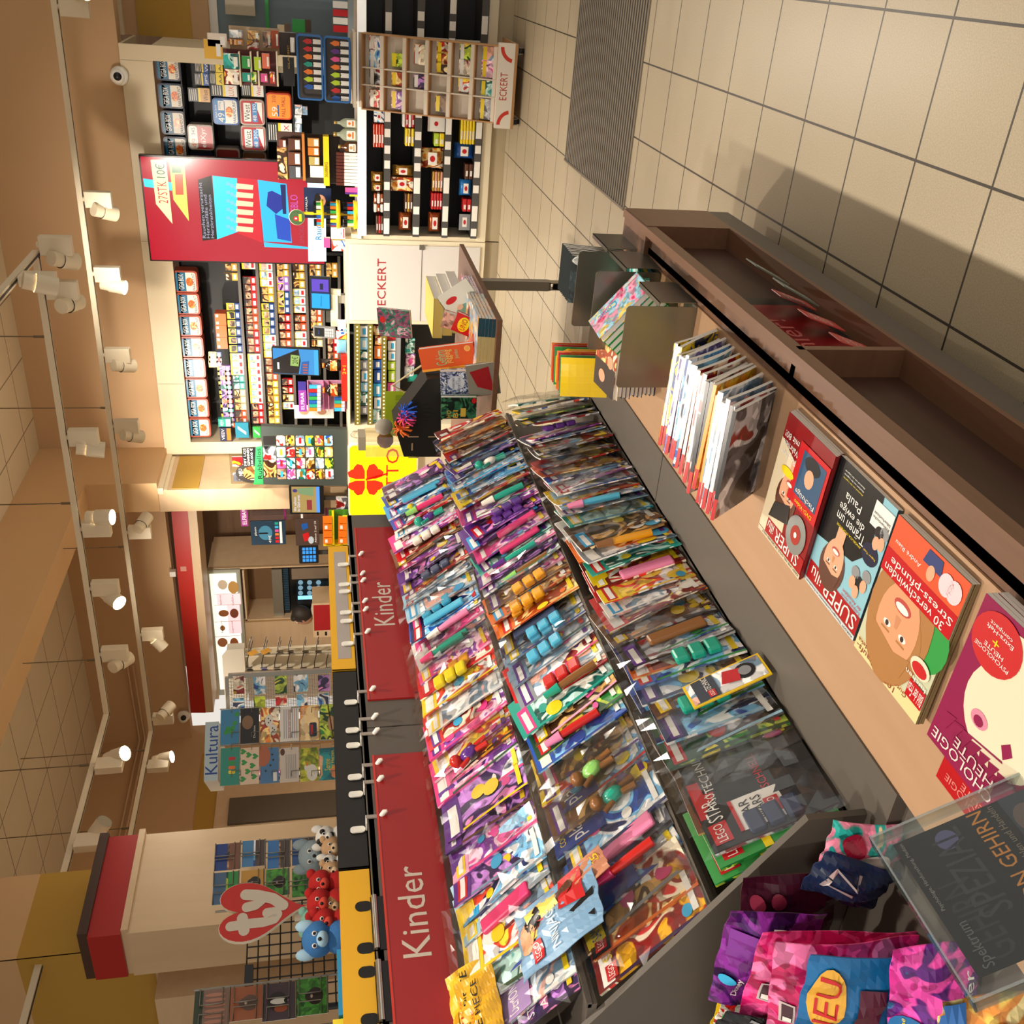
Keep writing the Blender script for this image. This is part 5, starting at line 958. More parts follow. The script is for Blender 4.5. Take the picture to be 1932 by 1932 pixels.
# ---------------------------------------------------------------- generic measuring plane
class PL:
    def __init__(s,p0,xd,yd=(0,0,1),keep=False):
        p0=Vector(p0); yd=Vector(yd)
        if not keep: p0=p0-yd*(p0.z/yd.z)
        s.F=frame(p0,xd,yd); s.I=s.F.inverted(); s.n=Vector((s.F[0][2],s.F[1][2],s.F[2][2])); s.p0=Vector(p0)
    def uv(s,x,y):
        d=ray(x,y); t=(s.p0-CAMP).dot(s.n)/d.dot(s.n); q=s.I@(CAMP+d*t); return q.x,q.y
    def w(s,x,y):
        d=ray(x,y); return CAMP+d*((s.p0-CAMP).dot(s.n)/d.dot(s.n))
    def mb(s,e=None): b=L(e) if e else MB(); b.M=b.M@s.F; return b
    def box(s,x0,y0,x1,y1):
        mx,my=(x0+x1)/2,(y0+y1)/2
        return s.uv(mx,y1)[0],s.uv(x1,my)[1],s.uv(mx,y0)[0],s.uv(x0,my)[1]
    def rect(s,b,x0,y0,x1,y1,z,m): a=s.box(x0,y0,x1,y1); return b.rect(a[0],a[1],a[2],a[3],z,m)
    def block(s,b,x0,y0,x1,y1,z0,z1,m,bev=0): a=s.box(x0,y0,x1,y1); return b.box(a[0],a[2],a[1],a[3],z0,z1,m,bev)
    def text(s,b,t,x0,y0,x1,y1,z,m,keep=False): a=s.box(x0,y0,x1,y1); return b.text(t,a[0],a[1],a[2],a[3],z,m,0,keep)
    def poly(s,b,pts,z,m): return b.poly([s.uv(*p) for p in pts],z,m)
# ---------------------------------------------------------------- foil toy bags in the near bin
def foil(h1,h2,rough=.22): return art([h1,h2,h1,'#ffffff' if 0 else h2],7,rough,1.0)
def bagpx(Y,TL,TR,BL,front,draw,label,t=.03,seed=1,lean=-.12,cat='toy bag'):
    p=PL((0,Y,.6),(1,0,0),(0,-lean,1)); tl,tr,bl=[Vector(p.w(*q)) for q in (TL,TR,BL)]
    xd=(tr-tl); up=(tl-bl); w,h=xd.length,up.length
    return pouch(w,h,front,draw,frame(bl,xd,up),label,'foil_bag',cat,'foil toy bags in the near bin',t,random.Random(seed))
E_=lambda *a:None
hearts=lambda b,w,h,z,m:[b.ell(w*x,h*y,.008,.007,z+.001,m,8) for x,y in ((.2,.3),(.3,.55),(.7,.4),(.8,.2),(.15,.75))]
bagpx(1.14,(1553,1625),(1588,1532),(1700,1650),art(['#1f8f8f','#e88aa8','#2aa8a0','#f0d0a0'],12,.2),lambda b,w,h,z:(b.ell(w*.3,h*.8,.02,.016,z,PPK),b.ell(w*.7,h*.75,.024,.02,z,M('#a01838',.3)),b.ell(w*.5,h*.5,.02,.03,z,M('#f0e8e0',.3))),'teal foil bag with pink shapes at the far side of the near bin',seed=3)
bagpx(1.12,(1418,1745),(1436,1590),(1560,1790),M('#3a1020',.25),lambda b,w,h,z:([b.ell(w*x,h*y,.018,.014,z,M('#8a2a44',.3),14) for x,y in ((.2,.85),(.45,.88),(.75,.85),(.25,.65),(.8,.65))],b.text('Funtoys',w*.3,h*.7,w*.7,h*.78,z+.001,M('#d8b05a',.3))),'dark wine red bag with outlined toy stickers beside the grey divider',seed=4)
bagpx(1.10,(1528,1660),(1585,1590),(1640,1710),M('#1b2a4a',.2),lambda b,w,h,z:(b.text('TZ',w*.25,h*.5,w*.8,h*.85,z+.001,M('#d8c8c8',.2,.5)),),'navy foil bag with two big silver letters',seed=5)
bagpx(1.07,(1376,1833),(1422,1652),(1502,1885),art(['#4a1a66','#7a2a8a','#2c1040'],9,.18),lambda b,w,h,z:(b.rect(w*.55,h*.1,w*.8,h*.95,z,M('#8a3aa0',.2,.3),3),b.text('Disney',w*.12,h*.72,w*.36,h*.8,z,PRW),b.text('DIE',w*.18,h*.62,w*.32,h*.68,z,PRW),b.text('EISKÖNIGIN',w*.08,h*.42,w*.9,h*.58,z+.002,PRW),b.ell(w*.3,h*.88,.012,.016,z,PCY)),'glossy purple bag with a white fairy tale title along its edge',seed=6)
PKF=art(['#d8206e','#e84a92','#b81a58','#f07ab0'],10,.18)
def crown(b,w,h,z,x,y): b.poly([(w*x,h*y),(w*(x+.28),h*y),(w*(x+.32),h*(y+.11)),(w*(x+.2),h*(y+.06)),(w*(x+.14),h*(y+.13)),(w*(x+.08),h*(y+.06)),(w*(x-.04),h*(y+.11))],z,M('#c8a060',.25,.5))
def phone(b,w,h,z,x,y): b.rrect(w*x,h*y,w*x+.05,h*y+.026,.005,z,M('#c8b8b8',.3)); b.rrect(w*x+.004,h*y+.004,w*x+.046,h*y+.022,.003,z+.001,M('#4a2a34',.3)); b.rect(w*x+.006,h*y+.006,w*x+.018,h*y+.02,z+.002,PRW)
PD=lambda b,w,h,z:(phone(b,w,h,z,.45,.84),crown(b,w,h,z,.35,.62),hearts(b,w,h,z,M('#c8c0d0',.25,.4)),b.rrect(w*.2,h*.25,w*.75,h*.5,.015,z,M('#241a34',.2)),b.text('EISKÖNIGIN',w*.22,h*.33,w*.73,h*.43,z+.001,PGR),b.ell(w*.4,h*.12,.03,.016,z,M('#d8904a',.3)))
bagpx(1.02,(1448,1872),(1520,1648),(1650,1960),PKF,PD,'bright pink foil bag with a crown, farther of the pink pair',seed=7)
bagpx(.97,(1527,1902),(1563,1658),(1685,1990),PKF,PD,'bright pink foil bag with a crown, nearer of the pink pair',seed=8)
bagpx(.90,(1557,1885),(1607,1706),(1720,1960),M('#1668a4',.22),lambda b,w,h,z:(b.ell(w*.62,h*.84,w*.3,h*.13,z,M('#e0a83a',.3),20),b.text('NEU',w*.2,h*.76,w*.85,h*.92,z+.002,PRD),b.text('NEU',w*.21,h*.765,w*.84,h*.915,z+.003,PRW) if 0 else None,b.rrect(w*.3,h*.42,w*.75,h*.62,.012,z,M('#5a1a34',.2)),b.ell(w*.4,h*.2,w*.3,h*.14,z,M('#a81c2c',.3),18),b.text('Toll-',w*.18,h*.24,w*.6,h*.33,z+.002,PRW),b.text('gepackt!',w*.18,h*.1,w*.8,h*.2,z+.002,PRW)),'blue foil bag with a big NEU burst in the near bin',seed=9)
bagpx(.85,(1690,1960),(1702,1742),(1830,1975),art(['#c81a8a','#e84ab0','#5a1a7a','#2a6aa8'],11,.16),lambda b,w,h,z:(b.ell(w*.3,h*.8,w*.16,h*.22,z,M('#1f6aa8',.25),18),b.text('4 Magische',w*.16,h*.84,w*.44,h*.9,z+.002,PYE),b.text('5 Extras',w*.16,h*.72,w*.44,h*.78,z+.002,PYE),b.ell(w*.2,h*.45,.03,.02,z,PRW),b.text('Magischer',w*.1,h*.1,w*.8,h*.24,z+.002,PRW)),'magenta foil bag with a blue oval badge under the clear sign holder',seed=10)
bagpx(.63,(1785,1975),(1800,1842),(1960,1990),art(['#e8c25a','#d88a3a','#f0dc9a','#8a6a3a'],12,.3),lambda b,w,h,z:(b.rect(0,h*.8,w,h,z,M('#2f6ab0',.3),3),b.ell(w*.5,h*.9,.016,.012,z+.001,M('#f0dc8a',.3)),b.ell(w*.3,h*.4,.02,.016,z,PRD),b.ell(w*.7,h*.5,.018,.016,z,POR)),'yellow paper bag with a blue top edge at the bottom photo corner',seed=11)
for i,(m,tx,lab,y) in enumerate([(M('#e8c41c',.3),'NINJAGO SAMMLER','yellow collector bag strip at the bottom photo edge',1.12),(art(['#c81a1a','#f4f0e8','#c81a1a'],22,.3),'','red and white striped bag at the bottom photo edge',1.08),(M('#2f8a44',.3),'TRÜFFEL','green bag at the bottom photo edge beside the grey divider',1.04),(M('#16181a',.25),'','black and white bag at the bottom photo edge',1.0)]):
    bagpx(y,(1352+i*14,1960-i*14),(1388+i*18,1836+i*6),(1500+i*10,2000),m,(lambda b,w,h,z,tx=tx:b.text(tx,w*.1,h*.82,w*.95,h*.92,z,PBK if i==0 else PRW)) if tx else (lambda b,w,h,z:b.rect(w*.1,h*.5,w*.9,h*.8,z,PGR,3)),lab,.02,20+i)
# ---------------------------------------------------------------- clear sign holder with a black brain magazine poster
e=empty('sign_holder',(-1.0,.74,.44),label='clear plastic sign holder with a black brain science poster',cat='sign holder')
tlw=onZ(1850,1885,.70); trw=onZ(1640,1600,.70); X0=(tlw.x+trw.x)/2; ya,yb=tlw.y,trw.y
F=frame((X0+.115,ya,.47),(0,1,0),(-.45,0,.89)); W=yb-ya; H=.26
GL=film('#f8faf9',.015,.03)
b=L(e); b.M=b.M@F; b.box(0,W,0,H,.010,.013,GL); b.build('front_pane',e); b=L(e); b.M=b.M@F; b.box(0,W,0,H,-.012,-.009,GL); b.build('back_pane',e)
b=L(e); b.M=b.M@F; 
for q in ((0,.004,0,H),(W-.004,W,0,H),(0,W,H-.003,H)): b.box(q[0],q[1],q[2],q[3],-.012,.013,film('#e8f0ee',.3,.05))
b.build('edge_strips',e)
b=L(e); b.M=b.M@F; w,h=W-.05,H-.03; x0,y0=.03,.005
PB=M('#111214',.65); b.box(x0,x0+w,y0,y0+h,0,.002,PB); z=.0026
T_=M('#9a9a98',.4)
b.text('Spektrum',x0+w*.03,y0+h*.86,x0+w*.34,y0+h*.95,z,M('#6a6c6e',.4)); b.text('SPEZIAL',x0+w*.3,y0+h*.60,x0+w*.95,y0+h*.80,z,M('#2c2e30',.4)); b.text('GEHIRN',x0+w*.05,y0+h*.72,x0+w*.6,y0+h*.92,z-.0002,M('#202224',.4)); b.text('Psychologie, Hirnforschung, Medizin',x0+w*.45,y0+h*.94,x0+w*.98,y0+h*.97,z,T_)
b.text('AKTION GEHIRN',x0+w*.02,y0+h*.42,x0+w*.98,y0+h*.52,z+.0004,M('#e0902a',.4)); b.text('Denken, Fühlen und Handeln',x0+w*.3,y0+h*.34,x0+w*.98,y0+h*.39,z,M('#8a7a6a',.4)); b.ell(x0+w*.88,y0+h*.70,.016,.016,z,M('#5a5a8a',.4),18); b.rect(x0,y0,x0+w,y0+h*.3,z,M('#2a3344',.35)); b.ell(x0+w*.8,y0+h*.2,.025,.02,z+.0005,M('#6a5a54',.4)); b.ell(x0+w*.4,y0+h*.12,.05,.03,z+.0005,M('#4a4f58',.4))
b.build('poster',e,label='black poster with orange and grey lettering')
# ---------------------------------------------------------------- book table behind the rack
bt=empty('book_table',(-1.8,4.9,0),label='small wheeled table with a brown top full of books',cat='table')
b=L(bt); b.box(-2.7,-1.465,4.28,5.62,.635,.66,wood('#6b4a36','#7d5a44','Y',.45)); b.build('table_top',bt)
lx,ly=-1.67,5.72
b=L(bt); b.box(-1.70,-1.645,5.50,5.56,.13,.635,M('#8c8578',.45)); b.build('leg',bt); b=L(bt); b.box(-2.62,-2.56,4.35,4.41,.13,.635,M('#8c8578',.45)); b.build('leg',bt)
def caster(e,x,y,zt,r=.05):
    b=L(e); b.box(x-.025,x+.025,y-.03,y+.03,zt-.012,zt,METAL); b.box(x-.022,x-.017,y-.03,y+.03,zt-r*1.4,zt,METAL); b.box(x+.017,x+.022,y-.03,y+.03,zt-r*1.4,zt,METAL); k=b.build('caster',e)
    b=L(e); b.tube([(x-.015,y,r),(x+.015,y,r)],r,BLACK,16); b.tube([(x-.017,y,r),(x+.017,y,r)],r*.5,PGR,12); b.build('wheel',k)
caster(bt,-1.672,5.53,.13); caster(bt,-2.59,4.38,.13)
TZ=.66
Z4b=zf(600,400,400)
# puzzle magazines in a flat stack with teal spines
for i in range(5):
    book(.36,.40,.016,art(['#d8402a','#e8a04a','#8ab0c8','#f0d8c0'],8),M('#1f4a5a',.4),frame((-1.83,4.34+.004*i,TZ+.0005+.0165*i),(1,0,0),(0,1,0)) if 0 else frame((-1.83,4.315+.003*i,TZ+.0005+.0165*i),(0,1,0),(-1,0,0)) if 0 else frame((-1.83,4.31+.003*i,TZ+.0005+.0165*i),(1,0,0),(0,1,0)),'red puzzle book with a teal spine, %s from the table top'%ORD[i],'flat stack of puzzle books on the table',(lambda b,w,h,z:(b.ell(w*.5,h*.3,.06,.05,z,PRD),b.rect(w*.1,h*.7,w*.9,h*.9,z,ART[1],2))) if i==4 else None)
for o in [o for o in bpy.data.objects if o.get('group')=='flat stack of puzzle books on the table']:
    k=MB(); k.box(0,.36,-.0015,0,.0,.016,M('#1f4a5a',.4)); k.box(.09,.27,-.0022,-.0014,.0,.016,M('#c9b27a',.4)); k.build('spine',o)
for i in range(4):
    book(.30,.22,.013,ART[3],PGR,frame((-1.50,4.80+.01*i,TZ+.0005+.0135*i),(0,1,0),(-1,0,0)),'grey magazine, %s from the table top beside the thick books'%ORD[i],'grey magazines on the table')
for i in range(3):
    book(.42,.22,.052,M('#e8d24a',.35) if i==2 else PAPER,M('#d8c06a',.35),frame((-1.56-.02*i,4.98+.015*i,TZ+.0545+.0005+.0525*i),(0,1,0),(-1,0,0)),'thick paperback with cream page edges, %s of the pile on the table'%['lowest','middle','top'][i],'thick paperbacks on the table')
book(.17,.21,.02,art(['#2f5a54','#8a4a6a','#3a7a68','#c8a0b0'],14),PBK,frame((-1.98,5.45,.935),(1,0,.1),(0,.5,.87)),'green and violet patterned paperback leaning on the thick books',None,lambda b,w,h,z:(b.text('AA',w*.1,h*.1,w*.4,h*.35,z,M('#e0b0c0',.4)),b.ell(w*.6,h*.85,.02,.02,z,PRD)))
# leaning books: photo corner -> plane facing the rack side
def leanbook(Y,TL,TR,BL,t,cover,spine,label,draw=None,lean=.25,group=None):
    p=PL((0,Y,.8),(1,0,0),(0,lean,1)); tl,tr,bl=[Vector(p.w(*q)) for q in (TL,TR,BL)]; xd=tr-tl; up=tl-bl
    F=frame(bl,xd,up); F=F@Matrix.Translation((0,0,-t)); return book(xd.length,up.length,t,cover,spine,F,label,group,draw)
def gehirn(b,w,h,z): b.text('Gehirn',w*.2,h*.52,w*.85,h*.72,z,M('#8ac08a',.4)); b.text('jogging',w*.25,h*.40,w*.85,h*.55,z+.0006,M('#e8c46a',.4)); b.text('Jumbo',w*.42,h*.28,w*.82,h*.37,z,M('#8ac08a',.4)); b.ell(w*.8,h*.12,w*.13,w*.13,z,M('#f0b45a',.4)); b.text('555',w*.72,h*.09,w*.88,h*.15,z+.001,POR); b.rect(0,0,w*.1,h,z,M('#f0a030',.4))
leanbook(4.42,(797,700),(788,657),(900,690),.03,M('#d8541c',.4),M('#f0a030',.4),'orange brain training book with green and yellow title leaning at the table edge',gehirn)
def fairy(b,w,h,z): b.rect(0,0,w*.16,h,z,M('#a8b4c8',.4)); b.ell(w*.58,h*.55,w*.26,h*.24,z,M('#c8cdd8',.4),18); b.text('MÄRCHEN',w*.38,h*.60,w*.78,h*.68,z+.0008,M('#33436a',.4)); b.text('AUS',w*.52,h*.53,w*.64,h*.57,z+.0008,M('#33436a',.4)); b.text('PORTUGAL',w*.36,h*.43,w*.8,h*.51,z+.0008,M('#33436a',.4)); b.ell(w*.85,h*.1,w*.12,w*.12,z,PRD); b.text('7',w*.82,h*.06,w*.88,h*.14,z+.001,PRW)
leanbook(4.34,(832,750),(830,700),(898,750),.04,art(['#3a4a78','#aab4c8','#2c3a66','#c8d0dc'],34,.4),M('#7a88a8',.4),'blue and white patterned fairy tale book standing on the table',fairy,.1)
leanbook(4.26,(832,792),(833,752),(898,790),.03,art(['#14382c','#2f6a4a','#0c2018','#4a8a5a'],14,.4),PBK,'dark green illustrated book standing beside the fairy tale book',lambda b,w,h,z:(b.text('HO',w*.05,h*.72,w*.4,h*.84,z,M('#e0a83a',.4)),b.text('BI',w*.05,h*.52,w*.4,h*.66,z,M('#e0a83a',.4)),b.rect(w*.1,h*.3,w*.5,h*.45,z,M('#d8b44a',.4)),b.ell(w*.85,h*.08,w*.13,w*.1,z,PRD)),.05)
leanbook(4.40,(815,772),(815,733),(835,792),.02,art(['#123a3a','#2a7a6a','#0c2424'],18,.4),PBK,'teal leaf patterned book behind the fairy tale book',None,.05)
for i in range(3): leanbook(4.75+.02*i,(787+i*5,637-i*3),(840-i*0,602),(790+i*5,661-i*2) if 0 else (880,640),.012,M('#d8d8cc',.4) if i==0 else M('#24544a',.4),M('#24544a',.4),['white and teal colouring book with flowing drawings','first teal book behind the colouring book','second teal book behind the colouring book'][i],(lambda b,w,h,z:(b.ell(w*.3,h*.8,w*.18,h*.06,z,PRD),b.ell(w*.5,h*.5,w*.3,h*.12,z,M('#7ab0a0',.4)),b.ell(w*.6,h*.35,w*.2,h*.1,z+.001,M('#3a3a5a',.4)),b.ell(w*.4,h*.6,w*.1,h*.05,z+.001,M('#e8c4a8',.4)))) if i==0 else None,.3)
leanbook(4.62,(830,640),(838,612),(882,632),.04,art(['#a86a5a','#c89a8a','#7a4a3a'],10,.4),PRD,'brown pink card game box beside the colouring book',lambda b,w,h,z:b.poly([(w*.1,h*.3),(w*.6,h*.5),(w*.9,h*.1),(w*.4,0)],z,PRD),.2)
leanbook(4.60,(848,640),(862,608),(884,636),.03,M('#c81c1c',.35),PRD,'red and yellow card game box',lambda b,w,h,z:(b.ell(w*.5,h*.5,w*.4,h*.3,z,PYE,18),b.text('UNO',w*.2,h*.35,w*.8,h*.65,z+.001,PRD)),.2)
leanbook(4.30,(900,780),(893,722),(945,742),.02,M('#8a8578',.4),PRD,'grey display card with a red smear at the table corner',lambda b,w,h,z:b.poly([(w*.1,h*.2),(w*.9,h*.3),(w*.8,h*.9),(w*.3,h*.7)],z,M('#a01c24',.4)),.05)
# black cardboard display with yarn pompons
dp=empty('cardboard_display',(-2.05,4.5,TZ),label='black slotted cardboard display holding coloured yarn tassels',cat='display')
p=PL((0,4.40,.9),(1,0,0)); b=p.mb(dp); P=[p.uv(*q) for q in ((830,700),(829,862),(763,862),(737,758),(760,745))]; P=[p.uv(832,712),p.uv(832,862),p.uv(762,862),p.uv(743,800),p.uv(806,716)]
b.prism(P[::-1],-.16,0,M('#16130f',.6)); b.build('box',dp)
b=p.mb(dp)
for q in ((770,823,790,825),(808,823,826,825),(776,836,779,850),(770,862,790,864)): p.rect(b,*q,.001,M('#b89a78',.6))
b.build('cardboard_slots',dp)
b=L(dp); rn=random.Random(5)
def tassel(x,y,m,label):
    b=MB(); c=Vector(onY(x,y,4.36)); 
    for k in range(26):
        d=Vector((rn.uniform(-1,1),rn.uniform(-.8,.4),rn.uniform(-1,1))).normalized(); b.tube([c,c+d*.025+Vector((0,0,.008)),c+d*.05+Vector((0,0,-.006))],.0035,m,5,caps=False)
    return b.build('yarn_tassel',None,label=label,cat='yarn tassel',group='yarn tassels')
tassel(768,776,M('#1f5fd0',.8),'blue yarn tassel in the black display'); tassel(765,790,M('#e8488c',.8),'pink yarn tassel in the black display'); tassel(757,808,M('#f07a2a',.8),'small orange yarn tassel at the bottom of the black display')
# lime leaflet and clear donation boxes
leanbook(4.78,(727,822),(727,738),(790,822),.004,M('#a8c41e',.45),M('#a8c41e',.45),'lime green leaflet standing behind the black display',lambda b,w,h,z:[b.rect(w*(.50+.15*i),h*.3,w*(.62+.15*i),h*.7,z,M('#8aa818',.5)) for i in range(3)],.02)
e=empty('clear_box',(-2.3,4.7,.66),label='clear plastic box with a brown knitted piece beside the black display',cat='box')
p=PL((0,4.6,1.0),(1,0,0)); b=p.mb(e); p.block(b,690,825,768,862,-.12,0,film('#f8f4e4',.10,.05)); b.build('clear_walls',e)
b=p.mb(e); u=p.uv(728,838); b.ball((u[0],u[1],-.05),.05,M('#8a5424',.7),10,(1,.9,.6)); b.build('knitted_piece',e)
b=p.mb(e); p.block(b,676,825,690,850,-.10,0,M('#d8ccb0',.4)); b.build('cream_top',e)
o=MB(); u=onY(724,805,4.5); o.M=Matrix.Translation(u)@Matrix.Rotation(R_(90),4,'X'); o.lathe([(0,0),(.045,0),(.045,.004),(0,.004)],M('#b8b0a0',.45),n=24); o.build('price_disc',None,label='round grey price disc in front of the clear box',cat='price disc')
# shopping bag handles and small goods on the table
for i,(x,y,r,m) in enumerate([(795,735,.05,M('#d88a5a',.6)),(812,728,.045,M('#c8703a',.6)),(800,757,.045,M('#e8d8c8',.6)),(786,742,.04,M('#c8b45a',.6))]):
    b=MB(); c=onY(x,y,4.62); b.ball(c[:],r,m,12,(1.1,.8,.9)); b.ball((c.x-.02,c.y-.03,c.z+.03),r*.5,m,10); b.build('plush_keyring',None,label=['orange','rust','cream','olive'][i]+' plush trinket in the heap on the book table',cat='trinket',group='plush trinkets on the book table')
b=MB(); a1=onY(740,727,4.7); c1=onY(795,690,4.7); c2=onY(800,760,4.7); 
b.tube([c1,a1,c2],.006,M('#d8c89a',.6),6); b.build('cord_handle',None,label='beige cord handle rising above the trinkets on the book table',cat='cord')
# ---------------------------------------------------------------- trays on the rack top, white hooks
def tray(ya,yb,m,label,inner=None,X=-2.20,h=.085,holes=()):
    e=empty('cardboard_tray',(X-.1,(ya+yb)/2,1.379),label=label,cat='cardboard tray',group='cardboard trays on the rack top')
    b=L(e); b.box(X-.002,X,ya,yb,1.379,1.379+h,m); b.box(X-.16,X-.158,ya,yb,1.379,1.379+h,m); b.box(X-.16,X,ya,ya+.003,1.379,1.379+h,m); b.box(X-.16,X,yb-.003,yb,1.379,1.379+h,m); b.box(X-.16,X,ya,yb,1.379,1.382,m); b.build('carton',e)
    if inner: b=L(e); b.M=b.M@FACE_AISLE(X+.0006,0,0); b.rect(ya+.06,1.395,yb-.05,1.379+h-.022,0,inner); b.build('blank_label',e)
    if holes:
        b=L(e); b.M=b.M@FACE_AISLE(X+.0008,0,0)
        for y in holes: b.rrect(y-.016,1.381,y+.016,1.425,.015,0,M('#14110e',.6))
        b.build('grip_slots',e)
    return e
tray(2.70,3.52,M('#e0a81c',.5),'yellow cardboard tray with a grey label, far end of the rack top',M('#a59b95',.5))
tray(1.845,2.69,M('#1c1917',.55,var=.1),'black cardboard tray in the middle of the rack top')
tray(1.12,1.84,M('#e6ac1e',.5),'yellow cardboard tray with black grip slots, near end of the rack top',holes=[onX(678,1711,-2.2).y,onX(682,1790,-2.2).y,onX(684,1835,-2.2).y,onX(690,1925,-2.2).y])
HK=M('#e4e0d6',.35); HKD=M('#9a9086',.4)
def hook(y,label,i):
    e=empty('label_hook',(-2.165,y,1.36),label=label,cat='hook',group='white hooks on the rack top')
    b=L(e); b.M=b.M@FACE_AISLE(-2.196,0,0); b.prism(rr_pts(y-.030,1.385,y-.008,1.428,.010),0,.004,HK); b.build('prong',e)
    b=L(e); b.box(-2.169,-2.1655,y-.006,y+.006,1.338,1.383,HKD); b.box(-2.196,-2.166,y-.024,y+.006,1.380,1.384,HK); b.build('strap',e)
    b=L(e); b.tube([(-2.168,y,1.340),(-2.152,y,1.330),(-2.148,y,1.322)],[.007,.008,.004],HK,8); b.build('tip',e)
ys=[1049,1086,1099,1138,1154,1196,1305,1357,1385,1444,1476,1542]
for i,yy in enumerate(ys): hook(onX(668+i*1.6,yy,-2.167).y,'white label hook, %s from the far end of the rack top'%nth(i),i)
for k,(ya,yb) in enumerate(((1692,1793),(1815,1930))):
    b=MB(); a=onX(699,yb,-2.165).y; c=onX(699,ya,-2.165).y; b.tube([(-2.163,a,1.376),(-2.163,c,1.376)],.008,CHROME,8); b.box(-2.172,-2.166,a,c,1.352,1.386,BLACK); b.build('clip_rail',None,label='black and chrome clip rail on the near rack top, %s'%('farther one' if k==0 else 'nearer one'),cat='clip rail')
# blue strip behind the near tray
MB().box(-2.40,-2.37,1.53,1.72,1.379,1.475,M('#2aa0d8',.4)).build('display_card',None,label='bright blue cardboard edge behind the near yellow tray',cat='card')
MB().box(-2.42,-2.37,1.1,1.52,1.379,1.49,M('#f4ec3a',.4)).build('display_card',None,label='lemon yellow cardboard edge at the near photo edge of the rack top',cat='card')
# ---------------------------------------------------------------- plush toys behind the trays (plain bears and dogs)
def plush(x,y,X,r,m,m2,label,ears='round',spots=None):
    c=onX(x,y,X); e=empty('plush_toy',(c.x,c.y,1.379),label=label,cat='plush toy',group='plush toys behind the rack top')
    d=Vector((0,0,CZ))-Vector(c); d.z=0; d.normalize(); s=Vector((-d.y,d.x,0))
    b=L(e); b.ball((c.x,c.y,c.z-r*1.35),r*.95,m,14,(1,1,1.2)); b.build('body',e)
    b=L(e); b.ball(c[:],r,m,16,(1,1,.92)); q=Vector(c)+d*r*.8-Vector((0,0,r*.25)); b.ball(q[:],r*.45,m2,12,(1,1,.8)); 
    if spots: 
        for k in range(4): q=Vector(c)+d*r*.75+s*r*[-.5,.5,.2,-.3][k]+Vector((0,0,r*[.4,.3,-.5,.6][k])); b.ball(q[:],r*.25,spots,8)
    hd=b.build('head',e)
    for g in (-1,1):
        b=L(e); q=Vector(c)+s*g*r*.75+Vector((0,0,r*.7))
        b.ball(q[:],r*.36,m if ears=='round' else m2,10,(1,1,1 if ears=='round' else 1.6)); b.build('ear',e)
        b=L(e); q=Vector(c)+d*r*.9+s*g*r*.32+Vector((0,0,r*.18)); b.ball(q[:],r*.15,PRW,10); q=q+d*r*.09; b.ball(q[:],r*.10,BLACK,8); b.build('eye',e)
    b=L(e); q=Vector(c)+d*r*1.2-Vector((0,0,r*.12)); b.ball(q[:],r*.12,BLACK,8); b.build('nose',e)
RF=M('#b81c1c',.9,bump=.4,scale=300); TF=M('#c8a076',.9,bump=.4,scale=300); BF=M('#3a78b8',.9,bump=.4,scale=300); GF=M('#93a4ac',.9,bump=.4,scale=300); WF=M('#e8e4dc',.9,bump=.4,scale=300)
for i,(x,y,r,m,m2,lab,ears,sp) in enumerate([(606,1668,.042,RF,M('#d84a3a',.9),'red plush bear, farthest of three red ones','round',None),(604,1705,.043,RF,M('#d84a3a',.9),'red plush bear in the middle of three','round',None),(613,1742,.042,RF,M('#d84a3a',.9),'red plush bear, nearest of three red ones','round',None),
   (600,1772,.05,BF,M('#a8d0e8',.9),'blue plush animal at the near end of the plush row','long',None),(590,1615,.05,GF,GF,'large grey plush animal behind the tan ones','long',None),(615,1580,.036,WF,WF,'white plush dog with black spots at the far end','long',BLACK),(626,1600,.036,TF,M('#dcc09a',.9),'tan plush bear beside the spotted dog','round',None),
   (626,1645,.036,TF,M('#dcc09a',.9),'tan plush bear in front of the red bears','round',None),(628,1712,.036,M('#a87a50',.9),M('#c8a076',.9),'brown plush bear in front of the red bears','round',None),(590,1738,.04,M('#8fc8b4',.9),M('#b08ac8',.9),'mint and violet plush animal above the blue one','round',None),(622,1632,.032,WF,WF,'small white plush dog with a black nose between tan bears','long',BLACK)]):
    plush(x,y,-2.47 if i not in (4,9) else -2.56,r,m,m2,lab,ears,sp)
# red and white heart sign
hs=empty('heart_sign',(-2.58,2.08,1.379),label='red heart shaped sign with white ty lettering above the plush toys',cat='sign')
ph=PL((-2.6,2.05,1.7),(.32,.95,0)); 
def heart(cx,cy,w,h):
    o=[]
    for i in range(48):
        t=2*math.pi*i/48; X=16*math.sin(t)**3; Y=13*math.cos(t)-5*math.cos(2*t)-2*math.cos(3*t)-math.cos(4*t); o.append((cx+X/32*w,cy+(Y+2.5)/29*h))
    return o[::-1]
a=ph.box(413,1662,581,1773); cx,cy,w,h=(a[0]+a[2])/2,(a[1]+a[3])/2,a[2]-a[0],a[3]-a[1]
b=ph.mb(hs); b.prism(heart(cx,cy,w,h),-.022,-.002,M('#efe6d2',.5)); b.build('board',hs)
b=ph.mb(hs); b.prism(heart(cx,cy,w*.985,h*.985),-.002,0,M('#c8200f',.4)); b.build('red_face',hs)
b=ph.mb(hs)
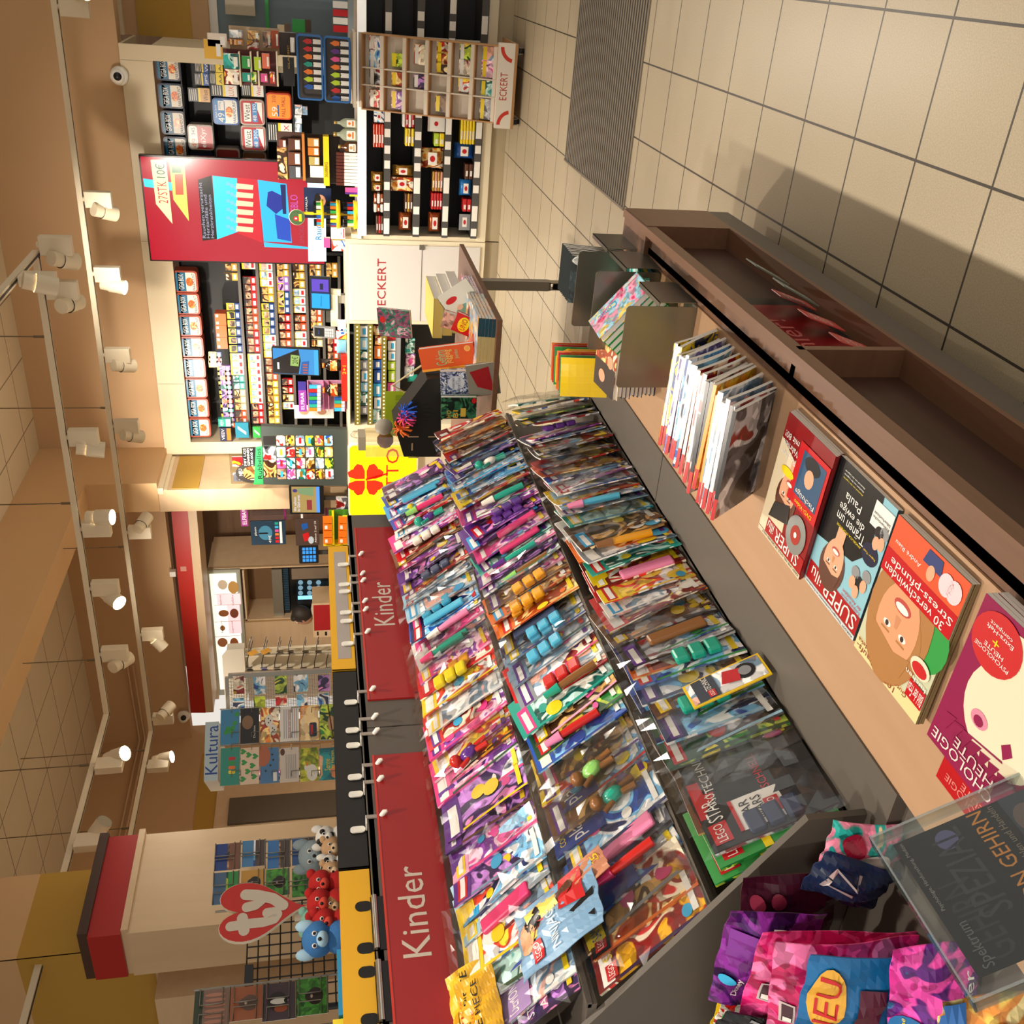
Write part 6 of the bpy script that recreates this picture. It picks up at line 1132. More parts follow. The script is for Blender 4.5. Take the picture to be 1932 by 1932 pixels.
def strokes(pts,r,m,z):
    pts=[ph.uv(*q) for q in pts]
    for (x0,y0),(x1,y1) in zip(pts,pts[1:]):
        d=math.hypot(x1-x0,y1-y0) or 1; nx,ny=-(y1-y0)/d*r,(x1-x0)/d*r; b.poly([(x0+nx,y0+ny),(x0-nx,y0-ny),(x1-nx,y1-ny),(x1+nx,y1+ny)],z,m)
    for i,(x0,y0) in enumerate(pts): b.ell(x0,y0,r,r,z+.0002*(i%2)+.0001,m,14)
Z7=zf(300,1532,400); S7=lambda *p:[Z7(*q) for q in p]; IV=M('#d8ccba',.45)
strokes(S7((650,1045),(800,1020),(950,1005),(1050,975),(1080,930),(1050,910),(985,920)),.0145,IV,.0008); strokes(S7((760,970),(770,1030),(775,1080)),.0165,IV,.0012)
strokes(S7((790,755),(900,760),(1040,790),(1130,850)),.0165,IV,.0016); strokes(S7((800,870),(880,850),(950,790)),.0150,IV,.0020)
b.build('lettering',hs)
b=L(hs); b.box(-2.64,-2.625,2.03,2.06,1.379,1.60,M('#d8ccba',.5)); b.build('stem',hs)
# ---------------------------------------------------------------- postcard stands
def card(pl,x0,y0,x1,y1,m,label,group,draw=None,z=0,par=None):
    a=pl.box(x0,y0,x1,y1); w,h=a[2]-a[0],a[3]-a[1]
    b=MB(); b.box(0,w,0,h,-.003,0,PRW); b.rect(0,0,w,h,.0005,m)
    if draw: draw(b,w,h,.0012)
    o=b.build('greeting_card',None,label=label,cat='card',group=group); o.matrix_basis=pl.F@Matrix.Translation((a[0],a[1],z)); return o
pr=onZ(386,1360,2.19); 
def findz(x,y,z): return onZ(x,y,z)
kl=onZ(383,1472,2.19); kr=onZ(386,1360,2.19)
kd=(kr-kl); 
if kd.length>1.2 or kd.length<.2: kl=onY(383,1472,4.35); kr=onY(386,1360,4.5)
KP=PL(((kl.x+kr.x)/2,(kl.y+kr.y)/2,0),(kr.x-kl.x,kr.y-kl.y,0))
ks=empty('card_spinner',((kl.x+kr.x)/2,(kl.y+kr.y)/2+.25,0),label='card spinner with a pale Kultura header and large greeting cards',cat='card stand')
b=KP.mb(ks); a=KP.box(386,1362,412,1473); b.box(a[0],a[2],a[1],a[3],-.35,-.002,M('#ccd0d0',.45)); b.box(a[0],a[2],a[1],a[3],-.002,0,M('#b9cdd6',.4)); b.build('header',ks)
b=KP.mb(ks); KP.text(b,'Kultura',388,1369,411,1461,.001,M('#1c4a9c',.4)); b.build('lettering',ks)
b=KP.mb(ks); c0=(a[0]+a[2])/2; b.tube([(c0,0,-.3),(c0,a[1],-.3)],.025,METAL,10); b.build('pole',ks)
b=KP.mb(ks); b.lathe([(.0,0),(.3,0),(.3,.03),(0,.05)],METAL) if 0 else b.box(c0-.28,c0+.28,0,.04,-.55,-.05,METAL); b.build('base',ks)
b=KP.mb(ks)
for y in (1338,1407,1482):
    u0=KP.uv(415,y); u1=KP.uv(640,y+(4 if y<1400 else -8)); b.tube([(u0[0],u0[1],-.006),(u1[0],u1[1]-.9,-.006)],.004,METAL,5)
for x in (437,475,512,550,588,625):
    for y in (1345,1392,1415,1465): u=KP.uv(x,y); b.tube([(u[0],u[1],.012),(u[0]+.03,u[1],.012),(u[0]+.03,u[1]-.05,.012),(u[0],u[1]-.05,.012)],.0025,METAL,5,caps=False)
b.build('wire_frame',ks)
kc=[(ART[2],'blue card with green clover leaves',lambda b,w,h,z:(b.rect(0,0,w,h,z,M('#3a88b8',.35)),[b.ell(w*x,h*y,w*.07,h*.13,z+.0006,PGN,10) for x,y in ((.35,.7),(.45,.6),(.36,.45),(.46,.35),(.6,.25),(.85,.15))])),
 (PBK,'black card with a lion head',lambda b,w,h,z:(b.rect(0,0,w,h,z,M('#120f0e',.35)),b.ell(w*.6,h*.62,w*.2,h*.3,z+.0005,M('#8a6a4a',.4)),b.text('Du bist',w*.15,h*.2,w*.5,h*.3,z+.0006,PRW))),
 (ART[9],'yellow card with two white puppies',lambda b,w,h,z:(b.ell(w*.62,h*.52,w*.18,h*.22,z+.0006,WHITE),b.ell(w*.35,h*.3,w*.16,h*.2,z+.0008,WHITE),[b.ell(w*x,h*y,w*.025,h*.035,z+.0014,PBK,8) for x,y in ((.56,.55),(.68,.56),(.62,.45),(.3,.32),(.4,.33),(.35,.24))])),
 (PRW,'pale card filled with fine coloured text',lambda b,w,h,z:([b.rect(w*.08,h*(.1+.11*i),w*.92,h*(.13+.11*i),z,[PGR,M('#c87a8a',.4),M('#7a9ac8',.4)][i%3]) for i in range(7)],b.text('Du bist mir wichtig',w*.1,h*.44,w*.9,h*.54,z+.0006,M('#b8485a',.4)))),
 (art(['#f0b46a','#f6d8a0','#e89a4a'],4,.35),'orange card with a dark blue car',lambda b,w,h,z:(b.rrect(w*.1,h*.1,w*.5,h*.5,.01,z,M('#1f2e44',.35)),b.rect(w*.16,h*.3,w*.44,h*.44,z+.0006,PRD),b.text('Halleluja',w*.35,h*.72,w*.95,h*.92,z+.0006,PRW))),
 (ART[4],'green card with a small bird on a twig',lambda b,w,h,z:(b.ell(w*.45,h*.4,w*.22,h*.18,z,M('#c8a078',.4)),b.tube([(0,h*.3,z),(w,h*.55,z)],.004,PBR,5))),
 (M('#2f9484',.35),'teal card with four gummy shapes',lambda b,w,h,z:[b.rrect(w*(.3+.12*i),h*.22,w*(.39+.12*i),h*.58,.006,z,[PYE,POR,PGN,PRD][i]) for i in range(4)]),
 (M('#ead0b8',.4),'cream card covered with green hearts',lambda b,w,h,z:[b.poly([(w*x+.02*p[0],h*y+.02*p[1]) for p in ((0,-.9),(.8,.1),(.7,.7),(.3,.8),(0,.4),(-.3,.8),(-.7,.7),(-.8,.1))],z,PGN) for x,y in ((.15,.85),(.35,.6),(.6,.8),(.8,.55),(.5,.35),(.2,.25),(.75,.2),(.9,.85))]),
 (M('#4a80b4',.35),'blue card with a swing carousel',lambda b,w,h,z:(b.ell(w*.78,h*.85,w*.3,h*.4,z,M('#b86a48',.4)),[b.ell(w*x,h*y,w*.03,h*.06,z+.0006,PBK,8) for x,y in ((.5,.45),(.65,.3),(.8,.35),(.35,.7))],b.rect(w*.05,h*.1,w*.3,h*.3,z,PRW))),
 (M('#dcd2c8',.4),'pale card with a small dog and printed text',lambda b,w,h,z:([b.rect(w*.1,h*(.15+.1*i),w*.8,h*(.18+.1*i),z,PGR) for i in range(6)],b.ell(w*.88,h*.85,w*.1,h*.12,z+.0006,PBR))),
 (art(['#8a9a2a','#c8c83a','#4a6a1c'],9,.35),'green card with a white duckling',lambda b,w,h,z:(b.ell(w*.25,h*.35,w*.25,h*.3,z,WHITE),b.ell(w*.4,h*.62,w*.1,h*.15,z+.0005,WHITE),b.poly([(w*.46,h*.68),(w*.6,h*.6),(w*.46,h*.55)],z+.0008,POR))),
 (art(['#1f7a8a','#2f9aa0','#e8b48a'],6,.35),'teal and peach card with yellow script',lambda b,w,h,z:(b.text('Sonne',w*.3,h*.45,w*.65,h*.75,z,PYE),b.text('im Herzen',w*.35,h*.25,w*.9,h*.42,z,PYE),b.ell(w*.25,h*.2,w*.2,h*.25,z-.0003,M('#e89a6a',.4))))]
xs_=[415,453,490,527,565,602,640]
for c in range(2):
    for r in range(6):
        m,lab,dr=kc[c*6+r]; y0,y1=((1339,1405),(1411,1482))[c]; off=r*-2.0
        card(KP,xs_[r]+1,y0+off*(c==0),xs_[r+1]-1,y1+off,m,lab+' on the spinner','greeting cards on the spinner',dr,.003+.004*(r%2))
# cards seen edge-on at the left side of the spinner
SP=PL((KP.w(450,1482)),(-.55,-.83,0))
for r in range(6):
    for k in range(2):
        b=MB(); u=KP.w(xs_[r]+8,1484-r*2); b.box(0,.10,-.13,0,-.002+.02*k,.001+.02*k,ART[(r*2+k)%12]); o=b.build('greeting_card',None,label='card seen edge-on at the left side of the spinner, row %s, %s one'%(ORD[r],'outer' if k else 'inner'),cat='card',group='edge-on cards of the spinner'); o.matrix_basis=frame(Vector(u)+Vector((-.005,.02,.02)),(-.35,.94,0),(-.12,0,1))
# mesh panel with postcards
MP=PL(KP.w(430,1330)+Vector((.05,.12,0)),(.94,.34,0))
ms=empty('mesh_panel',tuple(MP.w(640,1300)),label='grey wire mesh panel with holiday postcards right of the greeting cards',cat='card stand'); ms.location.z=0
b=MP.mb(ms); a=MP.box(432,1272,640,1342); n=26
for i in range(n+1): x=a[0]+(a[2]-a[0])*i/n; b.box(x-.0015,x+.0015,a[1]-.6,a[3],-.004,-.001,METAL)
for i in range(60): y=a[3]-(a[3]-a[1]+.2)*i/59; b.box(a[0],a[2],y-.0015,y+.0015,-.004,-.001,METAL)
b.build('wire_mesh',ms)
b=MP.mb(ms); b.box(a[2]-.006,a[2]+.02,0,a[3],-.02,.004,METAL); b.box(a[0],a[2],a[3],a[3]+.02,-.02,.004,METAL); b.box(a[0]-.01,a[0]+.006,0,a[3],-.02,.004,METAL); b.build('frame',ms)
for i,(x0,y0,x1,y1,m) in enumerate([(440,1274,461,1308,1),(479,1276,501,1309,2),(519,1274,541,1308,4),(554,1272,581,1304,2),(600,1273,622,1303,5),(440,1316,461,1340,2),(479,1313,501,1340,4),(520,1312,542,1330,1),(560,1309,580,1332,2),(600,1307,620,1332,2)]):
    card(MP,x0,y0,x1,y1,ART[m],'holiday postcard with a %s view, %s on the mesh panel'%(['red','blue','green','sea','violet','coast','garden','town','deep blue','harbour'][i],nth(i)),'holiday postcards on the mesh panel',None,.008)
# sunglasses stand
SGP=PL(KP.w(430,1262)+Vector((.05,.5,0)),(1,.15,0))
sg2=empty('sunglasses_stand',tuple(SGP.w(640,1250)),label='cream stand with hanging sunglasses below the bakery menu board',cat='sunglasses stand'); sg2.location.z=0
b=SGP.mb(sg2); a=SGP.box(463,1232,640,1270); b.box(a[0]-.02,a[2]+.02,0,a[3],-.06,-.03,M('#cfc2a8',.5)); b.build('back_board',sg2)
b=SGP.mb(sg2); a2=SGP.box(421,1228,463,1325); b.prism([(a2[0],a2[1]),(a2[2],a2[1]),(a2[2],a2[3]-.03),(a2[2]-.04,a2[3]),(a2[0],a2[3])],-.10,-.02,M('#cfc6b4',.5)); b.build('header',sg2)
b=SGP.mb(sg2); 
for yy in (1236,1268): u0=SGP.uv(462,yy); u1=SGP.uv(640,yy); b.tube([(u0[0],u0[1],0),(u1[0],u1[1]-1.0,0)],.012,M('#c8bca4',.4),8)
b.build('rails',sg2)
LENSM=M('#101216',.1)
def glasses(x,y,label,m=LENSM,s=1,dx=0):
    u=SGP.w(x,y); b=MB()
    for g in (-1,1): b.prism([(g*.036*s+.029*s*math.cos(t/14*6.283),.022*s*math.sin(t/14*6.283)-.003) for t in range(14)],.0,.004,m)
    b.tube([(-.008,.006,.003),(.008,.006,.003)],.003,BLACK,6)
    for g in (-1,1): b.tube([(g*.064*s,.008,.002),(g*.066*s,.008,-.03),(g*.06*s,-.006,-.09)],.003,BLACK,6)
    o=b.build('sunglasses',None,label=label,cat='sunglasses',group='sunglasses on the stand'); o.matrix_basis=frame(Vector(u)+Vector((0,-.03,0)),(.75,-.66,0),(0,0,1)); return o
for i,x in enumerate((470,498,522,546,572,596,618)):
    glasses(x,1256,'dark sunglasses, %s from the top of the left column'%ORD[i],LENSM if i!=1 else M('#1c2a6a',.1)); 
for i,x in enumerate((474,502,528,548,576,600)):
    glasses(x,1225,'sunglasses, %s from the top of the right column'%ORD[i],M('#2a1c14',.1))
for i,(x,y) in enumerate(((478,1217),(502,1214))):
    b=MB(); b.box(-.02,.02,-.03,.03,0,.001,M('#c8902c',.5)); b.tube([(0,.03,0),(.0,.06,0)],.001,BLACK,4); o=b.build('price_tag',None,label='brown price tag, %s one hanging from the right column of sunglasses'%('upper' if i==0 else 'lower'),cat='price tag'); o.matrix_basis=frame(SGP.w(x,y)+Vector((0,-.08,0)),(.9,-.1,.5),(-.5,0,.9))
# animal and landscape postcard stands at the far left
def cardstand(label,pl,cells,grp,ph0,names):
    e=empty('card_spinner',tuple(pl.w(640,cells[0][1])),label=label,cat='card stand'); e.location.z=0
    b=pl.mb(e); ys=sorted(set([c[1] for c in cells]+[c[3] for c in cells]))
    for y in (ys[0],ys[-1]): u=pl.uv(500,y); b.tube([(u[0],0,-.03),(u[0],pl.uv(cells[0][0],y)[1],-.03)],.004,METAL,5)
    for (x0,y0,x1,y1,m,dr) in cells:
        a=pl.box(x0,y0,x1,y1); b.tube([(a[2],a[1]+.09,.012),(a[2]-.05,a[1]+.09,.012),(a[2]-.05,a[1]+.02,.012),(a[2],a[1]+.02,.012)],.0025,METAL,5,caps=False); b.tube([(a[0],a[1]+.09,.012),(a[0]+.04,a[1]+.09,.012),(a[0]+.04,a[1]+.02,.012),(a[0],a[1]+.02,.012)],.0025,METAL,5,caps=False); b.tube([(a[0],a[1],.006),(a[2],a[1],.006)],.003,METAL,5)
    b.build('wire_frame',e)
    for i,(x0,y0,x1,y1,m,dr) in enumerate(cells): card(pl,x0,y0,x1,y1,m,names[i],grp,dr,.002)
A1=PL(onX(500,1640,-3.05),(.35,.94,0))
sky=lambda top,low:(lambda b,w,h,z:(b.rect(0,h*.5,w,h,z,top),b.rect(0,0,w,h*.42,z,low)))
dog=lambda m,bg:(lambda b,w,h,z:(b.rect(0,0,w,h,z,bg),b.ell(w*.5,h*.4,w*.24,h*.26,z+.0005,m),b.ell(w*.5,h*.58,w*.15,h*.15,z+.0008,m),b.ell(w*.44,h*.6,w*.02,h*.02,z+.0012,PBK,6),b.ell(w*.56,h*.6,w*.02,h*.02,z+.0012,PBK,6),b.ell(w*.5,h*.52,w*.05,h*.04,z+.0012,M('#d8c0b0',.4))))
NAVY=M('#1f3f8c',.3); MTN=M('#5a4a44',.4); GRS=art(['#2f7a24','#4a9a34','#1c5a1c'],14,.4)
cells=[(405,1592,453,1642,ART[10],sky(NAVY,M('#8a5a44',.4))),(457,1586,500,1635,ART[2],sky(M('#4a8ac0',.3),MTN)),(505,1586,547,1638,ART[10],sky(M('#3a80c8',.3),MTN)),(551,1582,593,1632,ART[10],sky(M('#2a5a9c',.3),M('#4a3a34',.4))),
 (402,1646,450,1706,ART[4],sky(M('#4a6a8c',.3),PGN)),(455,1642,498,1690,ART[9],dog(M('#2a2420',.4),M('#d8a040',.4))),(502,1640,545,1690,GRS,dog(M('#2a1a14',.4),GRS)),(551,1638,590,1692,GRS,sky(GRS,M('#3a6a34',.4)))]
cardstand('wire card stand with landscape postcards behind the heart sign',A1,cells,'landscape postcards',0,['landscape postcard with deep blue sky in the top row','landscape postcard with a pale lake in the second row','landscape postcard with a rocky shore in the third row','landscape postcard with a dark coast in the fourth row','postcard with a green meadow under grey sky','orange postcard with a dark animal','green postcard with a small brown dog','green forest postcard beside the plush toys'])
A2=PL(onX(500,1880,-2.95),(.2,.98,0))
cells=[(366,1868,432,1940,ART[6],lambda b,w,h,z:(b.rect(0,0,w,h,z,M('#8a6a5a',.4)),b.rect(0,h*.75,w,h,z+.0005,M('#2a3a24',.4)),[b.ell(w*(.15+.14*i),h*.4,w*.05,h*.3,z+.001,M('#b8806a',.4)) for i in range(6)])),
 (434,1862,496,1925,ART[6],dog(M('#6a544a',.4),M('#a8603c',.4))),(496,1855,558,1925,ART[7],lambda b,w,h,z:(b.rect(0,0,w,h,z,M('#4a3a44',.4)),b.ell(w*.5,h*.55,w*.26,h*.3,z+.0005,M('#2a2224',.4)),b.ell(w*.5,h*.5,w*.08,h*.28,z+.001,WHITE),b.ell(w*.3,h*.45,w*.1,h*.2,z+.0008,M('#a8502c',.4)),b.ell(w*.5,h*.3,w*.06,h*.06,z+.0014,PBK))),(560,1846,618,1915,GRS,dog(M('#33231c',.4),GRS))]
cardstand('wire stand with animal postcards at the left end of the photo scene',A2,cells,'animal postcards',0,['postcard with a row of meerkats','postcard with a hippo on warm brown','postcard with a black white and brown dog','green postcard with a kitten in the grass'])
# black wire grid wall
WG=PL(onX(560,1800,-3.15),(.25,.97,0)); e=empty('wire_grid',tuple(WG.w(640,1800)),label='black wire grid panel behind the heart sign',cat='grid panel'); e.location.z=0
b=WG.mb(e); a=WG.box(466,1700,640,1905)
for i in range(11): x=a[0]+(a[2]-a[0])*i/10; b.tube([(x,a[1]-.4,0),(x,a[3],0)],.0028,BLACK,5)
for i in range(12): y=a[3]-(a[3]-a[1]+.1)*i/11; b.tube([(a[0],y,.004),(a[2],y,.004)],.0028,BLACK,5)
b.build('wires',e)
b=WG.mb(e); WG.block(b,462,1824,478,1860,-.01,.02,BLACK); b.build('black_bracket',e)
b=WG.mb(e); b.tube([(a[0],0,-.01),(a[0],a[3],-.01)],.012,BLACK,8); b.build('post',e)
# ---------------------------------------------------------------- postcard trolley in front of the sweets shelf
tr=empty('book_trolley',(-.78,7.7,0),label='white wheeled pocket display of small books with red ECKERT lettering',cat='display')
WD=M('#ded3c2',.5); WDE=M('#b98a5a',.5)
Bl,Br,Tl,Tr=Vector((-1.045,7.40,.19)),Vector((-.54,7.40,.19)),Vector((-1.005,7.76,1.17)),Vector((-.545,7.76,1.17))
TP=PL(Bl,Br-Bl,Tl-Bl,True); HT=(Tl-Bl).length; WT=(Br-Bl).length
b=TP.mb(tr); b.box(0,WT,0,HT,-.09,-.08,WD); b.build('back_board',tr)
for i in range(7):
    b=TP.mb(tr); y=HT*i/6.3; b.box(0,WT,y-.004,y+.004,-.09,.0,WDE); b.build('shelf',tr)
for k,u in enumerate((0,.33,.56,1)):
    b=TP.mb(tr); b.box(WT*u-.004,WT*u+.004,0,HT*.955,-.09,.0,WDE if k in (0,3) else WD); b.build('pocket_divider',tr)
for i in range(6):
    for k,(u0,u1) in enumerate(((0,.33),(.33,.56),(.56,1))):
        b=TP.mb(tr); y=HT*i/6.3; b.box(WT*u0+.005,WT*u1-.005,y+.004,y+.03,-.006,-.003,WD); b.build('pocket_lip',tr)
b=L(tr); b.box(-1.075,-.515,7.36,7.40,.075,.19,M('#efe8dc',.45)); b.box(-1.075,-.515,7.36,7.9,.055,.075,WDE); b.build('base_board',tr)
FPp=PL((0,7.3595,.1),(1,0,0)); b=FPp.mb(tr); FPp.text(b,'ECKERT',943,137,957,189,.0,M('#c0392b',.4))
for s,x in ((1,-.98),(-1,-.61)):
    pts=[]; 
    for t in range(9): a=R_(10+80*t/8); pts.append((x-s*.07+s*.10*math.cos(a),.079+.10*math.sin(a)))
    for t in range(9): a=R_(90-80*t/8); pts.append((x-s*.07+s*.075*math.cos(a),.079+.075*math.sin(a)))
    b.poly(pts if s>0 else pts[::-1],.0,M('#d23a2a',.4))
b.build('lettering',tr)
b=L(tr); b.box(-1.03,-.55,7.88,7.92,.08,1.2,WD); b.build('rear_frame',tr)
for x,y in ((-1.03,7.42),(-.56,7.42),(-1.03,7.85),(-.56,7.85)): caster(tr,x,y,.056,.026)
b=L(tr); b.box(-1.02,-.53,7.60,7.95,1.17,1.19,WD); b.build('top_board',tr)
TBK=[(6,'yellow',ART[0],.72),(6,'blue',ART[2],.30),(6,'dark',ART[7],.12)]
cells=[(0,.02,.3,ART[7],'dark'),(0,.34,.54,ART[8],'mint'),(0,.58,.80,ART[3],'pink'),(0,.80,.98,ART[11],'pale'),(1,.36,.54,ART[0],'yellow'),(1,.58,.79,ART[1],'red edged'),(1,.78,.99,ART[4],'green and red'),(2,.06,.28,ART[10],'brown'),(2,.58,.74,ART[6],'tan'),(2,.70,.86,ART[9],'orange brown'),(2,.82,.98,ART[1],'red comic'),(3,.35,.53,ART[5],'violet'),(3,.66,.92,ART[9],'amber'),(4,.04,.28,ART[3],'magenta'),(4,.35,.53,ART[9],'orange'),(4,.60,.78,ART[4],'bright green'),(5,.03,.27,ART[1],'orange red'),(5,.30,.55,ART[7],'black and red'),(5,.56,.80,ART[2],'blue and black'),(5,.80,.98,ART[0],'bright yellow')]
for r,u0,u1,m,nm in cells:
    w=WT*(u1-u0); b=MB(); b.box(0,w,0,.115,-.012,0,m); b.rect(.004,.08,w-.004,.108,.0006,PRW if r%2 else PYE); o=b.build('small_book',None,label='%s pocket book, row %s from the bottom of the pocket display, at %d percent across'%(nm,ORD[r],0) if 0 else '%s pocket book in the %s row of the white pocket display'%(nm,ORD[r]),cat='book',group='pocket books on the display'); o.matrix_basis=TP.F@Matrix.Translation((WT*u0,HT*r/6.3+.006,-.03))@Matrix.Rotation(R_(-6),4,'X')
# pen frames above the trolley
PP=PL((0,7.72,1.4),(1,0,0),(0,.1,1))
pf=empty('pen_display',(-.8,7.75,1.19),label='pair of blue framed clear trays with coloured pens standing on the trolley',cat='display')
for (x0,y0,x1,y1) in ((562,67,608,187),(613,71,660,192)):
    a=PP.box(x0,y0,x1,y1); b=PP.mb(pf); r=.018
    b.box(a[0],a[2],a[1],a[3],-.05,-.046,M('#3a3432',.4)); b.build('backing',pf)
    b=PP.mb(pf); pts=rr_pts(a[0],a[1],a[2],a[3],.02); pts=[(q[0],q[1],.0) for q in pts]; b.tube(pts+[pts[0]],.008,M('#2a6cb4',.35),6); b.build('blue_frame',pf)
a0=PP.box(562,67,608,187); a1=PP.box(613,71,660,192)
for f,(a,n,cs) in enumerate(((a0,7,[PRD,PRD,POR,PTE,POR,PLG,PBL]),(a1,8,[POR,PPU,PPK,POR,PLG,PLG,PRD,PBL]))):
    for i in range(n):
        u=a[2]-.04-(a[2]-a[0]-.12 if f==0 else a[2]-a[0]-.06)*i/(n-1) if n>1 else 0; h=a[3]-a[1]
        b=MB(); b.prism([(-.012,h*.42),(.012,h*.42),(.018,h*.62),(.0,h*.8),(-.018,h*.62)],0,.01,cs[i]); b.box(-.015,.015,h*.04,h*.38,0,.008,PRW); b.box(-.004,.004,h*.36,h*.45,0,.008,PBK)
        o=b.build('pen',None,label='%s pen with a white card, %s from the right in the %s blue tray'%(['red','coral','orange','teal','orange','lime','blue','navy'][i] if f==0 else ['orange','violet','pink','amber','lime','green','crimson','dark blue'][i],nth(i),'upper' if f==0 else 'lower'),cat='pen',group='pens in the blue trays'); o.matrix_basis=PP.F@Matrix.Translation((u,a[1],-.035))
# gift card display at the upper right of the counter
Zb=zf(380,30,320)
gb=lambda x0,y0,x1,y1:(*Zb(x0,y0),*Zb(x1,y1))
GP=PL((0,7.95,1.6),(1,0,0))
gd=empty('gift_card_display',(-.85,8.0,1.15),label='tall cream display with coloured gift packs at the right end of the counter',cat='display')
b=GP.mb(gd); q=GP.box(*gb(250,400,870,800)); q2=GP.box(*gb(300,150,880,460)); b.box(q[0],q[2],q[1],q[3],-.08,-.06,M('#5a1c1c',.5)); b.build('red_back',gd)
b=GP.mb(gd); b.box(q2[0],q2[2],q2[1],q2[3],-.20,-.18,M('#c0a888',.5)); b.build('cream_back',gd)
b=GP.mb(gd)
for x in (430,560,640,855): u=GP.box(*gb(x,410,x+18,800)); b.box(u[0],u[2],u[1],u[3],-.06,.02,CTW)
b.build('shelf_strips',gd)
b=GP.mb(gd); b.box((q[0]+q[2])/2-.02,(q[0]+q[2])/2+.02,1.15,q[1],-.08,-.04,CTW); b.build('post',gd)
gi=[((250,430,430,600),ART[8],'grey green header card on the gift display'),((260,610,430,780),ART[1],'red and grey header card on the gift display'),((460,460,560,600),PGN,'green gift pack in the upper right pocket'),((600,470,680,620),PLG,'lime gift pack in the middle pocket'),((690,430,775,600),M('#e8785a',.35),'salmon gift pack in the lower right pocket'),((465,650,560,750),PTE,'teal gift pack in the upper left pocket'),((570,640,630,770),ART[4],'lime patterned gift pack in the middle left pocket'),((675,660,750,755),PPK,'pink gift pack in the lower left pocket'),((780,640,835,770),ART[0],'yellow green strip at the foot of the gift display'),((320,160,470,250),ART[11],'pale printed pack at the top right of the gift display'),((310,270,470,330),ART[9],'orange printed pack at the right of the gift display'),((530,170,660,270),ART[6],'tan printed pack on the cream back'),((520,280,650,380),ART[1],'red printed pack on the cream back'),((700,180,790,360),ART[10],'brown printed pack on the cream back'),((795,165,880,370),M('#a8481c',.4),'rust brown box below the tan packs'),
 ((70,200,290,350),M('#e8dccc',.4),'white card with an orange figure leaning above the gift display'),((30,270,240,490),M('#e8b43a',.4),'yellow warning card behind the gift display'),((885,190,1080,450),M('#2c1c16',.4),'dark brown sign with a cup below the gift display'),((930,470,1060,800),M('#15110f',.4),'black sign with gold lettering below the gift display')]
for bx,m,lab in gi: goods(7.93 if bx[1]>390 else 8.08,gb(*bx),.03,[m,PRW],'gift_pack' if 'sign' not in lab and 'card' not in lab else 'display_card','pack' if 'pack' in lab or 'box' in lab or 'strip' in lab else 'card',lab,'packs on the gift display',draw=(lambda b,w,h:b.text('MUSIC' if 0 else 'CLASSIC',w*.1,h*.4,w*.9,h*.55,.001,M('#b8903a',.4))) if 'gold' in lab else (lambda b,w,h:b.rect(w*-.35,h*.1,w*.3,h*.35,.001,PRW)))
for i,(bx,m,lab) in enumerate([((1035,45,1180,185),PGN,'green striped box standing behind the blue trays'),((1180,50,1250,190),M('#4a3a2a',.5),'dark brown box beside the green striped one'),((865,110,945,190),M('#d8c8a8',.5),'small cream box behind the gift display'),((950,90,1010,180),M('#6a5a4a',.5),'small brown box behind the gift display')]):
    goods(8.6,gb(*bx),.1,[m,m],'carton','box',lab,draw=None)
# brown cigarillo rack in front of the red screen
ck=empty('cigarillo_rack',(-1.45,7.95,1.15),label='brown and yellow cigarillo display standing before the red screen',cat='display')
b=GP.mb(ck); q=GP.box(*gb(865,1335,1175,1870)); b.box(q[0],q[2],q[1],q[3],-.06,-.04,M('#4a2a1c',.5)); u=GP.box(*gb(865,1500,975,1870)); b.box(u[0],u[2],u[1],u[3],-.04,-.03,ART[6]); u=GP.box(*gb(1150,1340,1180,1870)); b.box(u[0],u[2],u[1],u[3],-.06,.02,M('#c87a2c',.45)); b.build('brown_header',ck)
b=GP.mb(ck); u=GP.box(*gb(1180,1370,1460,1930)); b.box(u[0],u[2],1.15,u[3],-.10,-.08,M('#2a1a14',.5)); u=GP.box(*gb(1390,1370,1455,1930)); b.box(u[0],u[2],u[1],u[3],-.08,.02,PYE); b.build('yellow_shelf',ck)
b=GP.mb(ck); GP.text(b,'DIE EXPERIENCE',*Zb(1405,1660),*Zb(1440,1830),.0215,PBK); b.build('lettering',ck)
for i,(bx,m) in enumerate([((990,1400,1130,1530),PBR),((990,1555,1130,1700),M('#6a3a24',.35)),((1005,1710,1135,1850),M('#4a4a50',.35)),((885,1410,965,1500),M('#7a3a2a',.35)),((1210,1395,1340,1490),M('#c88a3a',.35)),((1215,1500,1340,1590),POR),((1225,1605,1345,1700),M('#b8a45a',.35)),((1240,1710,1390,1840),PRW)]):
    goods(7.94,gb(*bx),.03,[m,m],'cigarillo_box','box','%s cigarillo box, %s of the brown and yellow display'%(['dark brown','brown','grey','red brown','gold','orange','olive','white'][i],ORD[i]),'cigarillo boxes on the brown display',draw=lambda b,w,h:(b.rect(-w*.4,h*.08,w*.4,h*.45,.001,PRW),))
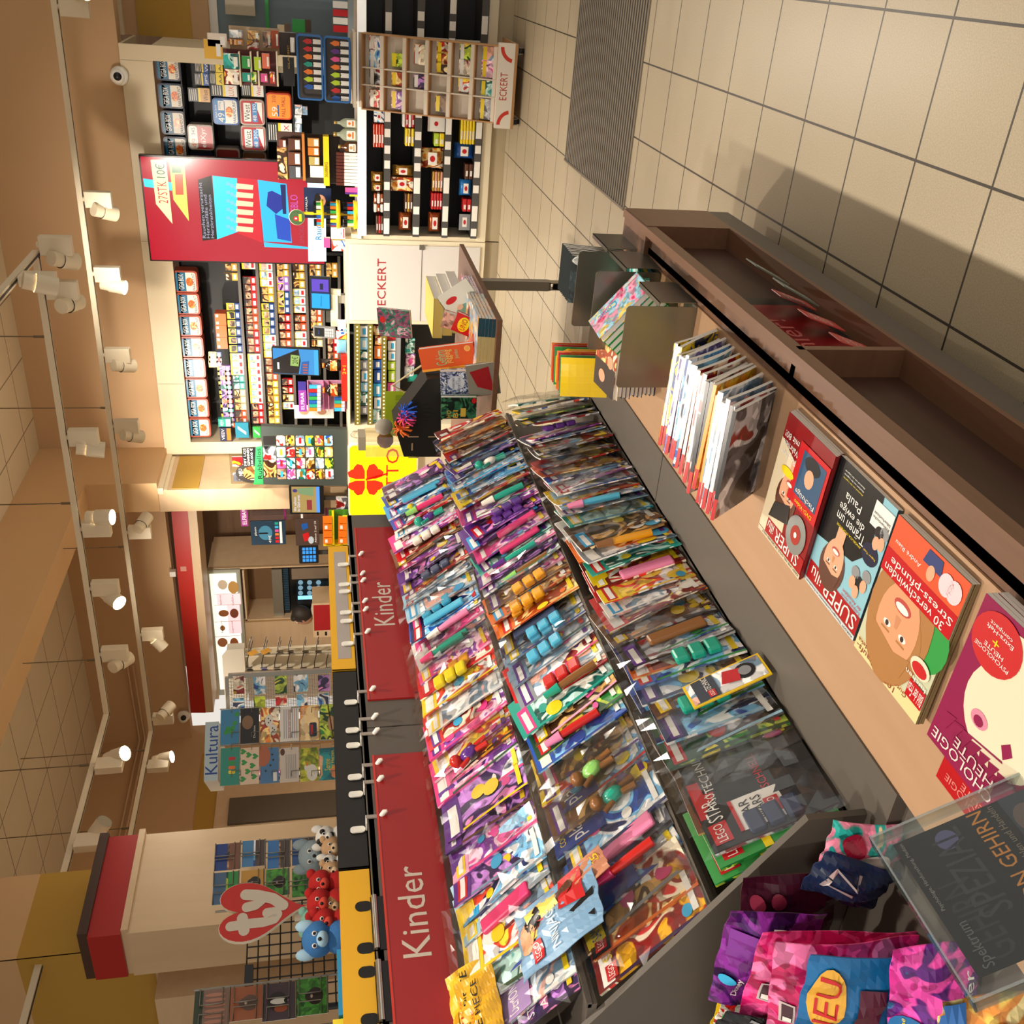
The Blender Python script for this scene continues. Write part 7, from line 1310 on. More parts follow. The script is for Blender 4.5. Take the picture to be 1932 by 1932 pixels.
# bottles on the counter
def bottle(Y,bx,m,lab,label,cap=M('#b89a5a',.3,.6),flat=1.0,zb=None):
    a,c,d,e=rY(Y,*bx); w,h=c-a,e-d; d=zb or d; o=empty('bottle',((a+c)/2,Y,d),label=label,cat='bottle',group='bottles on the counter'); r=w/2
    b=MB(Matrix.Diagonal((1,flat,1,1))); b.lathe([(0,0),(r*.95,0),(r,h*.03),(r,h*.5),(r*.85,h*.6),(r*.35,h*.74),(r*.3,h*.86),(0,h*.86)],m,n=18); b.build('glass',o)
    b=MB(Matrix.Diagonal((1,flat,1,1))); b.lathe([(0,h*.86),(r*.36,h*.86),(r*.36,h),(0,h)],cap,n=14); b.build('cap',o)
    b=MB(FACE_CAM(0,-r*flat-.001,0)); b.rrect(-r*.7,h*.08,r*.7,h*.45,r*.15,0,PRW); b.rect(-r*.5,h*.15,r*.5,h*.22,.0005,lab); b.ell(0,h*.33,r*.3,r*.3,.0005,lab,10); b.build('label',o)
GCL=M('#a8b09a',.08,.2)
bottle(7.93,gb(1510,1165,1775,1275),GCL,POR,'clear flask with a gold cap, right of its twin',flat=.5,zb=1.151); bottle(7.93,gb(1505,1278,1775,1425),GCL,POR,'clear flask with a gold cap, left of its twin',flat=.5,zb=1.151)
bottle(7.93,gb(1560,1430,1775,1560),M('#5a3414',.1),M('#c8a06a',.4),'amber bottle with a cream label beside the flasks',flat=.6,zb=1.151); bottle(7.93,gb(1570,1570,1775,1660),M('#10281c',.1),PGN,'dark green bottle with a white and red label',flat=.8,zb=1.151); bottle(7.93,gb(1650,1675,1780,1745),M('#10281c',.1),PGN,'small dark green bottle with a white and red label',flat=.8,zb=1.151)
for i in range(10):
    y=1555+i*38; a,c,d,e=rY(7.92,*gb(1535+ (0),y,1775,y+32)); w=c-a; h=e-1.151
    b=MB(); b.box(-w/2,w/2,-.02,.02,0,h*.62,PRW); b.box(-w/2,w/2,-.018,.018,h*.62,h,M('#5a2418',.35)); o=b.build('slim_pack',None,label='slim white and brown pack, %s from the right beside the green bottles'%nth(i),cat='slim pack',group='slim packs on the counter'); o.location=((a+c)/2,7.92+.0,1.151)
zc2=lambda x,y:(500+x*220/1092,280+y*220/1092)
cb=lambda x0,y0,x1,y1:(*zc2(x0,y0),*zc2(x1,y1))
for i,(bx,m) in enumerate([(cb(750,370,865,410),PPK),(cb(750,412,865,430),PPU),(cb(790,432,865,450),PLG)]): goods(7.9,bx,.02,[m,m],'lighter','lighter',['pink','violet','lime'][i]+' lighter upright beside the lighter carousel','loose lighters',sit=1.151)
# lighter carousel
lc=empty('lighter_carousel',(onY(640,406,7.92).x,7.95,1.15),label='yellow three tier lighter carousel with a round green badge',cat='carousel'); lx=lc.location.x
tz=[(onY(677,406,7.92).z,onY(655,406,7.92).z),(onY(642,406,7.92).z,onY(623,406,7.92).z),(onY(611,406,7.92).z,onY(597,406,7.92).z)]
b=L(lc); b.tube([(lx,7.95,1.15),(lx,7.95,onY(570,406,7.92).z)],.012,PYE,8); b.build('pole',lc)
for k,(zb,zt) in enumerate(tz):
    zb=max(zb,1.151); r=.105; b=L(lc); b.lathe([(0,0),(r,0),(r+.008,(zt-zb)*.35),(r,(zt-zb)*.4),(r*.6,(zt-zb)*.4)],PYE,(lx,7.95,zb),24); b.build('tier_ring',lc)
    for i in range(16):
        t=2*math.pi*i/16; c=(lx+math.cos(t)*r*.85,7.95+math.sin(t)*r*.85)
        if math.sin(t)>.55: continue
        h=zt-zb; b=MB(); b.box(-.011,.011,-.006,.006,0,h*.75,[PRD,POR,PRW,PBL,PCY,PGN,PYE][(i*3+k)%7]); b.box(-.011,.011,-.006,.006,h*.75,h*1.12,BLACK); o=b.build('lighter',None,label='%s lighter, place %s of the %s carousel tier'%(['red','orange','white','blue','cyan','green','yellow'][(i*3+k)%7],ORD[i],['bottom','middle','top'][k]),cat='lighter',group='lighters on the carousel'); o.location=(c[0],c[1],zb+(zt-zb)*.25); o.rotation_euler=(0,0,t+1.57)
CP=PL((0,7.93,1.6),(1,0,0)); b=CP.mb(lc); u=CP.uv(560,410); r=(CP.box(541,395,579,425)[2]-CP.box(541,395,579,425)[0])/2
b.M=b.M@Matrix.Translation((u[0],u[1],0)); b.lathe([(0,-.004),(r,-.004),(r,.0),(0,.0)],M('#d8d0b0',.4),n=28); b.ell(0,0,r*.94,r*.94,.001,M('#3a5a34',.4),26); b.ell(-r*.15,r*.12,r*.3,r*.35,.0016,PRD,14); b.ell(-r*.15,r*.12,r*.12,r*.16,.0022,PRW,10); b.rect(-r*.5,-r*.6,r*.4,-r*.25,.0016,PYE); b.build('badge',lc)
o=goods(8.1,cb(365,370,620,655),.004,[M('#14244a',.35),PBK],'poster','poster','dark blue poster with a portrait behind the lighter carousel',draw=lambda b,w,h:(b.text('ERMALIA',-w*.35,h*.88,w*.2,h*.95,.001,PRW),b.ell(.02,h*.4,w*.2,h*.2,.001,M('#c89070',.4)),b.ell(.03,h*.5,w*.2,h*.12,.0016,PBK)))
goods(7.95,cb(550,840,610,930),.04,[PPK,PRW],'sweet_box','box','pink box at the left foot of the carousel'); goods(7.93,cb(590,860,715,960),.06,[ART[0],PYE],'sweet_box','box','colourful yellow box on the white counter end',sit=1.252); goods(7.93,cb(615,740,745,850),.06,[PRW,PRW],'sweet_box','box','white box with a small drawing beside the carousel',draw=lambda b,w,h:(b.ell(.0,h*.4,w*.25,h*.18,.001,ART[11]),b.rect(-w*.4,h*.05,w*.4,h*.12,.001,PRD)),sit=1.252)
# tablet, terminal, monitor
def screen(P,bx,label,draw,name='monitor',dep=.03,foot=None,bez=.03,cat='monitor'):
    a=P.box(*bx); e=empty(name,tuple(P.w(bx[2],(bx[1]+bx[3])/2)),label=label,cat=cat)
    b=P.mb(e); b.prism(rr_pts(a[0],a[1],a[2],a[3],.012),-dep,-.001,BLACK); b.build('casing',e)
    b=P.mb(e); b.M=b.M@Matrix.Translation((a[0],a[1],0)); draw(b,a[2]-a[0],a[3]-a[1]); b.build('lit_display',e)
    if foot is not None:
        c=(a[0]+a[2])/2; b=P.mb(e); b.box(c-.02,c+.02,foot,a[1]+.03,-dep-.02,-dep,M('#3a3836',.4)); b.box(c-.10,c+.10,foot,foot+.01,-dep-.1,-dep+.06,M('#3a3836',.4)); b.build('stand',e)
    return e
MPn=PL((0,8.05,1.4),(1,0,0),(0,.12,1))
zm=lambda x,y:(500+x*200/1092,640+y*200/1092); mb_=lambda x0,y0,x1,y1:(*zm(x0,y0),*zm(x1,y1))
def mon(b,w,h):
    b.rect(w*.04,h*.03,w*.96,h*.97,0,EM('#3a9ae0',.8)); b.poly([(w*.1,h*.2),(w*.85,h*.05),(w*.9,h*.55),(w*.3,h*.62)] if 0 else [(w*.08,h*.97),(w*.5,h*.60),(w*.95,h*.42),(w*.96,h*.97)] if 0 else [(w*.06,h*.95),(w*.92,h*.45),(w*.75,h*.30),(w*.05,h*.55)] if 0 else [(w*.05,h*.97),(w*.05,h*.45),(w*.55,h*.40),(w*.96,h*.44),(w*.55,h*.97)],.0006,EM('#2a1c20',.3))
    b.poly([(w*.35,h*.62),(w*.75,h*.60),(w*.72,h*.42),(w*.33,h*.45)],.0012,EM('#a8c86a',.8)); b.text('20€',w*.42,h*.46,w*.68,h*.58,.0018,EM('#1c3a24',.3)); b.poly([(w*.06,h*.42),(w*.5,h*.38),(w*.55,h*.22),(w*.05,h*.25)],.0012,EM('#2a6ab8',.7)); b.rect(w*.04,h*.03,w*.96,h*.12,.0012,EM('#3ab0f0',.9)); [b.rect(w*(.08+.1*i),h*.26,w*(.13+.1*i),h*.36,.0018,EM('#c86a5a',.7)) for i in range(4)]; b.rect(w*.2,h*.85,w*.45,h*.89,.0012,EM('#ffffff',.9))
screen(MPn,(513,656.5,603.5,707.8),'large customer monitor showing a blue offer with a 20 euro sticker',mon,foot=1.25)
def tab(b,w,h): b.rect(w*.06,h*.06,w*.94,h*.94,0,EM('#102a6a',.5)); b.rect(w*.06,h*.06,w*.5,h*.9,.0006,EM('#18a8f0',.95)); b.rect(w*.56,h*.1,w*.92,h*.88,.0006,EM('#6a4ad0',.8)); b.rect(w*.62,h*.35,w*.8,h*.5,.0012,EM('#142054',.4)); b.text('Willkommen',w*.12,h*.42,w*.44,h*.5,.0012,EM('#0a4a9a',.4))
screen(MPn,(583.7,522,624,585.5),'small tablet with a blue and violet screen at the till',tab,'tablet',.02,None,cat='tablet')
ta=empty('till_arm',tuple(onY(639,590,8.05)),label='cream till arm and bracket below the tablet',cat='bracket'); b=MPn.mb(ta); MPn.block(b,623,557,637,618,-.05,-.02,M('#d8d2b8',.4),.004); MPn.block(b,615,548,642,560,-.06,-.03,M('#d8d2b8',.4),.004); b.build('arm',ta); b=MPn.mb(ta); MPn.block(b,613,588,627,614,-.12,-.08,M('#4a4840',.4)); b.build('printer_face',ta); b=MPn.mb(ta); MPn.block(b,634,560,654,575,-.10,-.04,M('#8c887c',.4)); b.build('foot',ta)
pt=empty('card_terminal',tuple(onY(654,627,7.9)),label='grey card payment terminal on a thin stand',cat='card terminal'); TPp=PL((0,7.92,1.3),(1,0,0),(0,.25,1)); b=TPp.mb(pt); a=TPp.box(591,617,632,637.5); b.prism(rr_pts(a[0],a[1],a[2],a[3],.01),-.03,0,M('#7c7c7a',.4)); b.build('housing',pt)
b=TPp.mb(pt); w,h=a[2]-a[0],a[3]-a[1]; b.rect(a[0]+w*.1,a[1]+h*.5,a[2]-w*.1,a[3]-h*.06,.001,BLACK); b.text('Bitte',a[0]+w*.3,a[1]+h*.72,a[2]-w*.3,a[1]+h*.78,.0016,EM('#4a7ae0',.7)); b.build('display',pt)
b=TPp.mb(pt); [b.rrect(a[0]+w*(.14+.26*i),a[1]+h*(.08+.1*j),a[0]+w*(.34+.26*i),a[1]+h*(.15+.1*j),.002,.001,M('#c8c8c4',.4)) for i in range(3) for j in range(4)]; b.build('keypad',pt); b=TPp.mb(pt); c=(a[0]+a[2])/2; b.tube([(c,a[1]+.05,-.03),(c,1.18,-.06)],.012,PGR,8); b.build('stand',pt)
# toys and crisps bags between till and lottery desk
for i,(bx,m) in enumerate([((640,617,655,628),ART[2]),((650,605,667,625),PRW),((648,626,668,643),ART[0]),((649,643,668,669),M('#7ab8e0',.3))]): goods(7.9,bx,.06,[m,m],'snack_bag','bag',['blue figure bag below the terminal','white bag at the edge of the white panel','yellow and white bag on the counter','pale blue bag beside the red tray'][i],'snack bags on the counter','bag',sit=1.246 if i else None)
rtr=empty('red_tray',tuple(onY(668,714,7.9)),label='red display tray with a 2 plus 1 price strip on the counter',cat='tray'); RP=PL((0,7.88,1.2),(1,0,0)); b=RP.mb(rtr); a=RP.box(654.5,672,667,757); zt=max(a[1],1.246); b.box(a[0],a[2],zt,max(a[3],zt+.05),-.12,0,M('#d8281c',.35)); b.build('carton',rtr); b=RP.mb(rtr); b.text('2+1',a[0]+.25,zt+.01,a[0]+.33,zt+.04,.001,PYE); b.build('lettering',rtr)
for i,bx in enumerate(((608,680,654,699),(609,722,654,750))):
    a,c,d,e=rY(7.95,*bx); d=1.30; h=e-d; w=c-a; o=empty('soft_drink_bottle',((a+c)/2,7.95,d),label='dark soft drink bottle with an orange cap, %s one on the red tray'%('right' if i==0 else 'left'),cat='bottle',group='soft drink bottles'); r=w/2 if i==0 else w*.4
    b=MB(); b.lathe([(0,-.05),(r*.9,-.05),(r,.0),(r,h*.62),(r*.5,h*.82),(r*.3,h*.88),(0,h*.88)],M('#1c0f08',.12),n=18); b.build('body',o); b=MB(); b.lathe([(0,h*.88),(r*.45,h*.88),(r*.45,h),(0,h)],POR,n=14); b.build('cap',o); b=MB(); b.lathe([(r*1.01,h*.2),(r*1.01,h*.58)],ART[9],n=18); b.build('label',o)
# vape stand ELFBAR
ve=empty('vape_stand',tuple(onY(654,750,8.0)),label='clear vape stand with a violet and pink ELFBAR header left of the monitor',cat='display'); VP=PL((0,7.98,1.4),(1,0,0)); b=VP.mb(ve); a=VP.box(563,720.5,578,776.5); mid=a[0]+(a[2]-a[0])*.72; b.box(a[0],mid,a[1],a[3],-.01,0,M('#8a3a9a',.35)); b.box(mid,a[2],a[1],a[3],-.01,0,M('#3a2f86',.35)); b.text('ELFBAR',a[0]+.02,a[1]+.02,mid-.02,a[3]-.02,.001,PRW); b.build('header',ve)
a=VP.box(580,722,660,777); b=VP.mb(ve); b.box(a[0],a[2],max(a[1],1.246),a[3],-.06,-.055,M('#b88aa8',.3)); [b.box(a[0],a[2],y-.003,y+.003,-.06,.0,M('#c86a9a',.3)) for y in (a[1]+(a[3]-a[1])*k for k in (.12,.5,.62,.98))]; b.build('rack',ve)
for r in range(2):
    for i in range(7):
        bx=((583,605),(631,650))[r]; y=726+i*7.1; a=VP.box(bx[0],y,bx[1],y+6); b=MB(FACE_CAM(0,0,0)); w,h=a[2]-a[0],a[3]-a[1]; b.box(-w/2,w/2,0,h,-.02,0,[PCY,PRD,PBL,PGN,PBL,PTE,POR][(i+r)%7]); b.rect(-w/2,0,w/2,h*.3,.0006,PRW); o=b.build('vape_box',None,label='%s vape box, %s from the right in the %s row of the violet stand'%(['blue','red','navy','green','dark blue','teal','orange'][(i+r)%7],ORD[i],['upper','lower'][r]),cat='vape box',group='vape boxes on the violet stand'); o.location=((a[0]+a[2])/2,7.965,a[1])
b=MB(FACE_CAM(0,0,0)); a=VP.box(555,771,630,796); b.box(a[0],a[2],a[1],a[3],0,.004,M('#d8cfc4',.6)); b.ell((a[0]+a[2])/2,a[1]+(a[3]-a[1])*.75,.03,.04,.0046,M('#b88a6a',.5)); b.ell((a[0]+a[2])/2,a[1]+(a[3]-a[1])*.3,.03,.04,.0046,M('#a87a5a',.5)); o=b.build('newspaper',None,label='folded newspaper hanging beside the grey ticket panel',cat='newspaper'); o.location=(0,8.06,0)
# lottery ticket panel
zq=zf(430,820,250); LP=PL((0,8.0,1.4),(1,0,0)); lp=empty('ticket_panel',tuple(onY(655,865,8.0)),label='dark grey panel with rows of scratch tickets and a green header',cat='display')
b=LP.mb(lp); b.prism([LP.uv(*q) for q in ((655,917),(655,811),(492,804),(497,914))],-.06,0,M('#38403c',.5)); b.build('panel',lp)
b=LP.mb(lp); LP.poly(b,[zq(*q) for q in ((405,180),(500,160),(515,720),(380,700))],.002,M('#2f9a5a',.4)); LP.text(b,'Rubbellos',*zq(425,200),*zq(490,640),.003,PBK); b.build('header',lp)
b=LP.mb(lp); LP.poly(b,[zq(*q) for q in ((200,190),(405,180),(405,560),(230,560))],-.002,PBK); 
for i,t in enumerate(('100.000 €','GEWINNEN','MIT LOS')): LP.text(b,t,*zq(330-i*50,200),*zq(365-i*50,450),.001,PRW)
u=LP.uv(*zq(330,560)); b.ell(u[0],u[1],.10,.13,.0005,M('#2a2622',.5),24); LP.text(b,'NEU',*zq(160,500),*zq(210,600),.0015,PRW); u=LP.uv(*zq(360,560)); b.ell(u[0],u[1],.07,.09,.001,ART[6],18); b.build('round_sign',lp)
b=LP.mb(lp); LP.rect(b,*zq(515,20),*zq(700,150),.001,M('#1c1a1a',.4)); LP.rect(b,*zq(515,170),*zq(700,370),.001,ART[7]); LP.text(b,'100.000€',*zq(625,175),*zq(660,365),.002,PRW); LP.rect(b,*zq(520,370),*zq(705,620),.001,ART[6]); b.build('posters',lp)
for c,(y0,y1) in enumerate(((12,158),(180,325),(340,490),(500,645))):
    for r,(x0,x1) in enumerate(((705,835),(848,970),(990,1115),(1130,1250),(1268,1390),(1405,1525))):
        s=c*5; a=LP.box(*zq(x0+s,y0),*zq(x1+s,y1)); b=MB(FACE_CAM(0,0,0)); w,h=a[2]-a[0],a[3]-a[1]; b.prism(rr_pts(-w/2,0,w/2,h,.012),0,.003,ART[(c*7+r*5+1)%12]); b.rrect(-w*.3,h*.35,w*.3,h*.65,.006,.0036,[PRW,PYE,PRD,PCY,PPK,PGD][(c+r)%6]); o=b.build('scratch_ticket',None,label='scratch ticket in %s row from top and %s column from right'%(ORD[r],ORD[c]),cat='scratch ticket',group='scratch tickets on the grey panel'); o.location=((a[0]+a[2])/2,7.9985,a[1])
# leaflet holders left of the cabinet
for i,(bx,m) in enumerate([((438,862,458,880),ART[1]),((440,893,460,908),ART[7]),((478,905,497,914),PGN)]): goods(8.2,bx,.02,[m,PRW],'leaflet','leaflet',['red and violet leaflet in the clear wall pocket','white leaflet with a red heart in the clear wall pocket','green and yellow leaflet beside the round sign'][i],'leaflets by the pillar')
e=empty('leaflet_holder',tuple(onY(470,890,8.22)),label='clear leaflet pockets on the pillar beside the round sign',cat='leaflet holder'); HP=PL((0,8.21,2),(1,0,0)); b=HP.mb(e); HP.block(b,434,856,487,912,0,.004,film('#f0f0ea',.12,.1)); b.build('clear_panel',e)
# window dressing at the upper photo edge
b=MB(); a,c,d,e_=rY(9.7,655,-30,750,36); b.box(a,a+.9,9.3,9.7,.0,e_,M('#1458a8',.25,bump=.6,scale=6),.05); b.build('covered_goods',None,label='goods wrapped in bright blue plastic at the right photo edge',cat='wrapped goods')
for i,x in enumerate((629,629,629)): 
    pass
o=MB(); a,c,d,e_=rY(9.2,628,-20,655,60); [o.box(a+.06*i,a+.06*i+.05,9.2,9.25,e_-.12,e_,[PRD,PRW,PRD,PRW,PRD,PRW][i]) for i in range(4)]; 
e=empty('drink_cartons',(a+.1,9.2,e_-.12),label='row of red and white cartons above the blue wrapped goods',cat='cartons') if 0 else None
for i in range(4):
    k=MB(); k.box(0,.05,0,.05,0,.12,[PRD,PRW][i%2]); k.rect; q=k.build('carton',None,label='%s carton, %s from the left above the blue wrapped goods'%(['red','white'][i%2],ORD[i]),cat='carton',group='cartons above the blue goods'); q.location=(a+.06*i,9.15,e_-.12)
b=MB(); b.box(a-.05,a+.8,9.1,9.3,0,e_-.121,M('#9aa4a8',.4)); b.build('window_counter',None,label='grey shelf unit under the red and white cartons by the window',cat='shelf')
b=MB(); p0=onY(455,28,9.75); b.box(p0.x,p0.x+.28,9.72,9.75,1.95,2.2,M('#b8ad98',.5)); b.build('notice_sheet',None,label='tilted brown and white notice sheet on the window',cat='sheet')
b=MB(); q=onY(500,10,9.8); b.box(q.x-.3,q.x+.5,9.78,9.8,q.z-.03,q.z,M('#2f9a4a',.4)); b.build('window_strip',None,label='green strip across the shop window',cat='strip')
st=empty('step_stool',(-.2,9.0,0),label='folding grey metal frame standing right of the white pocket display',cat='frame')
fr=[onY(750,52,8.6),onY(755,72,8.6)]; b=L(st); z1=fr[0].z
for X,Yy in ((-.52,8.35),(-.50,8.9)): b.tube([(X,Yy,.03),(X,Yy,z1)],.014,M('#b4b0a4',.35,.5),8); b.tube([(X,Yy,.0),(X,Yy,.05)],.02,BLACK,8)
b.build('legs',st); b=L(st); b.box(-.56,-.46,8.3,8.95,z1,z1+.03,M('#c4c0b4',.4)); b.box(-.51,-.50,8.35,8.9,.3,.32,METAL); b.build('top_rail',st)
# ---------------------------------------------------------------- bakery corner behind the racks
BKY=9.9
z3=zf(300,850,400)
rb=empty('bakery_fascia',(-6.5,9.2,2.9),label='long red fascia band over the bakery counter',cat='fascia')
FP=PL((0,9.15,2.9),(1,0,0))
b=FP.mb(rb); l0,l1=FP.uv(320,935),FP.uv(351,935); r0,r1=FP.uv(360,1345),FP.uv(388,1345)
b.prism([(r1[0],r1[1]),(l1[0],l1[1]),(l0[0],l0[1]),(r0[0],r0[1])],-.05,0,M('#b3241a',.4)); b.build('red_board',rb)
b=FP.mb(rb); b.prism([(r1[0],r1[1]-.09),(l1[0],l1[1]-.09),(l1[0],l1[1]-.001),(r1[0],r1[1]-.001)],-.45,-.005,WPAL); b.build('wood_soffit',rb)
b=FP.mb(rb); u=FP.uv(346,1073); b.box(u[0]-.03,u[0]+.03,u[1]-.03,u[1]+.03,0,.004,M('#c8887a',.5)); b.build('blank_plate',rb)
b=MB(); p=onY(327,1078,9.18); b.box(p.x-.03,p.x+.03,9.12,9.18,p.z-.03,p.z+.03,WHITE); b.build('junction_box',None,label='small white junction box above the red bakery band',cat='junction box')
MB().box(-8.39,-4.76,10.55,10.65,0,4.1,WDK).build('wall_bakery_wood',kind='structure')
b=MB(); p0=onY(392,917,10.4); b.box(p0.x-.05,p0.x,10.38,10.45,0,3.1,M('#b98a54',.5)); b.build('trim_bakery_post',kind='structure')
cbn=empty('bakery_cabinet',(-6.6,9.7,0),label='pale wood bakery cabinet wall with oven niche',cat='cabinet')
sx=onY(395,1073,BKY).x; b=L(cbn); b.box(sx-.02,sx,9.9,10.5,0,onY(392,1072,BKY).z,WPAL); b.build('side_panel',cbn)
b=L(cbn); b.box(-8.38,sx+.25,9.84,9.9,onY(398,1150,BKY).z,onY(372,1150,BKY).z,WPAL); b.build('top_panel',cbn)
BP=PL((0,BKY,1.5),(1,0,0))
b=BP.mb(cbn); a=BP.box(460,1075,515,1168); b.box(a[0]-.02,a[2],a[1],a[3],-.45,-.43,M('#7a5a3c',.5)); b.box(a[0]-.02,a[0],0,a[3],-.45,0,WPAL); b.box(a[0]-.02,a[2],a[3]-.02,a[3],-.45,0,WPAL); b.build('niche',cbn)
b=BP.mb(cbn); a=BP.box(462,1168,640,1262); b.box(a[0]-.5,a[2],0,a[3],-.06,-.02,WPAL); b.box(a[2]-.02,a[2],0,a[3],-.02,0,M('#a8855a',.5)); b.build('door_panel',cbn)
# cabinet end towards the lottery desk, with its panel seam
b=L(cbn); F0,F1=onY(404,1013,10.45),onY(392,1070,BKY); b.add([(F0.x,F0.y,0),(F1.x,F1.y,0),(F1.x,F1.y,F1.z),(F0.x,F0.y,F0.z)],[(0,1,2,3)],WPAL); b.add([(F0.x-.02,F0.y,0),(F1.x-.02,F1.y,0),(F1.x-.02,F1.y,F1.z),(F0.x-.02,F0.y,F0.z)],[(3,2,1,0)],WPAL); b.build('end_panel',cbn)
mn=empty('menu_board',tuple(onY(430,1150,9.88)),label='lit bakery menu board with pictures of rolls and croissants',cat='menu board')
MPb=PL((0,9.86,2.5),(1,0,0)); b=MPb.mb(mn); a=MPb.box(398,1076,461,1300); b.box(a[0]-.1,a[2],a[1],a[3],-.06,-.01,M('#b9bdb0',.35,.3)); b.build('frame',mn)
LW=M('#f2efe2',.4,emit=.75); LPK=M('#eec8cc',.4,emit=.65)
b=MPb.mb(mn); MPb.rect(b,405,1082,454,1300,0,LW); MPb.rect(b,409,1120,454,1141,.001,LPK); MPb.rect(b,430,1141,454,1195,.001,LPK)
for (x,y,rx,ry,m) in [(420,1103,.07,.055,M('#e8d8c0',.5)),(440,1108,.09,.06,M('#d8a860',.5)),(422,1157,.05,.06,M('#a8683c',.5)),(442,1157,.07,.05,M('#8a4a34',.5)),(420,1212,.07,.06,M('#c8845a',.5)),(442,1213,.08,.05,M('#b8703c',.5)),(420,1185,.04,.03,M('#c8905a',.5))]: u=MPb.uv(x,y); b.ell(u[0],u[1],rx,ry,.002,m,16)
for t,bx in (('Mandelhörnchen',(414,1122,418,1142)),('Gefüllte',(437,1122,441,1142)),('Belg. Baguette',(417,1170,421,1194)),('Laugenbrezel',(437,1172,441,1194))): MPb.text(b,t,*bx,.002,M('#6a5a54',.5))
for y in (1120,1141,1172,1200): MPb.rect(b,405,y-.4,454,y+.4,.0025,M('#c8c4b8',.5))
b.build('lit_face',mn)
ov=empty('oven',tuple(onY(600,1110,10.1)),label='steel bakery oven with a blue lit glass door',cat='oven'); OP=PL((0,10.0,1.5),(1,0,0))
b=OP.mb(ov); OP.block(b,515,1070,534,1168,-.4,.05,M('#a8aca4',.3,.8)); b.build('steel_hood',ov)
b=OP.mb(ov); OP.block(b,534,1070,546,1168,-.4,0,M('#1a1f24',.4)); a=OP.box(535,1072,545,1150); [b.box(a[0]+(a[2]-a[0])*i/24,a[0]+(a[2]-a[0])*(i+.4)/24,a[1],a[3],0,.006,M('#3a6a8a',.3,.5)) for i in range(24)]; b.build('vent_slats',ov)
b=OP.mb(ov); a=OP.box(547,1070,640,1150); b.box(a[0],a[2],.8,a[3],-.4,-.02,M('#14181a',.15)); b.build('oven_body',ov)
b=OP.mb(ov); OP.rect(b,560,1098,621,1140,-.015,M('#1c2c38',.1)); OP.rect(b,562,1125,590,1132,-.013,EM('#7ac8f8',1.6)); 
for i in range(3):
    for j in range(3): u=OP.uv(567+i*17,1100+j*10); b.ell(u[0],u[1],.035,.03,-.012,EM('#8fb8cc',.55),12)
b.build('glass_door',ov,label='oven window with blue light')
b=OP.mb(ov); OP.block(b,550,1072,622,1092,-.03,.0,M('#8c7a68',.4)); b.build('control_panel',ov)
# red panelled box on the bakery counter
rx=empty('counter_box',tuple(onY(610,1165,9.3)),label='wooden box with a red front panel on the bakery counter',cat='box'); RXP=PL((0,9.3,1.5),(1,0,0)); a=RXP.box(590,1138,645,1202)
b=RXP.mb(rx); b.box(a[0],a[2],1.0,a[3],-.35,-.004,WPAL); b.build('wood_body',rx); b=RXP.mb(rx); RXP.rect(b,592,1141,640,1189,0,M('#a81c24',.4)); b.build('red_panel',rx); b=RXP.mb(rx); RXP.rect(b,598,1192,601,1199,0,PBK); RXP.rect(b,613,1192,617,1199,0,PBK); b.build('grip_slots_wood',rx) if 0 else b.build('dark_slots',rx)
MB().box(-8.2,-4.8,9.25,9.7,0,.999,WPAL).build('bakery_counter',None,label='pale wood bakery counter behind the racks',cat='counter')
# person bending behind the counter
def skinned(pts,edges,rad,mat,name,parent,sub=2,root=0):
    me=bpy.data.meshes.new(name); me.from_pydata([tuple(p) for p in pts],edges,[]); o=bpy.data.objects.new(name,me); COL.objects.link(o)
    bm=bmesh.new(); bm.from_mesh(me); lay=bm.verts.layers.skin.verify(); bm.verts.ensure_lookup_table()
    for i,v in enumerate(bm.verts): v[lay].radius=(rad[i],rad[i]) if not isinstance(rad[i],tuple) else rad[i]; v[lay].use_root=(i==root)
    bm.to_mesh(me); bm.free(); o.modifiers.new('skin','SKIN').use_smooth_shade=True; m=o.modifiers.new('sub','SUBSURF'); m.levels=sub; m.render_levels=sub
    dg=bpy.context.evaluated_depsgraph_get(); nm=bpy.data.meshes.new_from_object(o.evaluated_get(dg)); bpy.data.objects.remove(o); nm.materials.clear(); nm.materials.append(mat)
    for p in nm.polygons: p.use_smooth=True
    o=bpy.data.objects.new(name,nm); COL.objects.link(o); o.parent=parent; return o
hc=onY(571,1163,9.75); px_,pz_=hc.x,hc.z
pe=empty('person',(px_+.10,9.75,0),label='person with short dark hair and a pale patterned top bending over the bakery counter',cat='person')
sk=M('#b98464',.5); top_=art(['#d8d4cc','#f2efe8','#b0aca8'],30,.8)
dx=-.10 # head ahead of the hips, towards the left of the photo
s=pz_-.08
P=[(.12,.05,.95),(.10,.04,1.15),(.06,.02,s-.26),(.01,0,s-.12),(-.04,0,s-.03),  # hips..neck
   (.10,.17,s-.16),(-.02,.22,s-.42),(-.22,.10,s-.52),(.06,-.19,s-.16),(-.06,-.24,s-.42),(-.24,-.12,s-.54),(.13,.12,.5),(.13,.12,.09),(.04,.12,.04),(.13,-.06,.5),(.13,-.06,.09),(.04,-.06,.04)]
Ed=[(0,1),(1,2),(2,3),(3,4),(3,5),(5,6),(6,7),(3,8),(8,9),(9,10),(0,11),(11,12),(12,13),(0,14),(14,15),(15,16)]
Rr=[(.15,.12),(.15,.12),(.17,.13),(.12,.10),.055,.075,.05,.035,.075,.05,.035,.085,.05,.04,.085,.05,.04]
bo=skinned(P,Ed,Rr,top_,'body',pe)
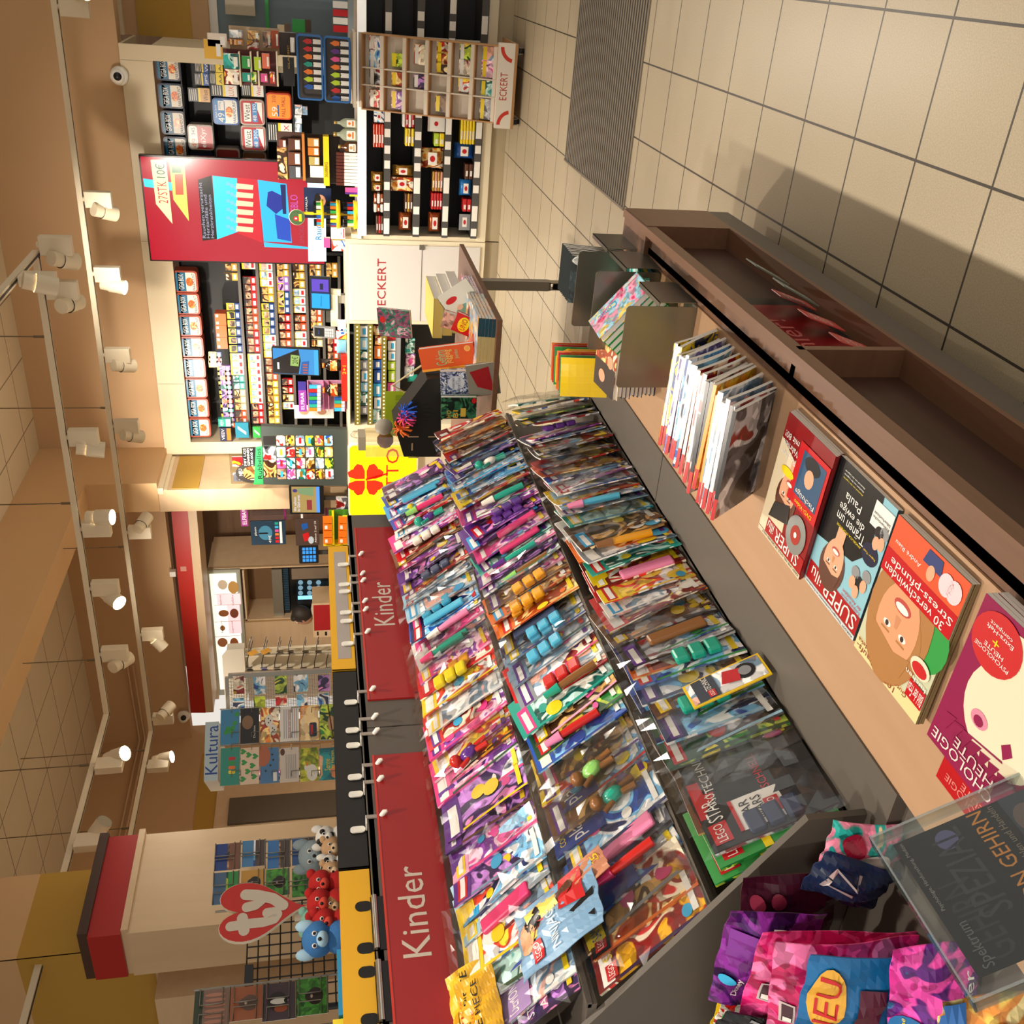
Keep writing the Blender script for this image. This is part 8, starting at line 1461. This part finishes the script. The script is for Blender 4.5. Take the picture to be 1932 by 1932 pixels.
b=MB(Matrix.Rotation(R_(35),4,'Y')); b.ball((0,0,0),.105,sk,18,(.95,.80,1.18)); b.ball((-.10,0,-.01),.022,sk,8,(1.2,.7,1)); b.ball((0,.085,-.01),.022,sk,8,(.6,.5,1)); b.ball((0,-.085,-.01),.022,sk,8,(.6,.5,1))
for g in (-1,1): b.ball((-.088,g*.033,.02),.012,PRW,8); b.ball((-.097,g*.033,.02),.006,PBK,6)
b.ball((-.088,0,-.055),.02,M('#8a4a40',.5),8,(.6,1.2,.4)); hd=b.build('head',pe); hd.location=(px_-pe.location.x,0,pz_)
b=MB(Matrix.Rotation(R_(35),4,'Y')); b.ball((.022,0,.028),.112,M('#2a211c',.6,bump=.5,scale=90),18,(.98,.86,1.12)); b.ball((-.05,0,.085),.06,M('#2a211c',.6),12,(1,1.3,.6)); h2=b.build('hair',pe); h2.location=(px_-pe.location.x,0,pz_)
# goods between lottery desk and bakery (on the lottery counter)
zq2=zf(430,820,250)
DP=PL((0,8.35,1.5),(1,0,0))
v2=empty('vape_stand',tuple(onY(650,965,8.4)),label='half empty clear vape stand with a violet ELFBAR header by the wood wall',cat='display')
b=DP.mb(v2); a=DP.box(*zq2(180,910),*zq2(285,1335)); mid=a[0]+(a[2]-a[0])*.64; b.box(a[0],mid,a[1],a[3],-.012,0,M('#9a3a8a',.35)); b.box(mid,a[2],a[1],a[3],-.012,0,M('#3a2f76',.35)); b.text('ELFBAR',a[0]+.02,a[1]+.015,mid-.015,a[3]-.015,.001,PRW); b.build('header',v2)
b=DP.mb(v2); a=DP.box(*zq2(285,905),*zq2(880,1250)); c=film('#f4eef2',.1,.06); b.box(a[0],a[2],1.25,a[3],-.10,-.097,c); [b.box(x-.003,x+.003,1.25,a[3],-.1,0,c) for x in (a[0],a[0]+(a[2]-a[0])*.5,a[2])]; b.box(a[0],a[2],1.25,1.255,-.10,0,WHITE); b.build('clear_shelves',v2)
b=DP.mb(v2); [b.box(a[0],a[2],1.25+(a[3]-1.25)*k,1.25+(a[3]-1.25)*k+.02,-.01,0,[M('#8a2a6a',.35),WHITE][i%2]) for i,k in enumerate((.2,.45,.62))]; b.build('shelf_strips',v2)
screen(PL((0,8.2,1.5),(1,0,0),(0,.05,1)),(546,916,611,970),'black monitor with a service advert on the lottery counter',lambda b,w,h:(b.rect(w*.06,h*.12,w*.96,h*.93,0,EM('#b89a5a',.75)),b.rect(w*.06,h*.12,w*.96,h*.22,.0006,EM('#5a9af0',.9)),b.text('Wir nehmen',w*.10,h*.80,w*.6,h*.88,.0006,EM('#e8e8f8',.9)),b.text('Ihr Glück ernst.',w*.10,h*.70,w*.68,h*.78,.0006,EM('#e8e8f8',.9)),b.ell(w*.82,h*.83,w*.06,h*.07,.001,EM('#5a4a8a',.6)),b.poly([(w*.62,h*.3),(w*.95,h*.3),(w*.9,h*.75),(w*.72,h*.72)],.0008,EM('#8aa878',.7)),b.rect(w*.15,h*.35,w*.5,h*.5,.0008,EM('#a03a3a',.7))),foot=1.245)
b_=lambda x0,y0,x1,y1:(*zq2(x0,y0),*zq2(x1,y1))
goods(8.25,b_(335,1255,840,1605),.01,[M('#1a3448',.35),PBK],'advert_board','advert board','dark blue advert board for an electric cigarette at 49 euro',draw=lambda b,w,h:(b.text('ploom',-w*.1,h*.82,w*.25,h*.9,.001,PRW),b.ell(0,h*.58,w*.3,h*.2,.001,M('#3a7a98',.4),20),b.rrect(-w*.05,h*.5,w*.02,h*.78,.01,.0016,PBK),b.text('49€',-w*.42,h*.42,-w*.1,h*.5,.0016,PRW),[b.rect(-w*.42+w*.15*i,h*.2,-w*.32+w*.15*i,h*.3,.001,[PRD,PRD,POR,PPK,PCY,PTE][i]) for i in range(6)],b.rect(-w*.45,h*.1,w*.45,h*.17,.001,PRW)))
goods(8.12,b_(985,1225,1330,1615),.012,[M('#4a3a34',.3),PBK],'counter_sign','counter sign','dark counter sign showing two cigarette packs',draw=lambda b,w,h:(b.poly([(.02,h*.7),(w*.3,h*.75),(w*.35,h*.5),(.05,h*.45)],.001,PBL),b.poly([(-w*.35,h*.65),(-.02,h*.7),(.0,h*.45),(-w*.3,h*.4)],.001,PRD),b.text('Aktion 2 auf 10',-w*.4,h*.12,w*.4,h*.2,.001,PRW),b.ell(-w*.3,h*.35,w*.14,h*.12,.0016,M('#b8c8d8',.4),14)))
ob=empty('orange_display',tuple(onY(655,1015,8.0)),label='yellow counter tray filled with orange packs',cat='display'); OBP=PL((0,8.0,1.4),(1,0,0)); b=OBP.mb(ob); a=OBP.box(*b_(1385,1185,1745,1620)); b.box(a[0],a[2],1.246,a[3]-.06,-.12,-.11,M('#4a8a2a',.4)); b.box(a[0],a[0]+.006,1.246,a[3],-.12,0,PYE); b.box(a[0],a[2],1.246,1.30,-.006,0,PYE); b.box(a[0],a[2],1.38,1.40,-.12,-.0,PYE); b.build('tray',ob)
for i in range(8):
    y=1195+(i%4)*100; r=i//4; a=OBP.box(*b_(1440 if r==0 else 1610,y,1570 if r==0 else 1735,y+85)); b=MB(FACE_CAM(0,0,0)); w,h=a[2]-a[0],a[3]-a[1]; b.box(-w/2,w/2,0,h,-.03,0,M('#f07a1c',.35)); b.rect(-w*.3,h*.5,w*.3,h*.8,.001,PRW if i%2 else POR); o=b.build('orange_pack',None,label='orange pack, %s in the %s row of the yellow counter tray'%(ORD[i%4],['upper','lower'][r]),cat='pack',group='orange packs'); o.location=((a[0]+a[2])/2,7.985,max(a[1],1.25) if r else max(a[1],1.402))
screen(PL((0,8.3,1.5),(1,0,0)),(564,1030,601,1063),'small black keypad screen with blue buttons beside the orange packs',lambda b,w,h:(b.rect(w*.05,h*.05,w*.95,h*.95,0,EM('#0a1420',.3)),[b.rect(w*(.1+.2*i+(.05 if i>1 else 0)),h*(.14+.18*j),w*(.26+.2*i+(.05 if i>1 else 0)),h*(.28+.18*j),.0006,EM('#3aa0f0',.8)) for i in range(4) for j in range(4)]),foot=1.245,name='keypad_screen',cat='keypad screen')
goods(8.15,b_(1520,920,1690,1175),.03,[ART[7],PRW],'playing_card_box','box','dark playing card box with striped cards beside the yellow sign',sit=1.246)
